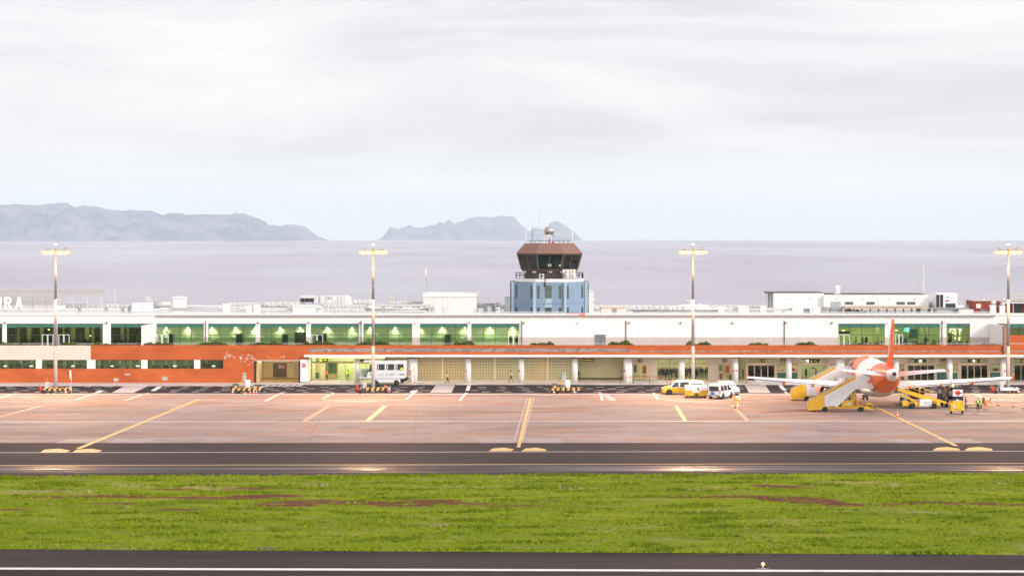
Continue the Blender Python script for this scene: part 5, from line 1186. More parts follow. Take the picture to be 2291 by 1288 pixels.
mb = MB(); c = Vector((X(2222.5,d2), d2, 0)); rb_(mb, 2216.5, 684.5, 2228.5, d2-.4, .85); rb_(mb, 2215.3, 682.6, 2229.5, d2-.5, 1.05, yb=684.5); mb.lathe([(.22,0),(.24,.2),(.46,.28),(.40,.5),(.2,.68),(.05,.8)], (c.x, d2, Z(682.6,d2)), 16, 1)
solo(mb, 'chimney', [white, ltgrey], 'square white chimney with a round dome cap before the red hut', 'chimney', 'white chimneys before the red hut')
mb = MB(); rb_(mb, 2237.5, 685, 2249, d2-.4, .85); rb_(mb, 2236.5, 683.4, 2250, d2-.5, 1.05, yb=685); mb.lathe([(.25,0),(.25,.15),(.42,.2),(.42,.3),(.1,.36)], (X(2243,d2), d2, Z(683.4,d2)), 16, 1)
solo(mb, 'chimney', [white, ltgrey], 'square white chimney with a flat disc cap behind the fourth lamp mast', 'chimney', 'white chimneys before the red hut')
mb = MB(); rb_(mb, 2196, 692, 2206, d2+1, 1, b=.05); rb_(mb, 2206, 694, 2215, d2+1, .8); mb.tube((X(2201,d2), d2+.98, Z(696,d2)), (X(2201,d2), d2+1.0, Z(696,d2)), .25, n=10); solo(mb, 'condenser_unit', grey, 'dark condenser at the foot of the domed chimney', 'condenser')
for px, yt, lab in ((2200,669.5,'small camera dome on the red hut roof, near its left edge'),(2245,669,'small camera dome on the red hut roof, near the lamp mast')):
    mb = MB(); mb.ell(P(px, yt+.7, 374), .22,.22,.2); mb.tube(P(px,yt+1,374), P(px,672,374), .06, n=6); solo(mb, 'camera_dome', ltgrey, lab, 'camera')
mb = MB()                                          # red and white tape barrier left on the roof edge
mb.box(X(1296,DU-.3), X(1309,DU-.3), DU-.42, DU-.34, Z(706.8,DU), Z(702.6,DU)); mb.box(X(1264,DU-.3), X(1309,DU-.3), DU-.26, DU-.2, Z(701.5,DU), Z(700.2,DU)); solo(mb, 'safety_tape', mat('tape_red', (.75,.12,.09), .7, var=.3, scale=4), 'scrap of red safety netting on the roof edge below the tower', 'netting')
# ================================================================ LIGHT MASTS
reflm = mat('lamp_reflector_glow', (1,.7,.3), emit=(1,.33,.045), estr=1.0)  # shell emits by itself: warm glow put round each lens
lampm = mat('flood_lamp', (1,.9,.7), emit=(1,.58,.16), estr=4)
def light_mast(px, label):
    d = 331.3; t = thing('light_mast', label, 'light mast', (X(px,d), d, 0), 0, 'apron floodlight masts')
    s = d/F; ht = (876-563)*s*1.0
    ht = Z(563, d)
    mb = MB(); mb.lathe([(.36,0),(.36,.08),(.27,.12),(.26,.5),(.23,ht*.33)], n=18); mb.lathe([(.225,ht*.33),(.19,ht*.66)], n=18); mb.lathe([(.185,ht*.66),(.13,ht)], n=18); mb.build('pole', mat('mast_grey', (.27,.25,.245), .6, .1, var=.08, scale=2), t)
    mb = MB(); mb.tube((-1.35,0,ht),(1.35,0,ht),.07,n=6); mb.tube((0,-.6,ht),(0,.6,ht),.06,n=6); mb.tube((0,0,ht-.2),(0,0,ht+.5),.14,n=8); mb.tube((0,0,ht+.5),(0,0,ht+.95),.03,n=5); mb.tube((-.1,0,ht+.9),(.1,0,ht+.9),.05,n=5)
    mb.build('head_frame', mat('mast_ochre', (.45,.27,.06), .5), t)
    for x, ang in ((-1.45,.3),(-.62,.15),(.62,-.15),(1.45,-.3)):
        c = Vector((x, -.1, ht-.12))
        mb = MB(); mb.ell((c.x, c.y+.1, c.z+.18), .42,.30,.17, n=14); f = mb.build('floodlight', grey, t)
        mb = MB(); mb.ell((c.x, c.y, c.z), .60,.36,.27, n=16); mb.build('reflector', reflm, f)
        mb = MB(); mb.ell((c.x, c.y-.14, c.z-.02), .38,.30,.15, n=14); mb.build('lens', lampm, f)
    for sx in (-1, 1):                       # tilted top lamps pointing outwards, unlit backs
        mb = MB(); mb.box(-.3,.3,-.2,.2,-.07,.07,b=.03); o = mb.build('floodlight', mat('mast_ochre', (.45,.27,.06)), t); o.location = (sx*1.25, .1, ht+.42); o.rotation_euler = (0, sx*-.6, 0)
    mb = MB()
    for sx in (-1, 1): mb.ell((sx*.11,0,ht+1.02), .07,.07,.09, n=8, k=6)
    mb.build('obstruction_light', mat('obstruction', (1,.8,.7), emit=(1,.75,.6), estr=6), t)
    for tx in (-.45, .45):
        l = bpy.data.lights.new('mast_light', 'SPOT'); l.energy = 17000; l.spot_size = R(150); l.spot_blend = 1; l.color = (1,.56,.30); l.shadow_soft_size = .6
        o = bpy.data.objects.new('mast_light', l); S.collection.objects.link(o); o.location = (X(px,d)+tx*2, d-.5, ht-.5); o.rotation_euler = Vector((tx*1.3, -.92, -1)).to_track_quat('-Z','Y').to_euler()
    l = bpy.data.lights.new('mast_light', 'POINT'); l.energy = 160; l.color = (1,.62,.3); l.shadow_soft_size = .4; o = bpy.data.objects.new('mast_light', l); S.collection.objects.link(o); o.location = (X(px,d), d-1.2, ht-.9)
    return t
for px, lab in ((124.5,'leftmost tall floodlight mast, standing before the cream and orange wall'),(835,'tall floodlight mast in front of the white boarding-lift bus'),(1550.5,'tall floodlight mast behind the yellow van'),(2256,'rightmost tall floodlight mast, beyond the aircraft wing tip')): light_mast(px, lab)
# ---- barriers round mast feet and equipment stands
def stripe(t, b, g, noise, rng, mix, mth):
    tc_ = nd(t, 'ShaderNodeTexCoord'); sx = nd(t, 'ShaderNodeSeparateXYZ'); t.links.new(tc_.outputs['Object'], sx.inputs[0])
    s_ = mth('GREATER_THAN', mth('FRACT', mth('MULTIPLY', mth('ADD', sx.outputs['X'], mth('MULTIPLY', sx.outputs['Z'], -.35)), 1/.72)), .5)
    t.links.new(mix(s_, (.75,.46,.10), (.02,.018,.018)), b.inputs['Base Color']); b.inputs['Roughness'].default_value = .5
m_stripe = ground_mat('hazard_stripe', stripe)
def barrier(px0, px1, py, label, m=None, grp='low striped barriers'):
    a, b = G(px0, py), G(px1, py); L2 = (b.x-a.x)/2
    t = thing('striped_barrier', label, 'barrier', ((a.x+b.x)/2, a.y, 0), 0, grp)
    mb = MB(); mb.box(-L2+.3, L2-.3, 1.35, 1.48, .5, .74); mb.build('rear_beam', m or m_stripe, t); mb = MB(); mb.box(-L2, L2, -.08, .08, .42, .72, b=.03); mb.build('beam', m or m_stripe, t)
    for k in range(5):
        x = -L2+.2+(2*L2-.4)*k/4; mb = MB(); mb.box(x-.07, x+.07, .081, .2, 0, .7); mb.build('leg', black, t); mb = MB(); mb.box(x-.06, x+.06, 1.3, 1.349, 0, .6); mb.build('leg', black, t)
    return t
barrier(97, 160, 880, 'yellow and black striped barrier round the foot of the leftmost lamp mast'); barrier(812, 866, 879.5, 'yellow and black striped barrier round the lamp mast before the boarding-lift bus'); barrier(515, 588, 880, 'yellow and black striped barrier at the equipment stand outside the gateway'); barrier(1230, 1301, 880, 'yellow and black striped barrier at the equipment stand below the tower')
barrier(2238, 2277, 880, 'white and pale barrier at the foot of the rightmost lamp mast', vwhite)
# ---- cones
def cone_proto():
    t = thing('traffic_cone', '', 'traffic cone', (0,0,0), 0, 'orange and white traffic cones')
    mb = MB(); mb.box(-.19,.19,-.19,.19,0,.05,b=.02); mb.build('base', mat('cone_base', (.35,.05,.02), .6), t)
    prof = [.15,.125,.10,.07,.045,.025]; hs = [.05,.19,.36,.54,.68,.76]
    for k in range(5): 
        mb = MB(); mb.lathe([(prof[k],hs[k]),(prof[k+1],hs[k+1])], n=14); mb.build('band', orangep if k % 2 == 0 else conew, t)
    return t
CP = None
for px, py, s, lab in ((2008,932,1.0,'orange and white cone nearest the camera, on the yellow line behind the aircraft'),(1929,892,1.0,'orange and white cone just left of the nose wheels'),(2233,907,1,'orange and white cone on the apron, first one right of the two ramp workers'),(2267,910,1,'orange and white cone on the apron near the right frame edge, second from the workers'),(2289,914,1,'orange and white cone cut by the right frame edge'),
    (520.5,880.6,1.05,'tall orange cone left of the dark cabinet outside the gateway'),(567.5,880.6,1.0,'dark-based cone under the right half of the gateway barrier'),(573.5,880.2,.85,'smaller cone touching the dark-based cone at the gateway barrier'),(559.5,880.3,.75,'smallest cone below the middle of the gateway barrier'),
    (1239,880.6,.9,'cone in front of the black cabinet below the tower'),(1285,880.6,1.0,'bright orange cone at the right of the barrier below the tower'),(147,881,1.15,'orange and white cone with a blazing reflective collar by the leftmost mast'),(2279,880,1.1,'orange cone heap beside the rightmost lamp mast')):
    q = G(px, py)
    if CP is None: CP = cone_proto(); CP['label'] = lab; c = CP; c.location = q
    else: c = copy_tree(CP, q, random.random(), lab, 'orange and white traffic cones')
    c.scale = (s, s, s)
# leaning cone + gas bottle by second mast
def stuff_at(name, px, py, label, cat, fn, grp=None, rz=0):
    q = G(px, py); t = thing(name, label, cat, q, rz, grp); fn(t); return t
def leaning(t):
    mb = MB(); mb.tube((0,0,.05),(-.02,0,.75),.12,.10,n=12); mb.build('body', orangep, t)
    mb = MB(); mb.tube((0,0,.78),(-.55,0,1.15),.13,.03,n=12); mb.build('tip', mat('cone_tip', (.8,.25,.15), .5), t)
    mb = MB(); mb.tube((.22,0,0),(.22,0,.85),.12,n=12); mb.ell((.22,0,.9),.10,.10,.12); mb.build('bottle', mat('bottle_blue', (.30,.38,.45), .4), t)
stuff_at('cone_stand', 868, 880, 'orange cone tipped sideways beside a blue-grey bottle by the second mast', 'cone stand', leaning)
def extinguisher(t):
    for s in (-1, 1):
        mb = MB(); mb.lathe([(.24,-.06),(.27,-.03),(.27,.03),(.24,.06)], (.32,s*.22,.27), 14, axis='y'); mb.build('wheel', rubber, t)
    mb = MB(); mb.tube((.15,0,.2),(-.15,0,.95),.17,n=14); mb.ell((-.18,0,1.0),.17,.17,.14); mb.build('cylinder', red, t)
    mb = MB(); mb.path([(.3,.15,.25),(-.25,.15,1.25),(-.25,-.15,1.25),(.3,-.15,.25)], .03); mb.tube((-.2,0,1.1),(-.35,0,.3),.035,n=6); mb.build('frame', mat('dull_red', (.35,.03,.03), .5), t)
stuff_at('fire_extinguisher', 91.5, 880.5, 'red wheeled fire extinguisher left of the leftmost mast barrier', 'extinguisher', extinguisher, 'wheeled fire extinguishers')
stuff_at('fire_extinguisher', 801, 880, 'red wheeled fire extinguisher left of the second mast barrier', 'extinguisher', extinguisher, 'wheeled fire extinguishers')
stuff_at('fire_extinguisher', 2222, 881, 'red wheeled fire extinguisher left of the rightmost mast', 'extinguisher', extinguisher, 'wheeled fire extinguishers')
def whitebox(w, h):
    def f(t):
        mb = MB(); mb.box(-w/2,w/2,-.25,.25,.35,.35+h,b=.03); mb.build('casing', vwhite, t); mb = MB(); mb.box(-w/2+.05,w/2-.05,-.2,.2,0,.349); mb.build('plinth', plinth, t)
    return f
for px, lab in ((106.5,'white electrical cabinet behind the leftmost mast barrier'),(816.5,'white electrical cabinet behind the second mast barrier'),(2241,'white electrical cabinet beside the rightmost mast')): stuff_at('electrical_cabinet', px, 876, lab, 'cabinet', whitebox(.52,.98), 'white electrical cabinets')
def boom(h, lean):
    def f(t):
        mb = MB(); mb.tube((0,0,.15),(lean,0,h),.045,.02,n=6); mb.build('arm', ltgrey, t); mb = MB(); mb.box(-.14,.14,-.1,.1,0,.25,b=.03); mb.build('base', grey, t)
    return f
stuff_at('tow_arm', 95, 879, 'raised grey arm leaning right, beside the leftmost mast cabinet', 'arm', boom(2.15, .75), 'raised arms'); stuff_at('tow_arm', 804, 879, 'raised pale arm leaning right, between red extinguisher and white cabinet', 'arm', boom(2.1, .85), 'raised arms'); stuff_at('tow_arm', 2229, 879, 'raised grey arm leaning right beside the rightmost mast', 'arm', boom(1.6, .5), 'raised arms')
def flagp(t):
    mb = MB(); mb.tube((0,0,0),(-.1,0,3.2),.035,n=6); mb.build('pole', ltgrey, t)
    mb = MB(); mb.prism([(-.11,3.25),(-.34,3.2),(-.3,2.55),(-.22,2.1),(-.1,1.9)], -.03, .03, 'y'); mb.build('windsock', vwhite, t)
stuff_at('windsock_pole', 160.5, 880, 'thin pole with a limp white windsock right of the leftmost mast', 'windsock', flagp)
def tooljug(t):
    mb = MB(); mb.tube((0,0,0),(0,0,.75),.15,n=12); mb.ell((0,0,.8),.13,.13,.12); mb.build('bottle', mat('bottle_blue', (.30,.38,.45), .4), t); mb = MB(); mb.box(-.42,-.17,-.1,.1,0,.7,b=.05); mb.build('cover', mat('pinkish_cover', (.6,.3,.26), .6), t)
stuff_at('gas_bottle', 157, 879.3, 'blue-grey bottle with a reddish cover near the windsock pole', 'gas bottle', tooljug, 'bottles by the masts'); stuff_at('gas_bottle', 2275, 879.6, 'blue-grey bottle with a reddish cover behind the white barrier at far right', 'gas bottle', tooljug, 'bottles by the masts')
def stand(t):
    mb = MB(); mb.box(-.42,.42,-.3,.3,.05,1.38,b=.10); c = mb.build('cabinet', mat('cabinet_slate', (.10,.10,.12), .5), t)
    mb = MB(); mb.box(-.15,.2,-.315,-.295,.75,1.08); mb.build('yellow_label', yellow, c)
    for s in (-1,1):
        mb = MB(); mb.lathe([(.12,-.04),(.15,0),(.12,.04)], (s*.33,-.33,.15), 10, axis='y'); mb.build('wheel', rubber, t)
for px, lab in ((527.5,'slate-grey wheeled cabinet with yellow label outside the gateway'),(1241,'slate-grey wheeled cabinet with yellow label below the tower')): stuff_at('ground_cabinet', px, 879.6, lab, 'cabinet', stand, 'slate-grey cabinets on the stands')
def docking(t):
    mb = MB(); mb.box(-.04,.04,-.04,.04,0,2.5); mb.box(-.30,.02,-.06,-.02,1.65,1.72); mb.build('post', ltgrey, t)
    mb = MB(); mb.box(-.21,.21,-.12,.12,1.72,2.72,b=.03); p_ = mb.build('display', ltgrey, t); mb = MB(); mb.box(-.17,.17,-.135,-.115,2.42,2.68); mb.build('green_header', mat('green_header', (.08,.35,.28), .4), p_)
    mb = MB(); mb.box(-.04,.1,-.135,-.115,1.8,2.35); mb.build('dial', mat('dial_grey', (.25,.32,.3), .4), p_)
    mb = MB(); mb.box(.12,.85,-.2,.2,.95,1.75,b=.08); mb.box(.2,.85,-.25,-.21,.55,1.2,b=.02); mb.build('white_box', vwhite, t)
    mb = MB(); mb.tube((-.38,-.1,0),(-.38,-.1,1.3),.025,n=6); mb.ell((-.38,-.1,1.42),.15,.03,.15,n=12); mb.build('round_sign', yellow, t)
for px, lab in ((546.5,'green-topped docking display post with white box outside the gateway'),(1262,'green-topped docking display post with white box below the tower')): stuff_at('docking_display', px, 877.5, lab, 'display post', docking, 'docking display posts')
def foldsign(t):
    mb = MB(); mb.ell((-.35,0,1.28),.22,.05,.24,n=12); mb.tube((-.3,0,0),(-.25,0,1.1),.06,n=6); mb.tube((-.05,0,1.3),(.25,0,0),.05,n=6); mb.tube((-.05,0,1.3),(-.25,0,0),.05,n=6); mb.build('frame', yellow, t)
    mb = MB(); mb.prism([(-.12,.25),(.16,.25),(.02,1.0)], -.1, -.04, 'y'); mb.build('board', conew, t); mb = MB(); mb.box(-.5,-.2,-.1,.1,0,.16,b=.03); mb.build('ballast', black, t)
stuff_at('folding_sign', 1650, 912.5, 'yellow folding stand with a round head alone on the apron below the white van', 'folding sign', foldsign)
def chocks(t):
    mb = MB(); mb.tube((-.5,0,.1),(-.1,.05,.14),.10,n=8); mb.ell((-.55,0,.12),.12,.12,.1); mb.build('chock', mat('faded_cone', (.75,.3,.22), .6), t)
stuff_at('fallen_cone', 554, 880.6, 'faded pink cone lying on its side below the gateway barrier', 'traffic cone', chocks)
# runway edge light
def rlight(t):
    mb = MB(); mb.lathe([(.18,0),(.16,.06),(.06,.1),(.05,.24)], n=12); mb.box(-.45,.45,-.05,.05,0,.03); mb.build('base', grey, t)
    mb = MB(); mb.ell((0,0,.34),.12,.12,.13); mb.build('lens', mat('edge_lamp', (1,.8,.6), emit=(1,.30,.03), estr=1.3), t)
    l = bpy.data.lights.new('edge_light', 'POINT'); l.energy = 5; l.color = (1,.5,.2); l.shadow_soft_size = .12; o = bpy.data.objects.new('edge_light', l); S.collection.objects.link(o); o.location = G(1707,1271)+Vector((0,0,.6))
stuff_at('runway_light', 1707, 1272, 'small glowing orange runway edge lamp at the white line', 'runway light', rlight)

# ================================================================ WHEELS AND VEHICLES
def wheel(par, x, y, r, w, rim=hubm, axis='x', name='wheel'):
    mb = MB(); c = (x, y, r)
    mb.lathe([(r*.5,-w/2),(r*.9,-w/2),(r,-w*.32),(r,w*.32),(r*.9,w/2),(r*.5,w/2)], c, 20, axis=axis); o = mb.build(name, rubber, par)
    mb = MB()
    for s in (-1,1): mb.lathe([(r*.56,s*w*.36),(r*.52,s*w*.48),(r*.2,s*w*.40),(r*.12,s*w*.52)] if s > 0 else [(r*.12,-w*.52),(r*.2,-w*.40),(r*.52,-w*.48),(r*.56,-w*.36)], c, 16, axis=axis)
    mb.build('rim', rim, o); return o
def van(name, label, loc, rz, paint_low, paint_top, split=.98, L_=4.8, Wd=1.9, H_=1.98, snub=.0, group=None, rearglass=True):
    """front towards -Y; side outline swept across the width with tumblehome"""
    t = thing(name, label, 'van', loc, rz, group)
    y0, y1 = -L_/2, L_/2
    def section(y, zlo, zbelt, ztop, top):         # cross-section ring at y
        hw = Wd/2; pts = [(-hw*.93,zlo),(-hw,zlo+.18),(-hw,zbelt),(-hw*(.90 if top > .1 else 1)+(0 if top>.1 else 0),ztop-.10 if top > .1 else zbelt+.001),(-hw*(.78 if top > .1 else .96),ztop),(hw*(.78 if top > .1 else .96),ztop),(hw*(.90 if top > .1 else 1),ztop-.10 if top > .1 else zbelt+.001),(hw,zbelt),(hw,zlo+.18),(hw*.93,zlo)]
        return [(a, y, b) for a, b in pts]
    rings = [section(y0, .35, .72, .80, 0), section(y0+.10, .28, .85, .95, 0), section(y0+.75, .28, .98, 1.12, 0), section(y0+1.0, .28, split, 1.25, .2), section(y0+1.75, .28, split, H_-.10, 1), section(y0+2.2, .28, split, H_, 1), section(y1-.5, .28, split, H_, 1), section(y1-.06, .30, split, H_-.06, 1), section(y1, .38, split, H_-.25, 1)]
    mb = MB(); mb.loft(rings, 0, False, True, lambda k, j: 1 if (3 <= j-0 <= 5 or j in (2, 6)) and k >= 3 and paint_top is not paint_low and j not in (2,6) or (k >= 3 and j in (2,6) and paint_top is not paint_low) else 0)
    mb.build('body', [paint_low, paint_top], t)
    hw = Wd/2
    # windscreen
    mb = MB(); mb.quad((-hw*.80, y0+1.02-.02, 1.24+.02), (hw*.80, y0+1.02-.02, 1.24+.02), (hw*.72, y0+1.75-.03, H_-.14), (-hw*.72, y0+1.75-.03, H_-.14)); mb.build('windscreen', m_vglass, t)
    for s in (-1, 1):
        zb, zt2 = split+.10, H_-.24
        xb = lambda z: s*(hw*(1-.10*(z-split)/(H_-.1-split))+.006)
        for a, b in ((y0+1.55, y0+2.15),(y0+2.3, y1-1.35),(y1-1.25, y1-.28)):
            mb = MB(); f_ = (a-.35 if a < y0+2 else a); mb.quad((xb(zb), f_, zb), (xb(zb), b, zb), (xb(zt2), b-.02, zt2), (xb(zt2), a+.12, zt2)); mb.build('side_window', m_vglass, t)
        mb = MB(); mb.box(s*hw, s*(hw+.24), y0+1.42, y0+1.56, 1.12, 1.38, b=.03); mb.build('mirror', black, t)
        mb = MB(); mb.box(s*hw*.62, s*hw*.96, y0-.03, y0+.28, .70, .88, b=.04); mb.build('headlight', mat('headlight_glass', (.7,.7,.7), .15, var=.05), t)
        mb = MB(); mb.box(s*(hw-.12), s*(hw+.006), y1-.05, y1+.02, .75, 1.25); mb.build('tail_light', mat('tail_red', (.45,.01,.01), .25), t)
        for yw in (y0+.85, y1-.95):
            mb = MB(); mb.tube((s*(hw-.25), yw, .36), (s*(hw+.004), yw, .36), .43, n=20); mb.build('wheel_arch', black, t)
            wheel(t, s*(hw-.08), yw, .34, .22)
    if rearglass:
        mb = MB(); mb.quad((hw*.74, y1+.004, split+.06), (-hw*.74, y1+.004, split+.06), (-hw*.72, y1-.0+.004, H_-.3), (hw*.72, y1+.004, H_-.3)); mb.build('rear_window', m_vglass, t)
    mb = MB(); mb.box(-hw*.97, hw*.97, y0-.06, y0+.05, .32, .58, b=.04); mb.build('bumper', paint_low if paint_low is not vwhite else grey, t)
    mb = MB(); mb.box(-hw*.97, hw*.97, y1-.02, y1+.09, .32, .56, b=.03); mb.build('bumper', grey, t)
    mb = MB(); mb.box(-.25,.25,y1+.09,y1+.1,.36,.46); mb.build('number_plate', white, t)
    return t
m_vglass = mat('vehicle_window', (.035,.045,.05), .08, var=.3, scale=1, spec=.9)
def beacon(par, x, y, z, r=.09):
    mb = MB(); mb.lathe([(r,0),(r,.12),(r*.6,.18),(.01,.19)], (x,y,z), 10); mb.build('beacon', mat('beacon_amber', (.8,.22,.02), .3, emit=(1,.25,.02), estr=.5), par)
q = G(1521, 882.5); vy = van('yellow_van', 'yellow van with white roof parked facing left, partly behind the yellow power unit', q+Vector((0,.7,0)), R(-90)+R(4), vyellow, vwhite)
beacon(vy, 0, -1.0, 1.95); beacon(vy, 0, 1.2, 1.97)
lettering('03-31', .34, (-.965, .6, .82), mat('decal_grey', (.25,.25,.28), .5), vy, rot=Euler((R(90),0,R(-90))))
mb = MB(); mb.prism([(.2,.70),(.2,.98),(1.05,.98),(1.05,.70)], -.956, -.953, 'x'); mb.build('number_panel', vwhite, vy)
mb = MB(); mb.prism([(-.95,.62),(-.75,.62),(-.45,.98),(-.65,.98)], -.956, -.953, 'x'); mb.prism([(-.65,.62),(-.45,.62),(-.15,.98),(-.35,.98)], -.956, -.953, 'x'); mb.build('door_emblem', mat('decal_red', (.75,.12,.03), .4), vy)
v2 = van('white_minibus', 'white minibus with two orange roof beacons, its back seen over the yellow power unit', (X(1555.5,325.2), 325.4, 0), R(180), vwhite, vwhite, L_=4.5, Wd=2.2, H_=2.06)
beacon(v2, -.95, 1.9, 2.0, .12); beacon(v2, .95, 1.9, 2.0, .12)
q = G(1613, 891.5); v3 = van('white_van', 'white van with blue curved decals, seen from its rear corner', q+Vector((.1,1.6,0)), R(180-28), vwhite, vwhite, L_=4.7, Wd=1.9, H_=2.0)
beacon(v3, 0, .2, 2.0)
mb = MB()
pts_o = [(.30+.55*math.cos(R(a)), .42+.75*math.sin(R(a))) for a in range(-40, 75, 10)]; pts_i = [(.30+.30*math.cos(R(a)), .55+.60*math.sin(R(a))) for a in range(70, -45, -10)]
hw = .95
for s, yc in ((1, 1.55), (1, .95)):
    P_ = [(yc+.35*math.cos(R(a))*(1 if yc > 1.2 else .8), .62+.42*math.sin(R(a))) for a in range(90, 271, 15)] + [(yc+.12+.2*math.cos(R(a)), .62+.36*math.sin(R(a))) for a in range(270, 89, -15)]
    for s in (-1, 1): mb.prism(P_, s*(hw+.004), s*(hw+.008), 'x')
pr = [(-.75+.55*math.cos(R(a)), .72+.30*math.sin(R(a))) for a in range(-90, 91, 15)]
mb.loft([[(-x-.35, 2.352, z) for x, z in pr], [(-x-.35, 2.357, z) for x, z in pr]], 0, False)
mb.build('blue_decal', blue, v3)
mb = MB(); mb.box(.1,.7,2.352,2.357,.66,.74); mb.box(.2,.7,2.352,2.357,.80,.84); mb.build('rear_lettering', mat('decal_dark', (.08,.1,.2), .5), v3)
v4 = van('white_van', 'small white van facing the camera behind the blue-decal van', (X(1629.5,326.8), 326.8, 0), R(16), vwhite, vwhite, L_=4.2, Wd=1.75, H_=1.84, split=.9)
beacon(v4, .45, -.2, 1.82, .07)
# ---- yellow and white ground power unit with tow bar towards the camera
q = G(1558, 890); gp = thing('ground_power_unit', 'yellow and white box trailer with a tow bar towards the camera, between the vans', 'power unit', q)
hw = 1.49
mb = MB(); mb.box(-hw,hw,0,2.2,.28,1.02,b=.04); mb.build('lower_body', yellow, gp)
mb = MB(); mb.prism([(-.0,1.021),(-.0,1.45),(.25,1.68),(2.0,1.68),(2.2,1.5),(2.2,1.021)], -hw, hw, 'x'); mb.build('upper_body', vwhite, gp)
mb = MB(); mb.box(-.62,.55,-.05,0,.82,1.32,b=.03); mb.box(-.45,.35,-.07,-.05,.74,.85); ctl = mb.build('control_panel', white, gp)
mb = MB(); mb.box(.12,.24,-.07,-.045,1.05,1.28); mb.box(.3,.36,-.07,-.045,1.1,1.28); mb.box(-.5,.05,-.058,-.045,.98,1.0); mb.build('gauge', dark, ctl)
mb = MB(); mb.box(-1.1,-.75,-.012,0,.88,.94); mb.box(.75,1.1,-.012,0,.88,.94); mb.build('vent', brownf, gp)
mb = MB(); mb.tube((.75,-.02,1.42),(.62,-.02,1.62),.05,n=6); mb.path([(.2,-.05,1.4),(.3,-.15,1.3),(.28,-.05,1.15)], .05); mb.build('cable', black, gp)
mb = MB(); mb.path([(-.12,0,.6),(-.1,-.5,.3),(0,-1.3,.22)], .05); mb.path([(.12,0,.6),(.1,-.5,.3),(0,-1.3,.22)], .05); mb.box(-.1,.1,-.25,0,.25,.6); mb.build('tow_bar', dark, gp)
for x in (-.42,.42): wheel(gp, x, -.35, .16, .08)
for x in (-1.25,1.25):
    for y in (.5,1.7): wheel(gp, x, y, .27, .18)
mb = MB()
for s in (-1,1): mb.ell((s*1.2,-.01,.42),.05,.02,.05,n=8)
mb.build('reflector', black, gp)

# ---- white boarding-lift bus
d = 346.6; pm = d/F
bus = thing('boarding_lift_bus', 'white boarding-lift bus numbered 01-009 by the terminal columns, behind a lamp mast', 'lift bus', (X(865,d), d, 0))
bx = lambda px: (px-865)*pm
bz = lambda py: Z(py, d)
ZB = lambda py: bz(py)
mb = MB(); outline = [(bx(821),ZB(846)),(bx(821),ZB(842)),(bx(823.5),ZB(832)),(bx(828.5),ZB(808.5)),(bx(829.5),ZB(807.5)),(bx(909),ZB(807.5)),(bx(909.5),ZB(809)),(bx(908.5),ZB(842)),(bx(906.5),ZB(845)),(bx(906.5),ZB(846))]
mb.prism(outline, 0, 2.5, 'y'); mb.build('cabin', vwhite, bus)
mb = MB(); mb.box(bx(822),bx(904),.05,2.45,ZB(847.2),ZB(846)); mb.build('floor_edge', grey, bus)
mb = MB(); ch = [(bx(831),ZB(847.2)),(bx(895.5),ZB(847.2)),(bx(895.5),ZB(859.5)),(bx(892.5),ZB(859.5))]
ch = [(bx(831.5),ZB(847.3)),(bx(831.5),.42)]
for cxp in (840.5, 886.5):
    ch += [(bx(cxp)+.40*math.cos(R(a)), .36+.40*math.sin(R(a))) for a in range(170, 9, -20)]
ch += [(bx(895.5),.42),(bx(895.5),ZB(847.3))]
mb.prism(ch, .02, 2.3, 'y'); mb.build('chassis', vwhite, bus)
for cxp in (840.5, 886.5):
    for yw in (.18, 2.1): wheel(bus, bx(cxp), yw, .36, .25, axis='y')
for a in (843, 864.2, 885):
    mb = MB(); mb.box(bx(a),bx(a+18),-.015,.02,ZB(827.5),ZB(813.8),b=.01); wf = mb.build('window', grey, bus)
    mb = MB(); mb.box(bx(a+.6),bx(a+17.4),-.03,-.012,ZB(827),ZB(814.3)); mb.build('pane', m_vglass, wf)
    mb = MB(); mb.box(bx(a+2),bx(a+4),-.036,-.03,ZB(826.5),ZB(814.5)); mb.build('rail', ltgrey, wf)
mb = MB(); mb.prism([(bx(824),ZB(831.5)),(bx(828.2),ZB(814)),(bx(833),ZB(814)),(bx(833),ZB(831.5))], -.02, 0, 'y'); mb.build('side_window', m_vglass, bus)
mb = MB(); mb.box(bx(813.5),bx(828),.1,2.4,ZB(809.6),ZB(807.2)); mb.build('front_canopy', vwhite, bus)
mb = MB(); mb.box(bx(803),bx(821),.1,2.4,ZB(846),ZB(844.2)); mb.box(bx(799),bx(804),.6,1.8,ZB(846),ZB(845)); mb.build('front_platform', ltgrey, bus)
mb = MB()
for y in (.15, 2.35):
    mb.path([(bx(811),y,ZB(844)),(bx(806.5),y,ZB(838)),(bx(806.5),y,ZB(829)),(bx(808),y,ZB(827.6)),(bx(821),y,ZB(827.6))], .05)
    for py in (831.5,835,838.5): mb.tube((bx(806.5),y,ZB(py)),(bx(820),y,ZB(py)),.025,n=5)
    mb.tube((bx(811),y,ZB(844)),(bx(811),y,ZB(828)),.03,n=5)
mb.build('platform_rail', steel, bus)
mb = MB(); mb.tube((bx(818),.3,ZB(846)),(bx(805),.3,.5),.05,n=6); mb.tube((bx(806),.3,.6),(bx(804),.3,.12),.08,n=6); mb.build('strut', steel, bus)
mb = MB(); mb.path([(bx(897),1.2,ZB(856)),(bx(904),1.2,ZB(850)),(bx(911),1.2,ZB(847)),(bx(914),1.2,ZB(842.5))], .2, n=8); mb.box(bx(895.5),bx(899),.5,1.9,.35,1.15); mb.build('rear_arm', black, bus)
mb = MB(); mb.tube((bx(913),1.2,ZB(843)),(bx(932),1.2,ZB(817)),.09,.04,n=8); mb.box(bx(911),bx(916),1.0,1.4,ZB(845),ZB(841)); mb.build('rear_boom', mat('boom_pink', (.6,.45,.42), .5), bus)
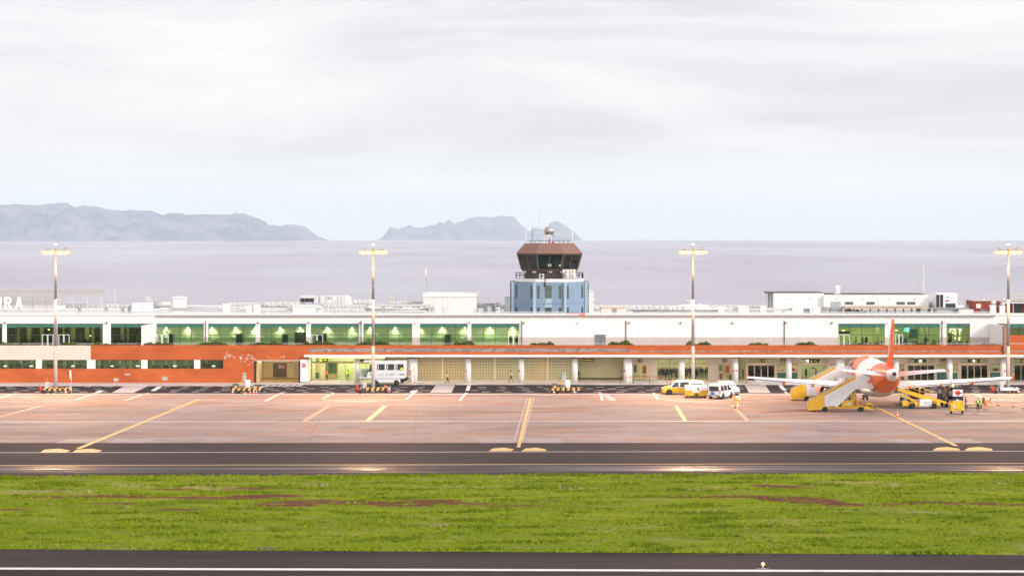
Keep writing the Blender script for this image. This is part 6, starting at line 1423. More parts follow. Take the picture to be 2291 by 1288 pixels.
lettering('01-009', .43, (bx(872.5),-.02,ZB(837.4)), mat('decal_grey', (.25,.25,.28), .5), bus)
mb = MB(); 
for x0, x1, y in ((844,852,836.4),(852.5,858,836.6),(845,846.5,841),(847.5,849,841),(883,891.5,836.9),(824,827,836.5)): mb.box(bx(x0),bx(x1),-.012,0,ZB(y+.6),ZB(y))
pts = [(bx(848.5),-.01,ZB(842)),(bx(852),-.01,ZB(840)),(bx(855),-.01,ZB(835.5)),(bx(857.5),-.01,ZB(834.5)),(bx(855),-.01,ZB(838)),(bx(857.5),-.01,ZB(842.5))]; mb.path(pts, .018)
for x in (829.5,895.5,899.5,903): mb.lathe([(.1,-.006),(.13,-.006),(.13,0),(.1,0)], (bx(x),-.004,ZB(837.2)), 12, axis='y')
mb.build('side_lettering', mat('decal_grey'), bus) if False else mb.build('side_lettering', _M['decal_grey'], bus)
# ================================================================ AIRLINER  (local frame: +Y nose, -Y tail, origin on the ground between the main wheels)
AC = thing('airliner', 'white and orange twin-engine airliner parked tail towards the camera with stairs at its left side', 'aeroplane', (46.95, 305.7, 0), R(-1.5))
def livery(t, b, g, noise, rng, mix, mth):
    tc_ = nd(t, 'ShaderNodeTexCoord'); sx = nd(t, 'ShaderNodeSeparateXYZ'); t.links.new(tc_.outputs['Object'], sx.inputs[0])
    y, z = sx.outputs['Y'], sx.outputs['Z']
    # rear: orange between the white tail cone and a slanting swoosh
    edge = mth('ADD', y, mth('MULTIPLY', mth('SUBTRACT', z, 3.9), -.75))
    rear = mth('MULTIPLY', mth('LESS_THAN', edge, -8.1), mth('GREATER_THAN', mth('ADD', y, mth('MULTIPLY', z, .12)), -15.25))
    belly = mth('MULTIPLY', mth('GREATER_THAN', edge, -6.9), mth('MULTIPLY', mth('LESS_THAN', edge, -6.0), mth('LESS_THAN', z, 4.4)))
    front = mth('MULTIPLY', mth('GREATER_THAN', mth('ADD', y, mth('MULTIPLY', z, .5)), 7.2), mth('LESS_THAN', mth('ADD', y, mth('MULTIPLY', z, .5)), 19.8))
    o_ = mth('MAXIMUM', mth('MAXIMUM', rear, belly), mth('MULTIPLY', front, mth('GREATER_THAN', z, 3.0)))
    t.links.new(mix(o_, mix(rng(noise(.8), .3, .7), (.74,.73,.72), (.80,.79,.78)), mix(rng(noise(1.1), .3, .7), (.72,.115,.003), (.80,.15,.004))), b.inputs['Base Color'])
    b.inputs['Roughness'].default_value = .38; b.inputs['Specular IOR Level'].default_value = .3; b.inputs['Coat Weight'].default_value = .12; b.inputs['Coat Roughness'].default_value = .15
m_liv = ground_mat('airline_livery', livery)
m_orp = mat('airline_orange', (.78,.13,.004), .55, var=.03, spec=.15)
m_wng = mat('wing_white', (.70,.70,.70), .4, var=.04, scale=1.2, dirt=.15)
# fuselage stations: y, centre z, half width, half height
st = [(16.11,3.35,.05,.05),(15.9,3.38,.35,.33),(15.4,3.45,.75,.72),(14.5,3.6,1.25,1.2),(13.2,3.78,1.68,1.68),(11.8,3.86,1.92,1.98),(10.5,3.88,1.975,2.07),(6,3.88,1.975,2.07),(0,3.88,1.975,2.07),(-4.6,3.88,1.975,2.07),(-6.6,3.93,1.96,2.02),(-8.6,4.07,1.88,1.90),(-10.6,4.28,1.70,1.70),(-12.4,4.52,1.42,1.44),(-13.9,4.74,1.14,1.16),(-15.3,4.95,.86,.88),(-16.4,5.09,.64,.66),(-17.2,5.18,.46,.48),(-17.55,5.21,.36,.37),(-17.72,5.22,.27,.28)]
mb = MB(); n = 40; rings = []
ys = np.array([s_[0] for s_ in st])[::-1]; fine = sorted(set(list(np.linspace(-17.72, 16.11, 70))+[s_[0] for s_ in st]), reverse=True)
for y in fine:
    zc, a, h = (float(np.interp(y, ys, np.array([s_[i] for s_ in st])[::-1])) for i in (1,2,3))
    rings.append([(a*math.cos(2*math.pi*k/n), y, zc+h*math.sin(2*math.pi*k/n)) for k in range(n)])
mb.loft(rings); mb.build('fuselage', m_liv, AC)
mb = MB(); mb.lathe([(.20,-17.60),(.275,-17.72),(.275,-17.78),(.20,-17.8),(.16,-17.5),(.15,-17.3)], (0,0,5.22), 18, axis='y'); mb.build('exhaust', mat('exhaust_metal', (.12,.09,.07), .35, .9, var=.4, scale=6), AC); mb = MB(); mb.poly([(.2*math.cos(R(a)), -17.792, 5.22+.2*math.sin(R(a))) for a in range(0,360,20)][::-1]); mb.build('exhaust_dark_disc', mat('exhaust_dark_disc', (.03,.018,.012), .5), AC)  # flat dark disc paints the shade inside the exhaust opening
mb = MB()
for s in (-1,1): mb.ell((s*.35,-16.2,4.62),.07,.05,.05)
mb.build('drain', black, AC)
# belly fairing
mb = MB(); rings = []
for y, a, h, zc in ((6,1.2,.5,2.1),(4.5,1.9,.75,2.15),(1,2.15,.85,2.15),(-2.5,2.1,.8,2.15),(-4.5,1.5,.5,2.2),(-5.8,.8,.2,2.2)): rings.append([(a*math.cos(2*math.pi*k/24), y, zc+h*math.sin(2*math.pi*k/24)) for k in range(24)])
mb.loft(rings); mb.build('belly_fairing', mat('belly_white', (.68,.67,.66), .4, dirt=.2), AC)
def foil(chord, th, n=10):                 # closed aerofoil outline: (distance aft of leading edge, height)
    up = []; 
    for k in range(n+1):
        x = (1-math.cos(math.pi*k/n))/2; yt = 5*th*(.2969*x**.5-.126*x-.3516*x*x+.2843*x**3-.1036*x**4); up.append((x, yt))
    return [(x*chord, (t_)*chord) for x, t_ in up] + [(x*chord, -t_*.8*chord) for x, t_ in up[-2:0:-1]]
def surf(name, secs, m, par, vertical=False, mf=None, tilt=0):   # secs: span pos, LE y, chord, z (or x when vertical), thickness
    mb = MB(); rings = []
    for sp_, le, ch_, h, th in secs:
        rings.append([((h+t_, le-a, sp_) if vertical else (sp_, le-a, h+t_)) for a, t_ in ([(a, t_ - (a-ch_*.5)*tilt) for a, t_ in foil(ch_, th)])])
    mb.loft(rings, 0, True, True, mf); return mb.build(name, m, par)
for s in (-1, 1):
    dz = lambda sp_: 2.45+(abs(sp_)-1.9)*.088+ (abs(sp_)-1.9)**2*.0006
    surf('wing', [(s*1.5, 5.9, 6.6, dz(1.5), .14),(s*6.4, 3.2, 4.1, dz(6.4), .125),(s*11, .65, 3.0, dz(11), .115),(s*16.5, -2.4, 1.75, dz(16.5), .11),(s*16.9, -2.75, 1.45, dz(16.9), .10)], m_wng, AC, tilt=.04)
    # trailing-edge flap drooped, aileron
    mb = MB()
    wg = AC.children[-1]
    rings = []
    for sp_, te in ((2.2,-.75),(6.4,-.88),(11.9,-2.55)): z_ = dz(sp_); rings.append([(s*sp_, te+1.1, z_+.02),(s*sp_, te-.25, z_-.22),(s*sp_, te-.25, z_-.26),(s*sp_, te+1.0, z_-.16)])
    mb.loft(rings, 0, False); mb.build('flap', m_wng, wg)
    mb = MB(); rings = []
    for sp_, te in ((12.2,-2.65),(15.8,-3.9)): z_ = dz(sp_); rings.append([(s*sp_, te+.7, z_+.0),(s*sp_, te-.20, z_-.30),(s*sp_, te-.20, z_-.34),(s*sp_, te+.4, z_-.08)])
    mb.loft(rings, 0, False); mb.build('aileron', mat('aileron_grey', (.58,.58,.60), .45), wg)
    for sp_, y_ in ((4.3,-.1),(8.2,-.5),(12.0,-1.9)):   # flap track fairings
        mb = MB(); z_ = dz(sp_)-.28; rr_ = [(y_+1.9,.03),(y_+1.2,.15),(y_+.2,.21),(y_-.7,.18),(y_-1.35,.04)]
        mb.loft([[(s*sp_+r*math.cos(2*math.pi*k/10), y, z_+(y_-y)*.10+r*1.2*math.sin(2*math.pi*k/10)) for k in range(10)] for y, r in rr_]); mb.build('flap_fairing', m_orp, wg)
    mb = MB(); mb.prism([(-2.9,dz(17)-.12),(-3.9,dz(17)+.48),(-4.5,dz(17)+.42),(-4.4,dz(17)+.0),(-4.5,dz(17)-.42),(-4.1,dz(17)-.42)], s*16.9, s*16.96, 'x'); mb.build('wing_fence', m_orp, wg)
    # engine
    ex, ez = s*5.85, 1.62
    eg = None
    mb = MB(); mb.lathe([(.95,7.4),(1.06,7.3),(1.14,6.9),(1.17,6.0),(1.14,5.0),(1.06,4.1),(.98,3.7),(.93,3.72),(.95,4.3),(.90,5.2)], (ex,0,ez), 32, axis='y'); eg = mb.build('engine', mat('engine_cowl', (.70,.33,.20), .3, var=.06, scale=.8, coat=.4), AC)
    mb = MB(); mb.lathe([(.90,7.2),(.92,5.3),(.55,5.25)], (ex,0,ez), 24, axis='y'); mb.build('intake', mat('engine_dark', (.03,.028,.028), .5), eg)
    mb = MB(); mb.lathe([(.72,5.0),(.70,4.2),(.58,3.3),(.48,2.75),(.44,2.75),(.42,3.2)], (ex,0,ez), 24, axis='y'); mb.build('core_nozzle', mat('nozzle_metal', (.30,.22,.18), .32, .9, var=.3, scale=5), eg)
    mb = MB(); mb.lathe([(.40,3.1),(.30,2.6),(.14,2.2),(.02,2.0)], (ex,0,ez), 18, axis='y'); mb.build('exhaust_cone', mat('nozzle_metal2', (.2,.13,.09), .4, .8, var=.3), eg)
    mb = MB(); mb.lathe([(.935,4.6),(.5,4.62)], (ex,0,ez), 24, axis='y'); mb.build('fan_duct', mat('engine_dark', (.03,.028,.028)), eg)
    mb = MB(); mb.prism([(6.6,ez+1.1),(3.6,dz(5.8)+.05),(1.8,dz(5.8)-.1),(2.4,ez+.75),(3.7,ez+.5),(4.4,ez+.85)], ex-.17, ex+.17, 'x'); mb.build('pylon', m_wng, eg)
    # main gear
    gx = s*3.8
    mb = MB(); mb.tube((gx,0,.55),(gx-s*.1,.1,2.3),.13,n=10); mb.tube((gx-.5,0,.585),(gx+.5,0,.585),.09,n=8); mb.tube((gx,-.1,.8),(gx-s*1.3,.1,2.2),.07,n=6); mb.box(gx+s*.38,gx+s*.43,-.35,.45,.95,2.3); lg = mb.build('main_gear', steel, AC)
    for dx in (-.47,.47): wheel(lg, gx+dx, 0, .585, .40, rim=ltgrey)
    surf('stabiliser', [(s*.5, -12.9, 3.1, 4.98, .10),(s*6.15, -16.05, 1.35, 5.62, .09),(s*6.25, -16.3, 1.1, 5.63, .08)], m_wng, AC, tilt=.13)
mb = MB(); mb.tube((0,11.04,.38),(0,11.2,2.3),.10,n=10); mb.tube((-.3,11.04,.38),(.3,11.04,.38),.06,n=8); mb.tube((0,11.1,1.0),(0,12.4,2.1),.05,n=6); lg = mb.build('nose_gear', steel, AC)
for dx in (-.25,.25): wheel(lg, dx, 11.04, .38, .22, rim=ltgrey)
fin = surf('tail_fin', [(5.2, -9.4, 6.9, 0, .035),(5.75, -10.6, 5.9, 0, .075),(6.1, -10.95, 5.6, 0, .08),(11.6, -15.35, 2.25, 0, .085),(11.85, -15.75, 1.8, 0, .07)], m_orp, AC, vertical=True)
mb = MB(); mb.box(-.012,.012,-16.4,-16.36,6.0,6.01); 
mb = MB(); mb.prism([(-15.0,6.35),(-15.06,6.35),(-16.65,11.5),(-16.59,11.5)], -.31, .31, 'x') if False else None
for s in (-1, 1):                            # white name lettering up each side of the fin
    lean = math.atan2(4.4, 5.5)
    rot = (Matrix.Rotation(R(-90*1), 4, 'Z') @ Matrix.Rotation(R(90), 4, 'X') @ Matrix.Rotation(R(57), 4, 'Z')) if s < 0 else (Matrix.Rotation(R(90), 4, 'Z') @ Matrix.Rotation(R(90), 4, 'X') @ Matrix.Rotation(R(-57), 4, 'Z'))
    me = text_mesh('easyJet', 1.35, Vector((s*.17, -14.35, 8.7)), rot.to_3x3().to_4x4(), .04); me.materials.clear(); me.materials.append(conew)
    o = bpy.data.objects.new('lettering', me); S.collection.objects.link(o); o.parent = fin
mb = MB()
for y in (9,3.5,-2.0,): mb.prism([(y,5.9),(y+.25,5.9),(y-.05,6.3),(y-.12,6.3)], -.02, .02, 'x')
mb.ell((0,5.5,5.96),.25,.9,.14); mb.build('roof_aerial', white, AC)
mb = MB()
for k in range(40):
    y = 10.0-k*.53
    if -1 < 0:
        for s in (-1, 1): mb.quad((s*1.962,y,4.15),(s*1.962,y+.25,4.15),(s*1.93,y+.25,4.50),(s*1.93,y,4.50))
mb.build('cabin_windows', m_vglass, AC)
for y0_, nm in ((10.2,'front'),(-8.3,'rear')):       # open left doors: dark doorway, door leaf swung forward
    hwid = 1.99 if nm == 'front' else 1.93
    mb = MB(); zc = 3.88 if nm == 'front' else 4.02
    mb.loft([[(-hwid*math.cos(R(a))-.012, y0_, zc+2.05*math.sin(R(a))) for a in (-12,5,22,38)][::-1]+[(-hwid*math.cos(R(38))+.2, y0_, zc+1.2),(-hwid+.4,y0_,zc-.4)], [(-hwid*math.cos(R(a))-.012, y0_+.82, zc+2.05*math.sin(R(a))) for a in (-12,5,22,38)][::-1]+[(-hwid*math.cos(R(38))+.2, y0_+.82, zc+1.2),(-hwid+.4,y0_+.82,zc-.4)]], 0, False)
    mb.build('doorway', black, AC)
    mb = MB(); prof = [(-hwid*math.cos(R(a))-.34, zc+2.05*math.sin(R(a))) for a in (-12,5,22,38)]
    mb.loft([[(x_, y0_+1.0, z_) for x_, z_ in prof]+[(x_+.12, y0_+1.0, z_) for x_, z_ in prof[::-1]], [(x_, y0_+1.85, z_) for x_, z_ in prof]+[(x_+.12, y0_+1.85, z_) for x_, z_ in prof[::-1]]], 0, False); mb.build('open_door', grey, AC)
    mb = MB(); mb.box(-hwid-.3,-hwid+.1,y0_+.85,y0_+1.0,zc+.1,zc+.25); mb.build('door_hinge', ltgrey, AC)
mb = MB(); mb.box(1.6,2.02,-6.0,-4.2,2.5,3.5) ; mb.build('cargo_doorway', black, AC)

# ================================================================ AIRCRAFT STAIRS
def airstairs(label, loc, num, rz=0, topz=3.25):
    """foot at x=0, rises towards +X; platform reaches x=8.2"""
    t = thing('passenger_stairs', label, 'aircraft stairs', loc, rz, 'mobile passenger stairs')
    yw = .95
    x_foot, z_foot, x_top = .1, .35, 5.9; Hh = lambda x: topz-2.1+.05+.534*x
    sl_ = (topz-z_foot)/(x_top-x_foot)
    mb = MB()
    for s in (-1, 1): mb.prism([(x_foot,z_foot-.25),(x_foot,z_foot+.05),(x_top,topz+.05),(x_top,topz-.3)], s*yw, s*(yw-.06), 'y')
    n = 17
    for k in range(n):
        x = x_foot+(x_top-x_foot)*k/n; z = z_foot+(topz-z_foot)*(k+1)/n; mb.box(x, x+.36, -yw+.06, yw-.06, z-.05, z); mb.box(x, x+.03, -yw+.06, yw-.06, z-.2, z-.05)
    mb.box(x_top, 7.9, -yw, yw, topz-.12, topz); mb.build('steps', mat('step_grey', (.30,.27,.22), .6), t)
    for s in (-1, 1):                          # side screens: yellow lower part, white upper part
        o_ = .0 if s < 0 else 0
        mb = MB(); mb.prism([(x_foot,.14),(x_foot,Hh(x_foot)),(2.0,Hh(2.0)),(2.0,.62),(1.3,.30)], s*(yw+.001), s*(yw+.04), 'y'); mb.build('yellow_screen', yellow, t)
        mb = MB(); mb.prism([(x_foot,Hh(0)+.01),(x_foot,Hh(0)+.12),(5.5,Hh(5.5)+.06),(5.9,topz+1.05),(5.9,Hh(5.9)-.22),(2.0,Hh(2)-.26),(2.0,Hh(2)+.01)], s*(yw-.05), s*(yw-.0), 'y'); mb.build('handrail_panel', mat('rail_gold', (.62,.36,.05), .45, dirt=.2), t)
        mb = MB(); mb.prism([(2.01,.62),(2.01,Hh(2)-.24),(5.9,Hh(5.9)-.22),(6.35,topz+1.08),(6.35,topz-.2),(5.8,topz-.42),(3.45,.50),(3.2,.70)], s*(yw+.002), s*(yw+.05), 'y'); ws = mb.build('white_screen', mat('screen_white', (.76,.77,.78), .45, var=.04, dirt=.15), t)
        mb = MB()
        for off in (.62, 1.15): mb.prism([(2.3,Hh(2.3)-off),(2.3,Hh(2.3)-off-.03),(5.9,Hh(5.9)-off-.03),(5.9,Hh(5.9)-off)], s*(yw+.051), s*(yw+.058), 'y')
        mb.prism([(4.0,Hh(4)-.3),(4.03,Hh(4)-.3),(4.35,Hh(4)-1.2),(4.32,Hh(4)-1.2)], s*(yw+.059), s*(yw+.064), 'y'); mb.build('screen_seam', mat('seam_grey', (.33,.33,.34), .5), ws)
        mb = MB(); mb.box(6.36,7.45,s*(yw),s*(yw+.05),topz-.35,topz+1.12); mb.box(7.47,8.15,s*(yw+.005),s*(yw+.06),topz-.35,topz+1.15); mb.build('platform_screen', mat('screen_white', (.66,.67,.69)), t)
        mb = MB(); mb.path([(x_foot,s*yw,Hh(0)-.2),(x_foot,s*yw,Hh(0)+.22),(5.6,s*yw,topz+1.16),(8.1,s*yw,topz+1.2)], .03); mb.build('handrail', ltgrey, t)
    mb = MB(); mb.prism([(7.55,topz+.35),(7.75,topz+.35),(8.02,topz+.85),(7.82,topz+.85)], -yw-.065, -yw-.061, 'y'); mb.prism([(7.3,topz+.35),(7.5,topz+.35),(7.77,topz+.85),(7.57,topz+.85)], -yw-.065, -yw-.061, 'y'); mb.build('emblem', mat('decal_red', (.75,.12,.03), .4), t)
    mb = MB(); mb.box(8.12,8.3,-yw-.08,yw+.08,topz-.5,topz-.1,b=.05); mb.box(8.15,8.24,-yw-.08,-yw+.02,topz-.1,topz+1.1); mb.build('door_bumper', black, t)
    # chassis
    mb = MB(); mb.box(1.6,7.6,-.75,-.6,.38,.62); mb.box(1.6,7.6,.6,.75,.38,.62); mb.box(2.2,2.5,-.9,.9,.36,.6); mb.box(6.2,6.5,-.9,.9,.36,.6); mb.box(0,.2,-yw-.05,yw+.05,.15,.5); mb.box(0,.05,-yw-.05,yw+.05,.5,1.15); mb.prism([(.1,.15),(.1,.42),(2.4,1.0),(2.3,.62),(1.4,.22)], -yw-.01, -yw+.05, 'y'); mb.prism([(.1,.15),(.1,.42),(2.4,1.0),(2.3,.62),(1.4,.22)], yw+.01, yw-.05, 'y')
    mb.build('chassis', yellow, t)
    mb = MB(); mb.box(4.15,5.45,-.95,.6,.62,1.38,b=.04); eb = mb.build('engine_box', yellow, t)
    mb = MB(); mb.box(4.75,5.38,-.965,-.95,.86,1.1); mb.build('number_panel', vwhite, eb)
    lettering(num, .24, (5.06,-.972,.98), mat('decal_black', (.05,.05,.05), .5), eb)
    for xa, xb in ((5.6,5.2),(6.3,5.7),(5.6,5.8)):
        for s in (-1,1): mb = MB(); mb.tube((xa,s*.6,.6),(xb,s*.6,topz-.25),.07,n=6); mb.build('lift_strut', yellow, t)
    for x, r in ((2.05,.32),(6.55,.34)):
        for s in (-1,1):
            wheel(t, x, s*.86, r, .24, rim=dark, axis='y')
            mb = MB(); mb.prism([(x-.55,.36),(x-.4,.70),(x+.4,.70),(x+.55,.36),(x+.42,.36),(x+.3,.6),(x-.3,.6),(x-.42,.36)], s*.72, s*1.0, 'y'); mb.build('mudguard', yellow, t)
    mb = MB(); mb.box(7.25,8.0,-.9,.9,.3,.45); mb.box(7.3,7.9,-.7,.5,.45,1.05,b=.05); mb.box(7.96,8.02,-.95,.95,.25,.95); mb.build('rear_frame', yellow, t)
    mb = MB(); mb.box(7.4,7.75,-.72,-.705,.55,.85); mb.build('dark_panel', dark, t)
    return t
q = G(1808, 920); airstairs('yellow and white passenger stairs numbered 03-14, nearer pair, at the rear door of the airliner', (37.15, 297.5, 0), '03-14', R(-1.5), 3.2)
airstairs('yellow and white passenger stairs at the front door of the airliner, farther pair', (37.2, 316.3, 0), '03-12', R(-1.5), 3.35)

# ================================================================ BELT LOADER
bl = thing('belt_loader', 'yellow belt loader with white cab box numbered 3 11 raised to the aircraft hold', 'belt loader', (X(2057,302), 302.0, 0))
bp_ = lambda px: (px-2057)*302/F
bzz = lambda py: Z(py, 302)
mb = MB(); mb.box(bp_(2016),bp_(2101),-.75,.75,.35,.62); mb.box(bp_(2016),bp_(2030),-.85,.85,.36,.98,b=.06); mb.box(bp_(2092),bp_(2099),-.85,.85,.36,.85,b=.05); mb.box(bp_(2044),bp_(2055),-.8,.8,.45,.9); mb.build('chassis', yellow, bl)
mb = MB(); mb.box(bp_(2054),bp_(2081),-.98,-.1,.3,1.22,b=.03); wb = mb.build('white_cabinet', vwhite, bl)
mb = MB(); mb.box(bp_(2056),bp_(2057),-.99,-.975,.7,.8); mb.box(bp_(2056),bp_(2079.5),-.985,-.975,.34,.38); mb.box(bp_(2077),bp_(2079.5),-.99,-.975,.4,.55); mb.build('latch', dark, wb)
lettering('3 11', .42, (bp_(2072),-.99,.72), _M['decal_black'], wb)
for px in (2038.5, 2087):
    for s in (-1,1):
        wheel(bl, bp_(px), s*.8, .36, .24, rim=dark, axis='y'); x = bp_(px)
        mb = MB(); mb.prism([(x-.5,.42),(x-.36,.80),(x+.36,.80),(x+.5,.42),(x+.42,.42),(x+.3,.72),(x-.3,.72),(x-.42,.42)], s*.68, s*.94, 'y'); mb.build('mudguard', yellow, bl)
lo, hi = (bp_(2117), .72), (bp_(1997), 2.75)
def along(f): return (lo[0]+(hi[0]-lo[0])*f, lo[1]+(hi[1]-lo[1])*f)
mb = MB()
for s in (-1,1): mb.prism([(lo[0],lo[1]-.08),(lo[0],lo[1]+.12),(hi[0],hi[1]+.12),(hi[0],hi[1]-.25),(along(.55)[0],along(.55)[1]-.42)], s*.55, s*.48, 'y')
for k in range(9): a = along(k/8.5); mb.box(a[0]-.04,a[0]+.04,-.48,.48,a[1]-.05,a[1]+.02)
mb.build('conveyor_frame', yellow, bl)
mb = MB(); mb.prism([(lo[0],lo[1]+.05),(lo[0],lo[1]+.10),(hi[0],hi[1]+.10),(hi[0],hi[1]+.05)], -.47, .47, 'y'); mb.build('belt', rubber, bl)
mb = MB()
for s in (-1,):
    y_ = s*.6
    a, b = along(.28), along(.93); mb.tube((a[0],y_,a[1]+.95),(b[0],y_,b[1]+.95),.04,n=6); mb.tube((a[0],y_,a[1]+.5),(b[0],y_,b[1]+.5),.03,n=6); mb.tube((a[0],y_,a[1]+.95),(a[0]+.45,y_,a[1]+.85),.04,n=6)
    for k in range(4): f = .30+.21*k; c = along(f); mb.tube((c[0],y_,c[1]),(c[0]-.08,y_,c[1]+.95),.04,n=6)
mb.build('guard_rail', yellow, bl)
for s in (-1,1): mb = MB(); mb.prism([(bp_(2052),.6),(bp_(2056),.75),(bp_(2010),2.05),(bp_(2008),1.9)], s*.42, s*.35, 'y'); mb.build('lift_arm', yellow, bl)

# ================================================================ FUEL TRUCK, CART, DOLLY
d = 303.3; ft = thing('fuel_truck', 'dark blue fuel truck with open door and white emblem board by the belt loader', 'truck', (X(2140,d), d, 0))
fx = lambda px: (px-2140)*d/F
fz = lambda py: Z(py, d)
mb = MB(); mb.box(fx(2121),fx(2157),2.2,4.4,.5,fz(867),b=.08); mb.build('cab', navy, ft)
mb = MB(); mb.box(fx(2122),fx(2155),-.2,2.2,.45,fz(893),b=.05); mb.box(fx(2131),fx(2156),.1,2.1,fz(893),fz(866),b=.05); mb.build('body', navy, ft)
mb = MB(); mb.box(fx(2124),fx(2152),.3,2.6,fz(866),fz(863.6),b=.03); mb.build('roof_hatch', plinth, ft)
mb = MB(); mb.box(fx(2131.5),fx(2154),-.02,.09,fz(886),fz(871)); bd = mb.build('emblem_board', conew, ft)
c = Vector((fx(2143.2), -.03, fz(878.3)))
mb = MB(); mb.loft([[(c.x+.33*math.cos(R(a)), -.03, c.z+.33*math.sin(R(a))) for a in range(0,360,15)], [(c.x+.33*math.cos(R(a)), -.05, c.z+.33*math.sin(R(a))) for a in range(0,360,15)]], 0, False); mb.build('emblem_disc', mat('emblem_red', (.80,.07,.02), .4), bd)
mb = MB(); mb.box(c.x-.33,c.x+.48,-.07,-.05,c.z-.09,c.z+.01); mb.build('emblem_bar', black, bd); mb = MB(); mb.box(c.x-.5,c.x-.1,-.065,-.05,c.z+.05,c.z+.12); mb.build('emblem_bar', _M['emblem_red'], bd)
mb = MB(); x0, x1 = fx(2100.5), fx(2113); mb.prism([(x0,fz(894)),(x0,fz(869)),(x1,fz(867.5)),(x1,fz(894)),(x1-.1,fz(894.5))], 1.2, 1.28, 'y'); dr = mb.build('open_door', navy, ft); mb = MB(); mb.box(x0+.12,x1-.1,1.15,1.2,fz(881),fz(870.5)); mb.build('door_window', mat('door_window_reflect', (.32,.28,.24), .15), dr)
mb = MB(); mb.box(x1,fx(2121),1.6,1.9,fz(893),fz(890)); mb.path([(fx(2117),.2,fz(893)),(fx(2116),.2,fz(866)),(fx(2119),.2,fz(864))], .09); mb.path([(fx(2120),.3,fz(893)),(fx(2119),.3,fz(872)),(fx(2127),.3,fz(868))], .08); mb.tube((fx(2122),0,fz(880)),(fx(2128),0,fz(880)),.35,n=14); mb.build('hose_rack', mat('hose_rack', (.20,.13,.10), .6, var=.5, scale=5), ft)
mb = MB(); mb.box(fx(2113),fx(2123),.2,2.4,.6,fz(894),b=.04); mb.box(fx(2112),fx(2116),-.1,.2,.8,1.1); mb.build('pump_box', mat('pump_maroon', (.12,.02,.02), .5), ft)
for x in (2119, 2150):
    for y_ in (.6, 3.6): wheel(ft, fx(x), y_, .42, .28, rim=grey)
for px in (2123.5, 2128): mb = MB(); mb.ell((fx(px), -.25, fz(900.3)),.11,.06,.11,n=10); mb.build('tail_light', mat('tail_lit', (.9,.05,.05), emit=(1,.04,.04), estr=5), ft)
mb = MB(); mb.tube((fx(2130),.5,fz(866)),(fx(2129),.5,fz(851)),.05,n=5); mb.build('aerial', black, ft)
mb = MB(); mb.ell((fx(2133),.3,fz(862.4)),.12,.12,.12,n=10); mb.build('beacon', mat('beacon_lit', (1,.5,.1), emit=(1,.42,.08), estr=9), ft)
d = 293; q = G(2142, 926); ct = thing('yellow_cart', 'small yellow wheeled cart with open tray in front of the fuel truck', 'cart', q)
mb = MB(); mb.box(-.80,.62,0,1.3,.55,1.25,b=.05); mb.prism([(-.80,1.25),(-.75,1.55),(.75,1.6),(.68,1.25)], .3, 1.4, 'y'); mb.build('body', yellow, ct)
mb = MB(); mb.box(-.85,.8,-.1,1.4,.42,.55,b=.03); mb.box(.63,.88,.1,1.4,.5,1.5,b=.04); mb.build('frame', yellow, ct)
mb = MB(); mb.box(-.5,-.2,-.03,0,.75,1.1); mb.box(-.1,.25,.25,.6,1.56,1.78); mb.build('panel', ltgrey, ct); mb = MB(); mb.box(-.3,.2,-.02,0,.45,.62); mb.box(-.75,-.5,.2,.4,1.5,1.62); mb.build('dark_fitting', dark, ct)
for x, y in ((-.72,.1),(.6,.1),(.85,1.0),(-.6,1.2)): wheel(ct, x, y, .24, .12, rim=grey)
q = G(2178, 913); dl = thing('baggage_dolly', 'low flat baggage dolly with pale deck behind the ramp worker in yellow', 'dolly', q)
mb = MB(); mb.box(-1.15,1.45,0,1.5,.50,.60,b=.02); mb.build('deck', mat('dolly_deck', (.5,.42,.25), .6, dirt=.3), dl); mb = MB(); mb.box(-1.1,1.4,.02,.1,.38,.499); mb.tube((1.3,.7,.4),(2.6,.5,.15),.04,n=6); mb.box(1.42,1.47,.0,1.5,.6,1.35); mb.build('frame', mat('dolly_olive', (.30,.25,.03), .5), dl)
for x in (-.8,1.0):
    for y in (.15,1.35): wheel(dl, x, y, .19, .1, rim=grey)

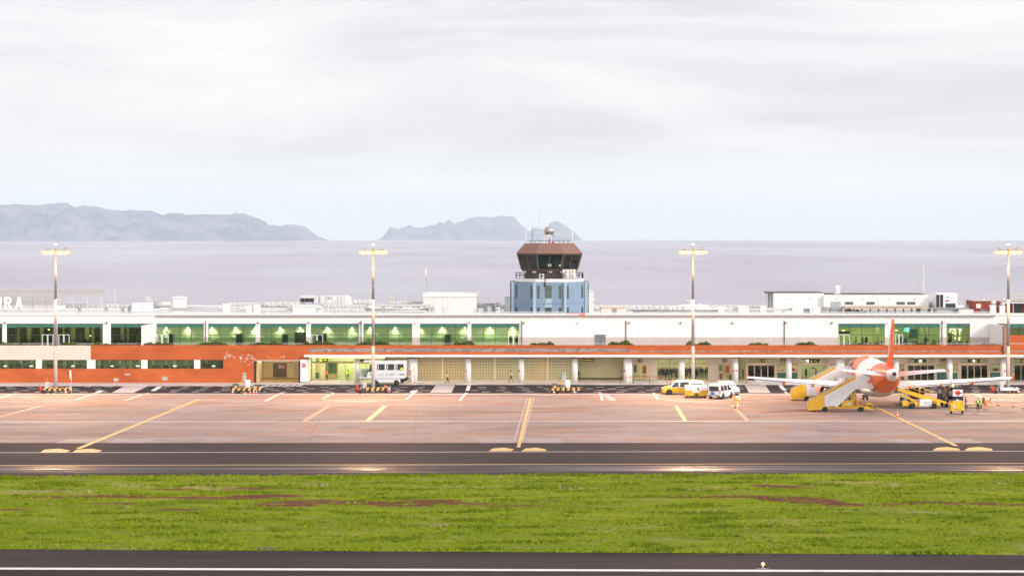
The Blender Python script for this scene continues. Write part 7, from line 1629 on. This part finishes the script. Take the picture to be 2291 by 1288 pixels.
# ================================================================ PEOPLE
skin_m = mat('skin', (.50,.28,.19), .6, var=.05); hair_m = mat('dark_hair', (.03,.02,.015), .7); shoe_m = mat('shoes', (.015,.015,.015), .5)
def person(label, loc, rz, joints, top, trouser, group=None, vest=None, hair=hair_m, hat=None, h=1.0, top2=None, band=None):
    """one continuous body: torso, limbs, neck and head as one skinned surface; facing -Y"""
    J = dict(pelvis=(0,0,.93), waist=(0,0,1.08), chest=(0,0,1.32), neck=(0,0,1.49), head=(0,-.01,1.60), crown=(0,-.01,1.71),
             shl=(-.19,0,1.43), ell=(-.26,.02,1.14), wrl=(-.27,-.06,.90), shr=(.19,0,1.43), elr=(.26,.02,1.14), wrr=(.27,-.06,.90),
             hpl=(-.10,0,.90), knl=(-.11,-.02,.50), anl=(-.11,.02,.09), tol=(-.12,-.17,.03), hpr=(.10,0,.90), knr=(.11,-.02,.50), anr=(.11,.02,.09), tor=(.12,-.17,.03))
    J.update(joints)
    RD = dict(pelvis=.15, waist=.14, chest=.165, neck=.058, head=.095, crown=.075, shl=.075, ell=.047, wrl=.032, shr=.075, elr=.047, wrr=.032, hpl=.10, knl=.065, anl=.045, tol=.04, hpr=.10, knr=.065, anr=.045, tor=.04)
    E = [('pelvis','waist'),('waist','chest'),('chest','neck'),('neck','head'),('head','crown'),('chest','shl'),('shl','ell'),('ell','wrl'),('chest','shr'),('shr','elr'),('elr','wrr'),('pelvis','hpl'),('hpl','knl'),('knl','anl'),('anl','tol'),('pelvis','hpr'),('hpr','knr'),('knr','anr'),('anr','tor')]
    names = list(J); V = [Vector(J[n])*h for n in names]; rad = [RD[n]*h for n in names]; ED = [(names.index(a), names.index(b)) for a, b in E]
    for s, w, e in (('l','wrl','ell'),('r','wrr','elr')):      # palm, four fingers and a thumb
        wv = Vector(J[w])*h; dr = (wv-Vector(J[e])*h).normalized(); sd_ = dr.cross(Vector((0,1,0))).normalized() if abs(dr.y) < .95 else Vector((1,0,0)); fr = dr.cross(sd_)
        pi_ = len(V); V.append(wv+dr*.07); rad.append(.030); ED.append((names.index(w), pi_))
        for k in range(4):
            b_ = wv+dr*.095+fr*(-.03+.02*k); ln_ = (.055,.07,.066,.05)[k]; i1 = len(V); V.append(b_); rad.append(.009); ED.append((pi_, i1)); i2 = len(V); V.append(b_+dr*ln_+sd_*.015); rad.append(.008); ED.append((i1, i2))
        i1 = len(V); V.append(wv+dr*.045+fr*.045); rad.append(.010); ED.append((pi_, i1)); i2 = len(V); V.append(wv+dr*.08+fr*.06+sd_*.01); rad.append(.009); ED.append((i1, i2))
    me = bpy.data.meshes.new('person'); me.from_pydata([tuple(v) for v in V], ED, []); ob = bpy.data.objects.new('person_tmp', me); S.collection.objects.link(ob)
    sk = ob.modifiers.new('s', 'SKIN'); 
    if not me.skin_vertices: 
        me.attributes  # layer is made with the modifier evaluation
    try:
        if len(me.skin_vertices) == 0: raise IndexError
    except Exception:
        pass
    ok = len(me.skin_vertices) > 0
    if not ok:
        bm = bmesh.new(); bm.from_mesh(me); bm.verts.layers.skin.verify(); bm.to_mesh(me); bm.free()
    for i, sv in enumerate(me.skin_vertices[0].data): sv.radius = (rad[i], rad[i]*(.8 if names[i] in ('chest','waist') else 1) if i < len(names) else rad[i]); sv.use_root = (i == 0)
    ss = ob.modifiers.new('u', 'SUBSURF'); ss.levels = 1
    bpy.context.view_layer.update()
    m2 = bpy.data.meshes.new_from_object(ob.evaluated_get(bpy.context.evaluated_depsgraph_get())); bpy.data.objects.remove(ob)
    # face: nose, ears, eyes, mouth added to the same mesh
    hd = Vector(J['head'])*h; bm = bmesh.new(); bm.from_mesh(m2)
    def blob(c, r, seg=6):
        res = bmesh.ops.create_uvsphere(bm, u_segments=seg, v_segments=5, radius=1); 
        for v in res['verts']: v.co = Vector((v.co.x*r[0], v.co.y*r[1], v.co.z*r[2]))+c
        return res['verts']
    blob(hd+Vector((0,-.10,.0)), (.014,.022,.022)); blob(hd+Vector((-.092,0,.01)), (.012,.022,.03)); blob(hd+Vector((.092,0,.01)), (.012,.022,.03))
    dk = set()
    for c in ((-.033,-.088,.03),(.033,-.088,.03)): dk |= set(blob(hd+Vector(c), (.011,.008,.008)))
    dk |= set(blob(hd+Vector((0,-.088,-.045)), (.025,.008,.006)))
    bm.to_mesh(m2); dki = {v.index for v in dk}; bm.free()
    mats = [top, trouser, skin_m, shoe_m, hair_m, vest or top, band or trouser]
    m2.materials.clear()
    for m_ in mats: m2.materials.append(m_)
    Jh = {k: Vector(v)*h for k, v in J.items()}
    def seg_d(p, a, b):
        ab = b-a; t_ = max(0, min(1, (p-a).dot(ab)/max(ab.length_squared, 1e-9))); return (p-(a+ab*t_)).length, t_
    segs = [(('pelvis','waist'),0),(('waist','chest'),5),(('chest','neck'),5),(('neck','head'),2),(('head','crown'),2),(('shl','ell'),0),(('ell','wrl'),0),(('shr','elr'),0),(('elr','wrr'),0),(('hpl','knl'),1),(('knl','anl'),1),(('anl','tol'),3),(('hpr','knr'),1),(('knr','anr'),1),(('anr','tor'),3)]
    for f in m2.polygons:
        c = f.center; best = min(((seg_d(c, Jh[a], Jh[b]), m_, a) for (a, b), m_ in segs), key=lambda q_: q_[0][0]); (dd_, t_), m_, a = best
        if a in ('ell','elr') and t_ > .92: m_ = 2
        if a == 'neck' and t_ < .15: m_ = 5
        if a in ('knl','knr') and .55 < t_ < .8 and band: m_ = 6
        if any(v in dki for v in f.vertices): m_ = 4
        f.material_index = m_; f.use_smooth = True
    ob = bpy.data.objects.new('person', m2); S.collection.objects.link(ob); ob.location = loc; ob.rotation_euler = (0,0,rz); tag(ob, label, 'person', group)
    mb = MB(); hh = hd+Vector((0,.018,.045*h)); mb.ell(tuple(hh), .103*h, .108*h, .085*h, n=12); mb.build('hair' if not hat else 'cap', hat or hair, ob)
    return ob
import bmesh
hv = mat('hi_vis_yellow', (.55,.85,.03), .6, var=.08); ho = mat('hi_vis_orange', (.85,.22,.03), .6, var=.1); dkc = mat('dark_cloth', (.03,.03,.035), .8); bluec = mat('blue_cloth', (.10,.16,.30), .8); palec = mat('pale_blue_cloth', (.38,.48,.60), .8); whc = mat('white_cloth', (.65,.65,.62), .8); refl = mat('reflective_band', (.75,.35,.15), .4); maroon = mat('maroon_cloth', (.25,.06,.05), .8)
stand_j = {}
walk = dict(knl=(-.10,-.20,.52), anl=(-.10,-.26,.12), tol=(-.10,-.44,.06), knr=(.10,.04,.50), anr=(.10,.30,.14), tor=(.10,.16,.05), ell=(-.25,.12,1.16), wrl=(-.24,.16,.94), elr=(.25,-.06,1.15), wrr=(.22,-.24,1.0))
bend = dict(pelvis=(0,.1,.88), waist=(0,.02,1.0), chest=(0,-.28,1.16), neck=(0,-.46,1.24), head=(0,-.57,1.30), crown=(0,-.66,1.34), shl=(-.19,-.38,1.17), shr=(.19,-.38,1.17), ell=(-.24,-.5,.92), elr=(.24,-.5,.92), wrl=(-.15,-.72,.80), wrr=(.15,-.72,.80), hpl=(-.10,.1,.86), hpr=(.10,.1,.86), knl=(-.12,-.12,.48), knr=(.12,.16,.48), anl=(-.12,-.02,.09), anr=(.12,.3,.09), tol=(-.12,-.2,.03), tor=(.12,.12,.03))
hold = dict(ell=(-.27,-.03,1.15), wrl=(-.12,-.24,1.12), elr=(.27,-.03,1.15), wrr=(.12,-.24,1.14))
person('person in a bright yellow vest and dark trousers standing beside the baggage dolly', G(2188, 922), R(170), hold, dkc, dkc, vest=hv, hat=black, band=refl)
person('person in orange clothing bending over by the end of the baggage dolly', G(2206, 916), R(95), bend, ho, ho, vest=ho, group=None)
person('person in blue trousers half hidden behind the yellow cart', G(2160.5, 917), R(80), hold, maroon, bluec, vest=maroon)
person('cyclist-like walker in a yellow vest crossing before the block screens'.replace('cyclist-like walker','person'), G(1001, 858.5, .12), R(90), walk, hv, dkc, vest=hv)
person('person in a pale blue shirt walking before the second block screen', G(1143.5, 854.5, .12), R(-90), walk, palec, dkc, vest=palec)
person('person in dark clothes stepping out from behind a column at the yellow wall', G(1294.5, 853.5, .12), R(70), walk, dkc, dkc)
person('person in an orange vest at the glass entrance, nearest the notice wall', G(731, 851.6, .12), R(180), hold, ho, dkc, vest=ho)
person('person in a broad yellow vest standing in the glass entrance doorway', G(778, 851.6, .12), R(170), stand_j, hv, dkc, vest=hv)
# bus attendant leaning inside, behind the last window: seen from the chest up
pb = person('person in a yellow vest inside the rear window of the boarding-lift bus', (X(899.5,346.2), 346.3, 1.02), R(200), hold, hv, dkc, vest=hv); cutb = bmesh.new(); cutb.from_mesh(pb.data); bmesh.ops.bisect_plane(cutb, geom=cutb.verts[:]+cutb.edges[:]+cutb.faces[:], plane_co=(0,0,1.2), plane_no=(0,0,-1), clear_outer=True); cutb.to_mesh(pb.data); cutb.free(); pb.scale = (.9,.3,.9); pb.location = (X(898.5,346.2), 346.50, Z(827,346.5)-1.2*.9)
# figures in the upper windows
zf = 4.61
up = [(1142.5,2.5,dkc,dkc,'person in black in the left leaf of the last white terrace door',R(0)),(1156,2.5,dkc,dkc,'person in black in the right leaf of the last white terrace door',R(20)),(1915,.9,dkc,dkc,'person in black at the left cafe window, nearest the white door',R(80)),(1930,1.1,bluec,dkc,'person in blue-grey at the left cafe window',R(60)),(1938,2.2,dkc,dkc,'taller standing person in dark green at the left cafe window',R(200)),
      (2014,1.6,dkc,dkc,'person in dark clothes framed by the white cafe door beside the tail fin',R(0)),(2026,.6,bluec,dkc,'person in dark blue just left of the white-shirted cafe visitor',R(150)),(2033,.5,whc,whc,'person in a white shirt at the middle cafe window',R(30)),(2071,2.0,dkc,dkc,'person in dark clothes in the middle of the middle cafe window',R(0)),(2104,.7,dkc,dkc,'person in black at the right edge of the middle cafe window',R(60)),(2126,1.5,dkc,dkc,'person in black before the bright display in the narrow cafe window',R(90))]
for px, dd, a, b, lab, rz in up:
    q = P(px, 770, DU+.4+dd); person(lab, (q.x, DU+.4+dd, zf), rz, random.choice((stand_j, hold)), a, b)
# waiting crowd behind the departure window
crowd_cols = [mat('coat_%s' % n_, c, .8) for n_, c in (('brown',(.10,.06,.04)),('slate',(.05,.07,.10)),('olive',(.06,.07,.03)),('charcoal',(.02,.02,.022)),('beige',(.30,.25,.18)),('navy_wool',(.02,.03,.07)))]
rnd = random.Random(21); protos = []
for k in range(6): protos.append(person('', (0,0,-50), 0, (stand_j, hold, walk)[k % 3], crowd_cols[k], crowd_cols[(k+3) % 6], group='crowd waiting behind the departure window', h=.95+.02*k, hair=(hair_m, mat('grey_hair', (.35,.33,.3), .8), mat('brown_hair', (.12,.06,.03), .8))[k % 3]))
n_c = 34; first = [True]*6
for k in range(n_c):
    px = 1473+(k+.5)*(1582-1473)/n_c+rnd.uniform(-1,1); y_ = DB+.8+rnd.random()*4.5; pk = k % 6
    loc = (X(px,y_), y_, .14); rz = rnd.uniform(0,6.28)
    if 1516 < px < 1533: y_ += 0
    if first[pk]: o = protos[pk]; first[pk] = False; o.location = loc; o.rotation_euler = (0,0,rz); o['label'] = 'one of the people waiting indoors behind the tall departure window'
    else: o = copy_tree(protos[pk], loc, rz, 'one of the people waiting indoors behind the tall departure window')
# ================================================================ SIGNS
def wsign(px, py, w, h, txt, label, size=.36, d=DB-.12, col=(.9,.75,.05), lit=None):
    t = thing('gate_sign', label, 'sign', (X(px,d), d, Z(py,d)), 0, 'black gate signs')
    mb = MB(); mb.box(-w/2,w/2,0,.1,-h/2,h/2,b=.02); mb.build('board', black, t)
    if txt: lettering(txt, size, (0,-.012,0), mat('sign_yellow', (.8,.65,.05), .5, emit=(.9,.7,.05), estr=.35), t)
    if lit:
        mb = MB(); mb.ell((lit,-.05,0),.10,.05,.16); mb.build('lamp', mat('sign_lamp', (1,1,.9), emit=(1,.95,.7), estr=9), t)
    return t
wsign(1432,806,.62,.46,'19','black gate sign reading 19 above a glass doorway'); wsign(1622,806,.62,.46,'18','black gate sign reading 18 above a glass doorway')
wsign(1707,807,.55,.46,'17','black gate sign reading 17 over dark sliding doors'); wsign(1819.5,807,1.9,.48,'16   15','black gate sign reading 16 and 15 over green-lit doors', lit=-.85)
wsign(2059,807.2,1.8,.46,'12   11','black gate sign reading 12 and 11 right of the tail', lit=.02); wsign(2178.5,807.2,1.8,.46,'10   09','black gate sign reading 10 and 09 left of the last mast', lit=.02); wsign(2289,807.2,.7,.46,'08','black gate sign reading 08 cut by the right edge')
for px, w, py, lab in ((1315.5,1.95,804.5,'wide black sign with faint yellow writing on the yellow wall'),(1752,.9,806,'narrow black sign beside a column, left of gate 16'),(2111,.9,806.3,'narrow black sign left of gate 10')):
    t = wsign(px,py,w,.46,None,lab); mb = MB()
    for k in range(max(2, int(w/.2))): mb.box(-w/2+.12+k*.18,-w/2+.22+k*.18,-.01,0,-.08,.02)
    mb.build('writing', _M['sign_yellow'], t)
t = wsign(722,805.3,1.6,.44,None,'green and yellow exit-style sign above the glass entrance', d=DB-.3); mb = MB(); mb.box(-.45,-.1,-.012,0,-.14,.14); mb.box(.15,.6,-.012,0,-.03,.05); mb.prism([(-.65,0),(-.55,.12),(-.55,-.12)], -.012, 0, 'y'); mb.build('writing', mat('sign_lime', (.6,.9,.05), .5, emit=(.6,1,.05), estr=1.5), t)
def disc_sign(px, py, r, d, label, kind):
    t = thing('round_sign' if kind != 'sq' else 'square_sign', label, 'sign', (X(px,d), d, Z(py,d)), 0, 'small red signs')
    circ = lambda rr_, y: [(rr_*math.cos(R(a)), y, rr_*math.sin(R(a))) for a in range(0,360,15)]
    if kind == 'noentry':
        mb = MB(); mb.loft([circ(r,0), circ(r,-.03)], 0, False); b_ = mb.build('disc', mat('sign_red', (.60,.02,.03), .4), t); mb = MB(); mb.box(-r*.72,r*.72,-.04,-.03,-r*.17,r*.17); mb.build('bar', conew, b_)
    elif kind == 'sq':
        mb = MB(); mb.box(-r,r,-.03,0,-r*.8,r*.8); b_ = mb.build('board', _M['sign_red'], t); mb = MB(); mb.box(-r*.6,r*.6,-.035,-.03,-r*.1,r*.3); mb.build('mark', conew, b_)
    else:
        mb = MB(); mb.loft([circ(r,0), circ(r,-.02)], 0, False); b_ = mb.build('disc', conew, t); mb = MB(); mb.lathe([(r*.75,-.03),(r,-.03),(r,-.02),(r*.75,-.02)], n=16, axis='y'); mb.prism([(-r*.7,r*.5),(-r*.5,r*.7),(r*.7,-r*.5),(r*.5,-r*.7)], -.03, -.02, 'y'); mb.build('ring', _M['sign_red'], b_)
disc_sign(679.7, 817.3, .31, DF-.32, 'red round no-entry sign on the white pier by the gateway', 'noentry')
for px, lab in ((1042.5,'small red square sign on the column after the first block screen'),(1648.5,'small red square sign on the column right of gate 18'),(2249,'small red square sign on the column near the last mast')): disc_sign(px, 829, .16, DC-.14, lab, 'sq')
for px, lab in ((1161.5,'small round no-smoking sign on the column after the second block screen'),(1397.5,'small round no-smoking sign on the wide column by the yellow wall'),(1641,'small round no-smoking sign on the column left of gate 17'),(2121.5,'small round no-smoking sign on the column left of gate 10'),(916,'small round no-smoking sign on the wide column behind the bus')): disc_sign(px, 829, .15, DC-.14, lab, 'ns')
def belt_posts(xs, label):
    a = G(xs[0], 857.0, .12); t = thing('queue_barrier', label, 'queue barrier', a, 0, 'retractable belt barriers')
    for i, x in enumerate(xs):
        q = G(x, 857.0, .12)-a; mb = MB(); mb.lathe([(.17,0),(.17,.03),(.035,.06),(.03,1.0),(.045,1.0),(.045,1.05)], (q.x,0,0), 12); mb.build('post', black if i < len(xs)-1 else ltgrey, t)
        if i:
            p_ = G(xs[i-1], 857.0, .12)-a; mb = MB(); mb.box(p_.x+.04,q.x-.04,-.01,.01,.93,1.0); mb.build('belt', _M['sign_red'], t)
belt_posts([1388,1417,1453,1486.5], 'red belt barrier on dark posts before gate 19'); belt_posts([1671,1690], 'short red belt barrier before gate 17'); belt_posts([1795,1803], 'very short red belt barrier before gate 16')
# ================================================================ HEDGES ON THE PARAPET
def leaf_f(t, b, g, noise, rng, mix, mth):
    t.links.new(mix(rng(noise(2.5), .35, .65), (.04,.08,.012), (.13,.18,.025)), b.inputs['Base Color']); b.inputs['Roughness'].default_value = .7
m_leaf = ground_mat('hedge_leaf', leaf_f); rs = np.random.RandomState(3)
def hedge(x0, x1, lab, hgt=.62, dens=1.0):
    d = DF+.8; xa, xb = X(x0,d), X(x1,d); L3 = xb-xa; mb = MB(); n = int(L3*520*dens)
    for k in range(n):
        u = rs.uniform(0,1); env = (math.sin(math.pi*min(1, u*1.0)))**.45*(.65+.5*mn.noise(Vector((xa+u*L3, 1.3, 0)))) ; z = 5.4+rs.uniform(0,1)**.8*(.45+.55*min(1, u*6, (1-u)*6))*(.75+.6*mn.noise(Vector(((xa+u*L3)*1.4, 1.3, 0))))*(hgt*.8+.30); x = xa+u*L3; y = d+rs.uniform(-.35,.35)
        a = rs.uniform(-1,1,3)*.15; b_ = rs.uniform(-1,1,3)*.15; c = Vector((x,y,z)); mb.poly([c, c+Vector(a), c+Vector(b_)])
    mb.box(xa+.1, xb-.1, d-.2, d+.2, 4.8, 5.35)
    solo(mb, 'hedge', m_leaf, lab, 'hedge', 'low hedges along the terrace parapet')
for x0, x1, lab, hh, dn in ((-20,62,'sparse low hedge at the left end of the parapet',.35,.6),(130,180,'thin hedge just right of the leftmost lamp mast on the parapet',.4,.9),(204,275,'flat hedge above the join of cream and orange walls',.4,1),(321,392,'hedge right beside the left dividing wall of the terrace',.55,1),(440,511,'hedge below the second green window bay',.5,1),(558,640,'long hedge below the third green window bay',.55,1.1),(672,752,'bushiest hedge, above the left end of the canopy',.75,1.2),(797,872,'hedge crossing behind the second lamp mast',.65,1.1),(1015,1063,'short dense hedge before the sixth green window bay',.7,1.1),(1186,1240,'short hedge in front of the blank wall left of the tower foot',.65,1.1),
    (1360,1416,'hedge at the pipe right of the grey service door',.7,1.1),(1535,1590,'hedge crossing behind the third lamp mast',.7,1),(1674,1718,'low hedge in the middle of the blank white wall',.5,.8),(1780,1828,'hedge a little left of the cafe windows',.55,1),(1900,1975,'thin straggly planting below the left cafe window',.3,.7),(2040,2105,'thin straggly planting below the middle cafe window',.3,.7),(2180,2240,'sparse planting near the right dividing wall',.2,.4)):
    hedge(x0, x1, lab, hh, dn)
mb = MB(); 
for k in range(30):                            # litter of creeping stems along the whole parapet top
    pass
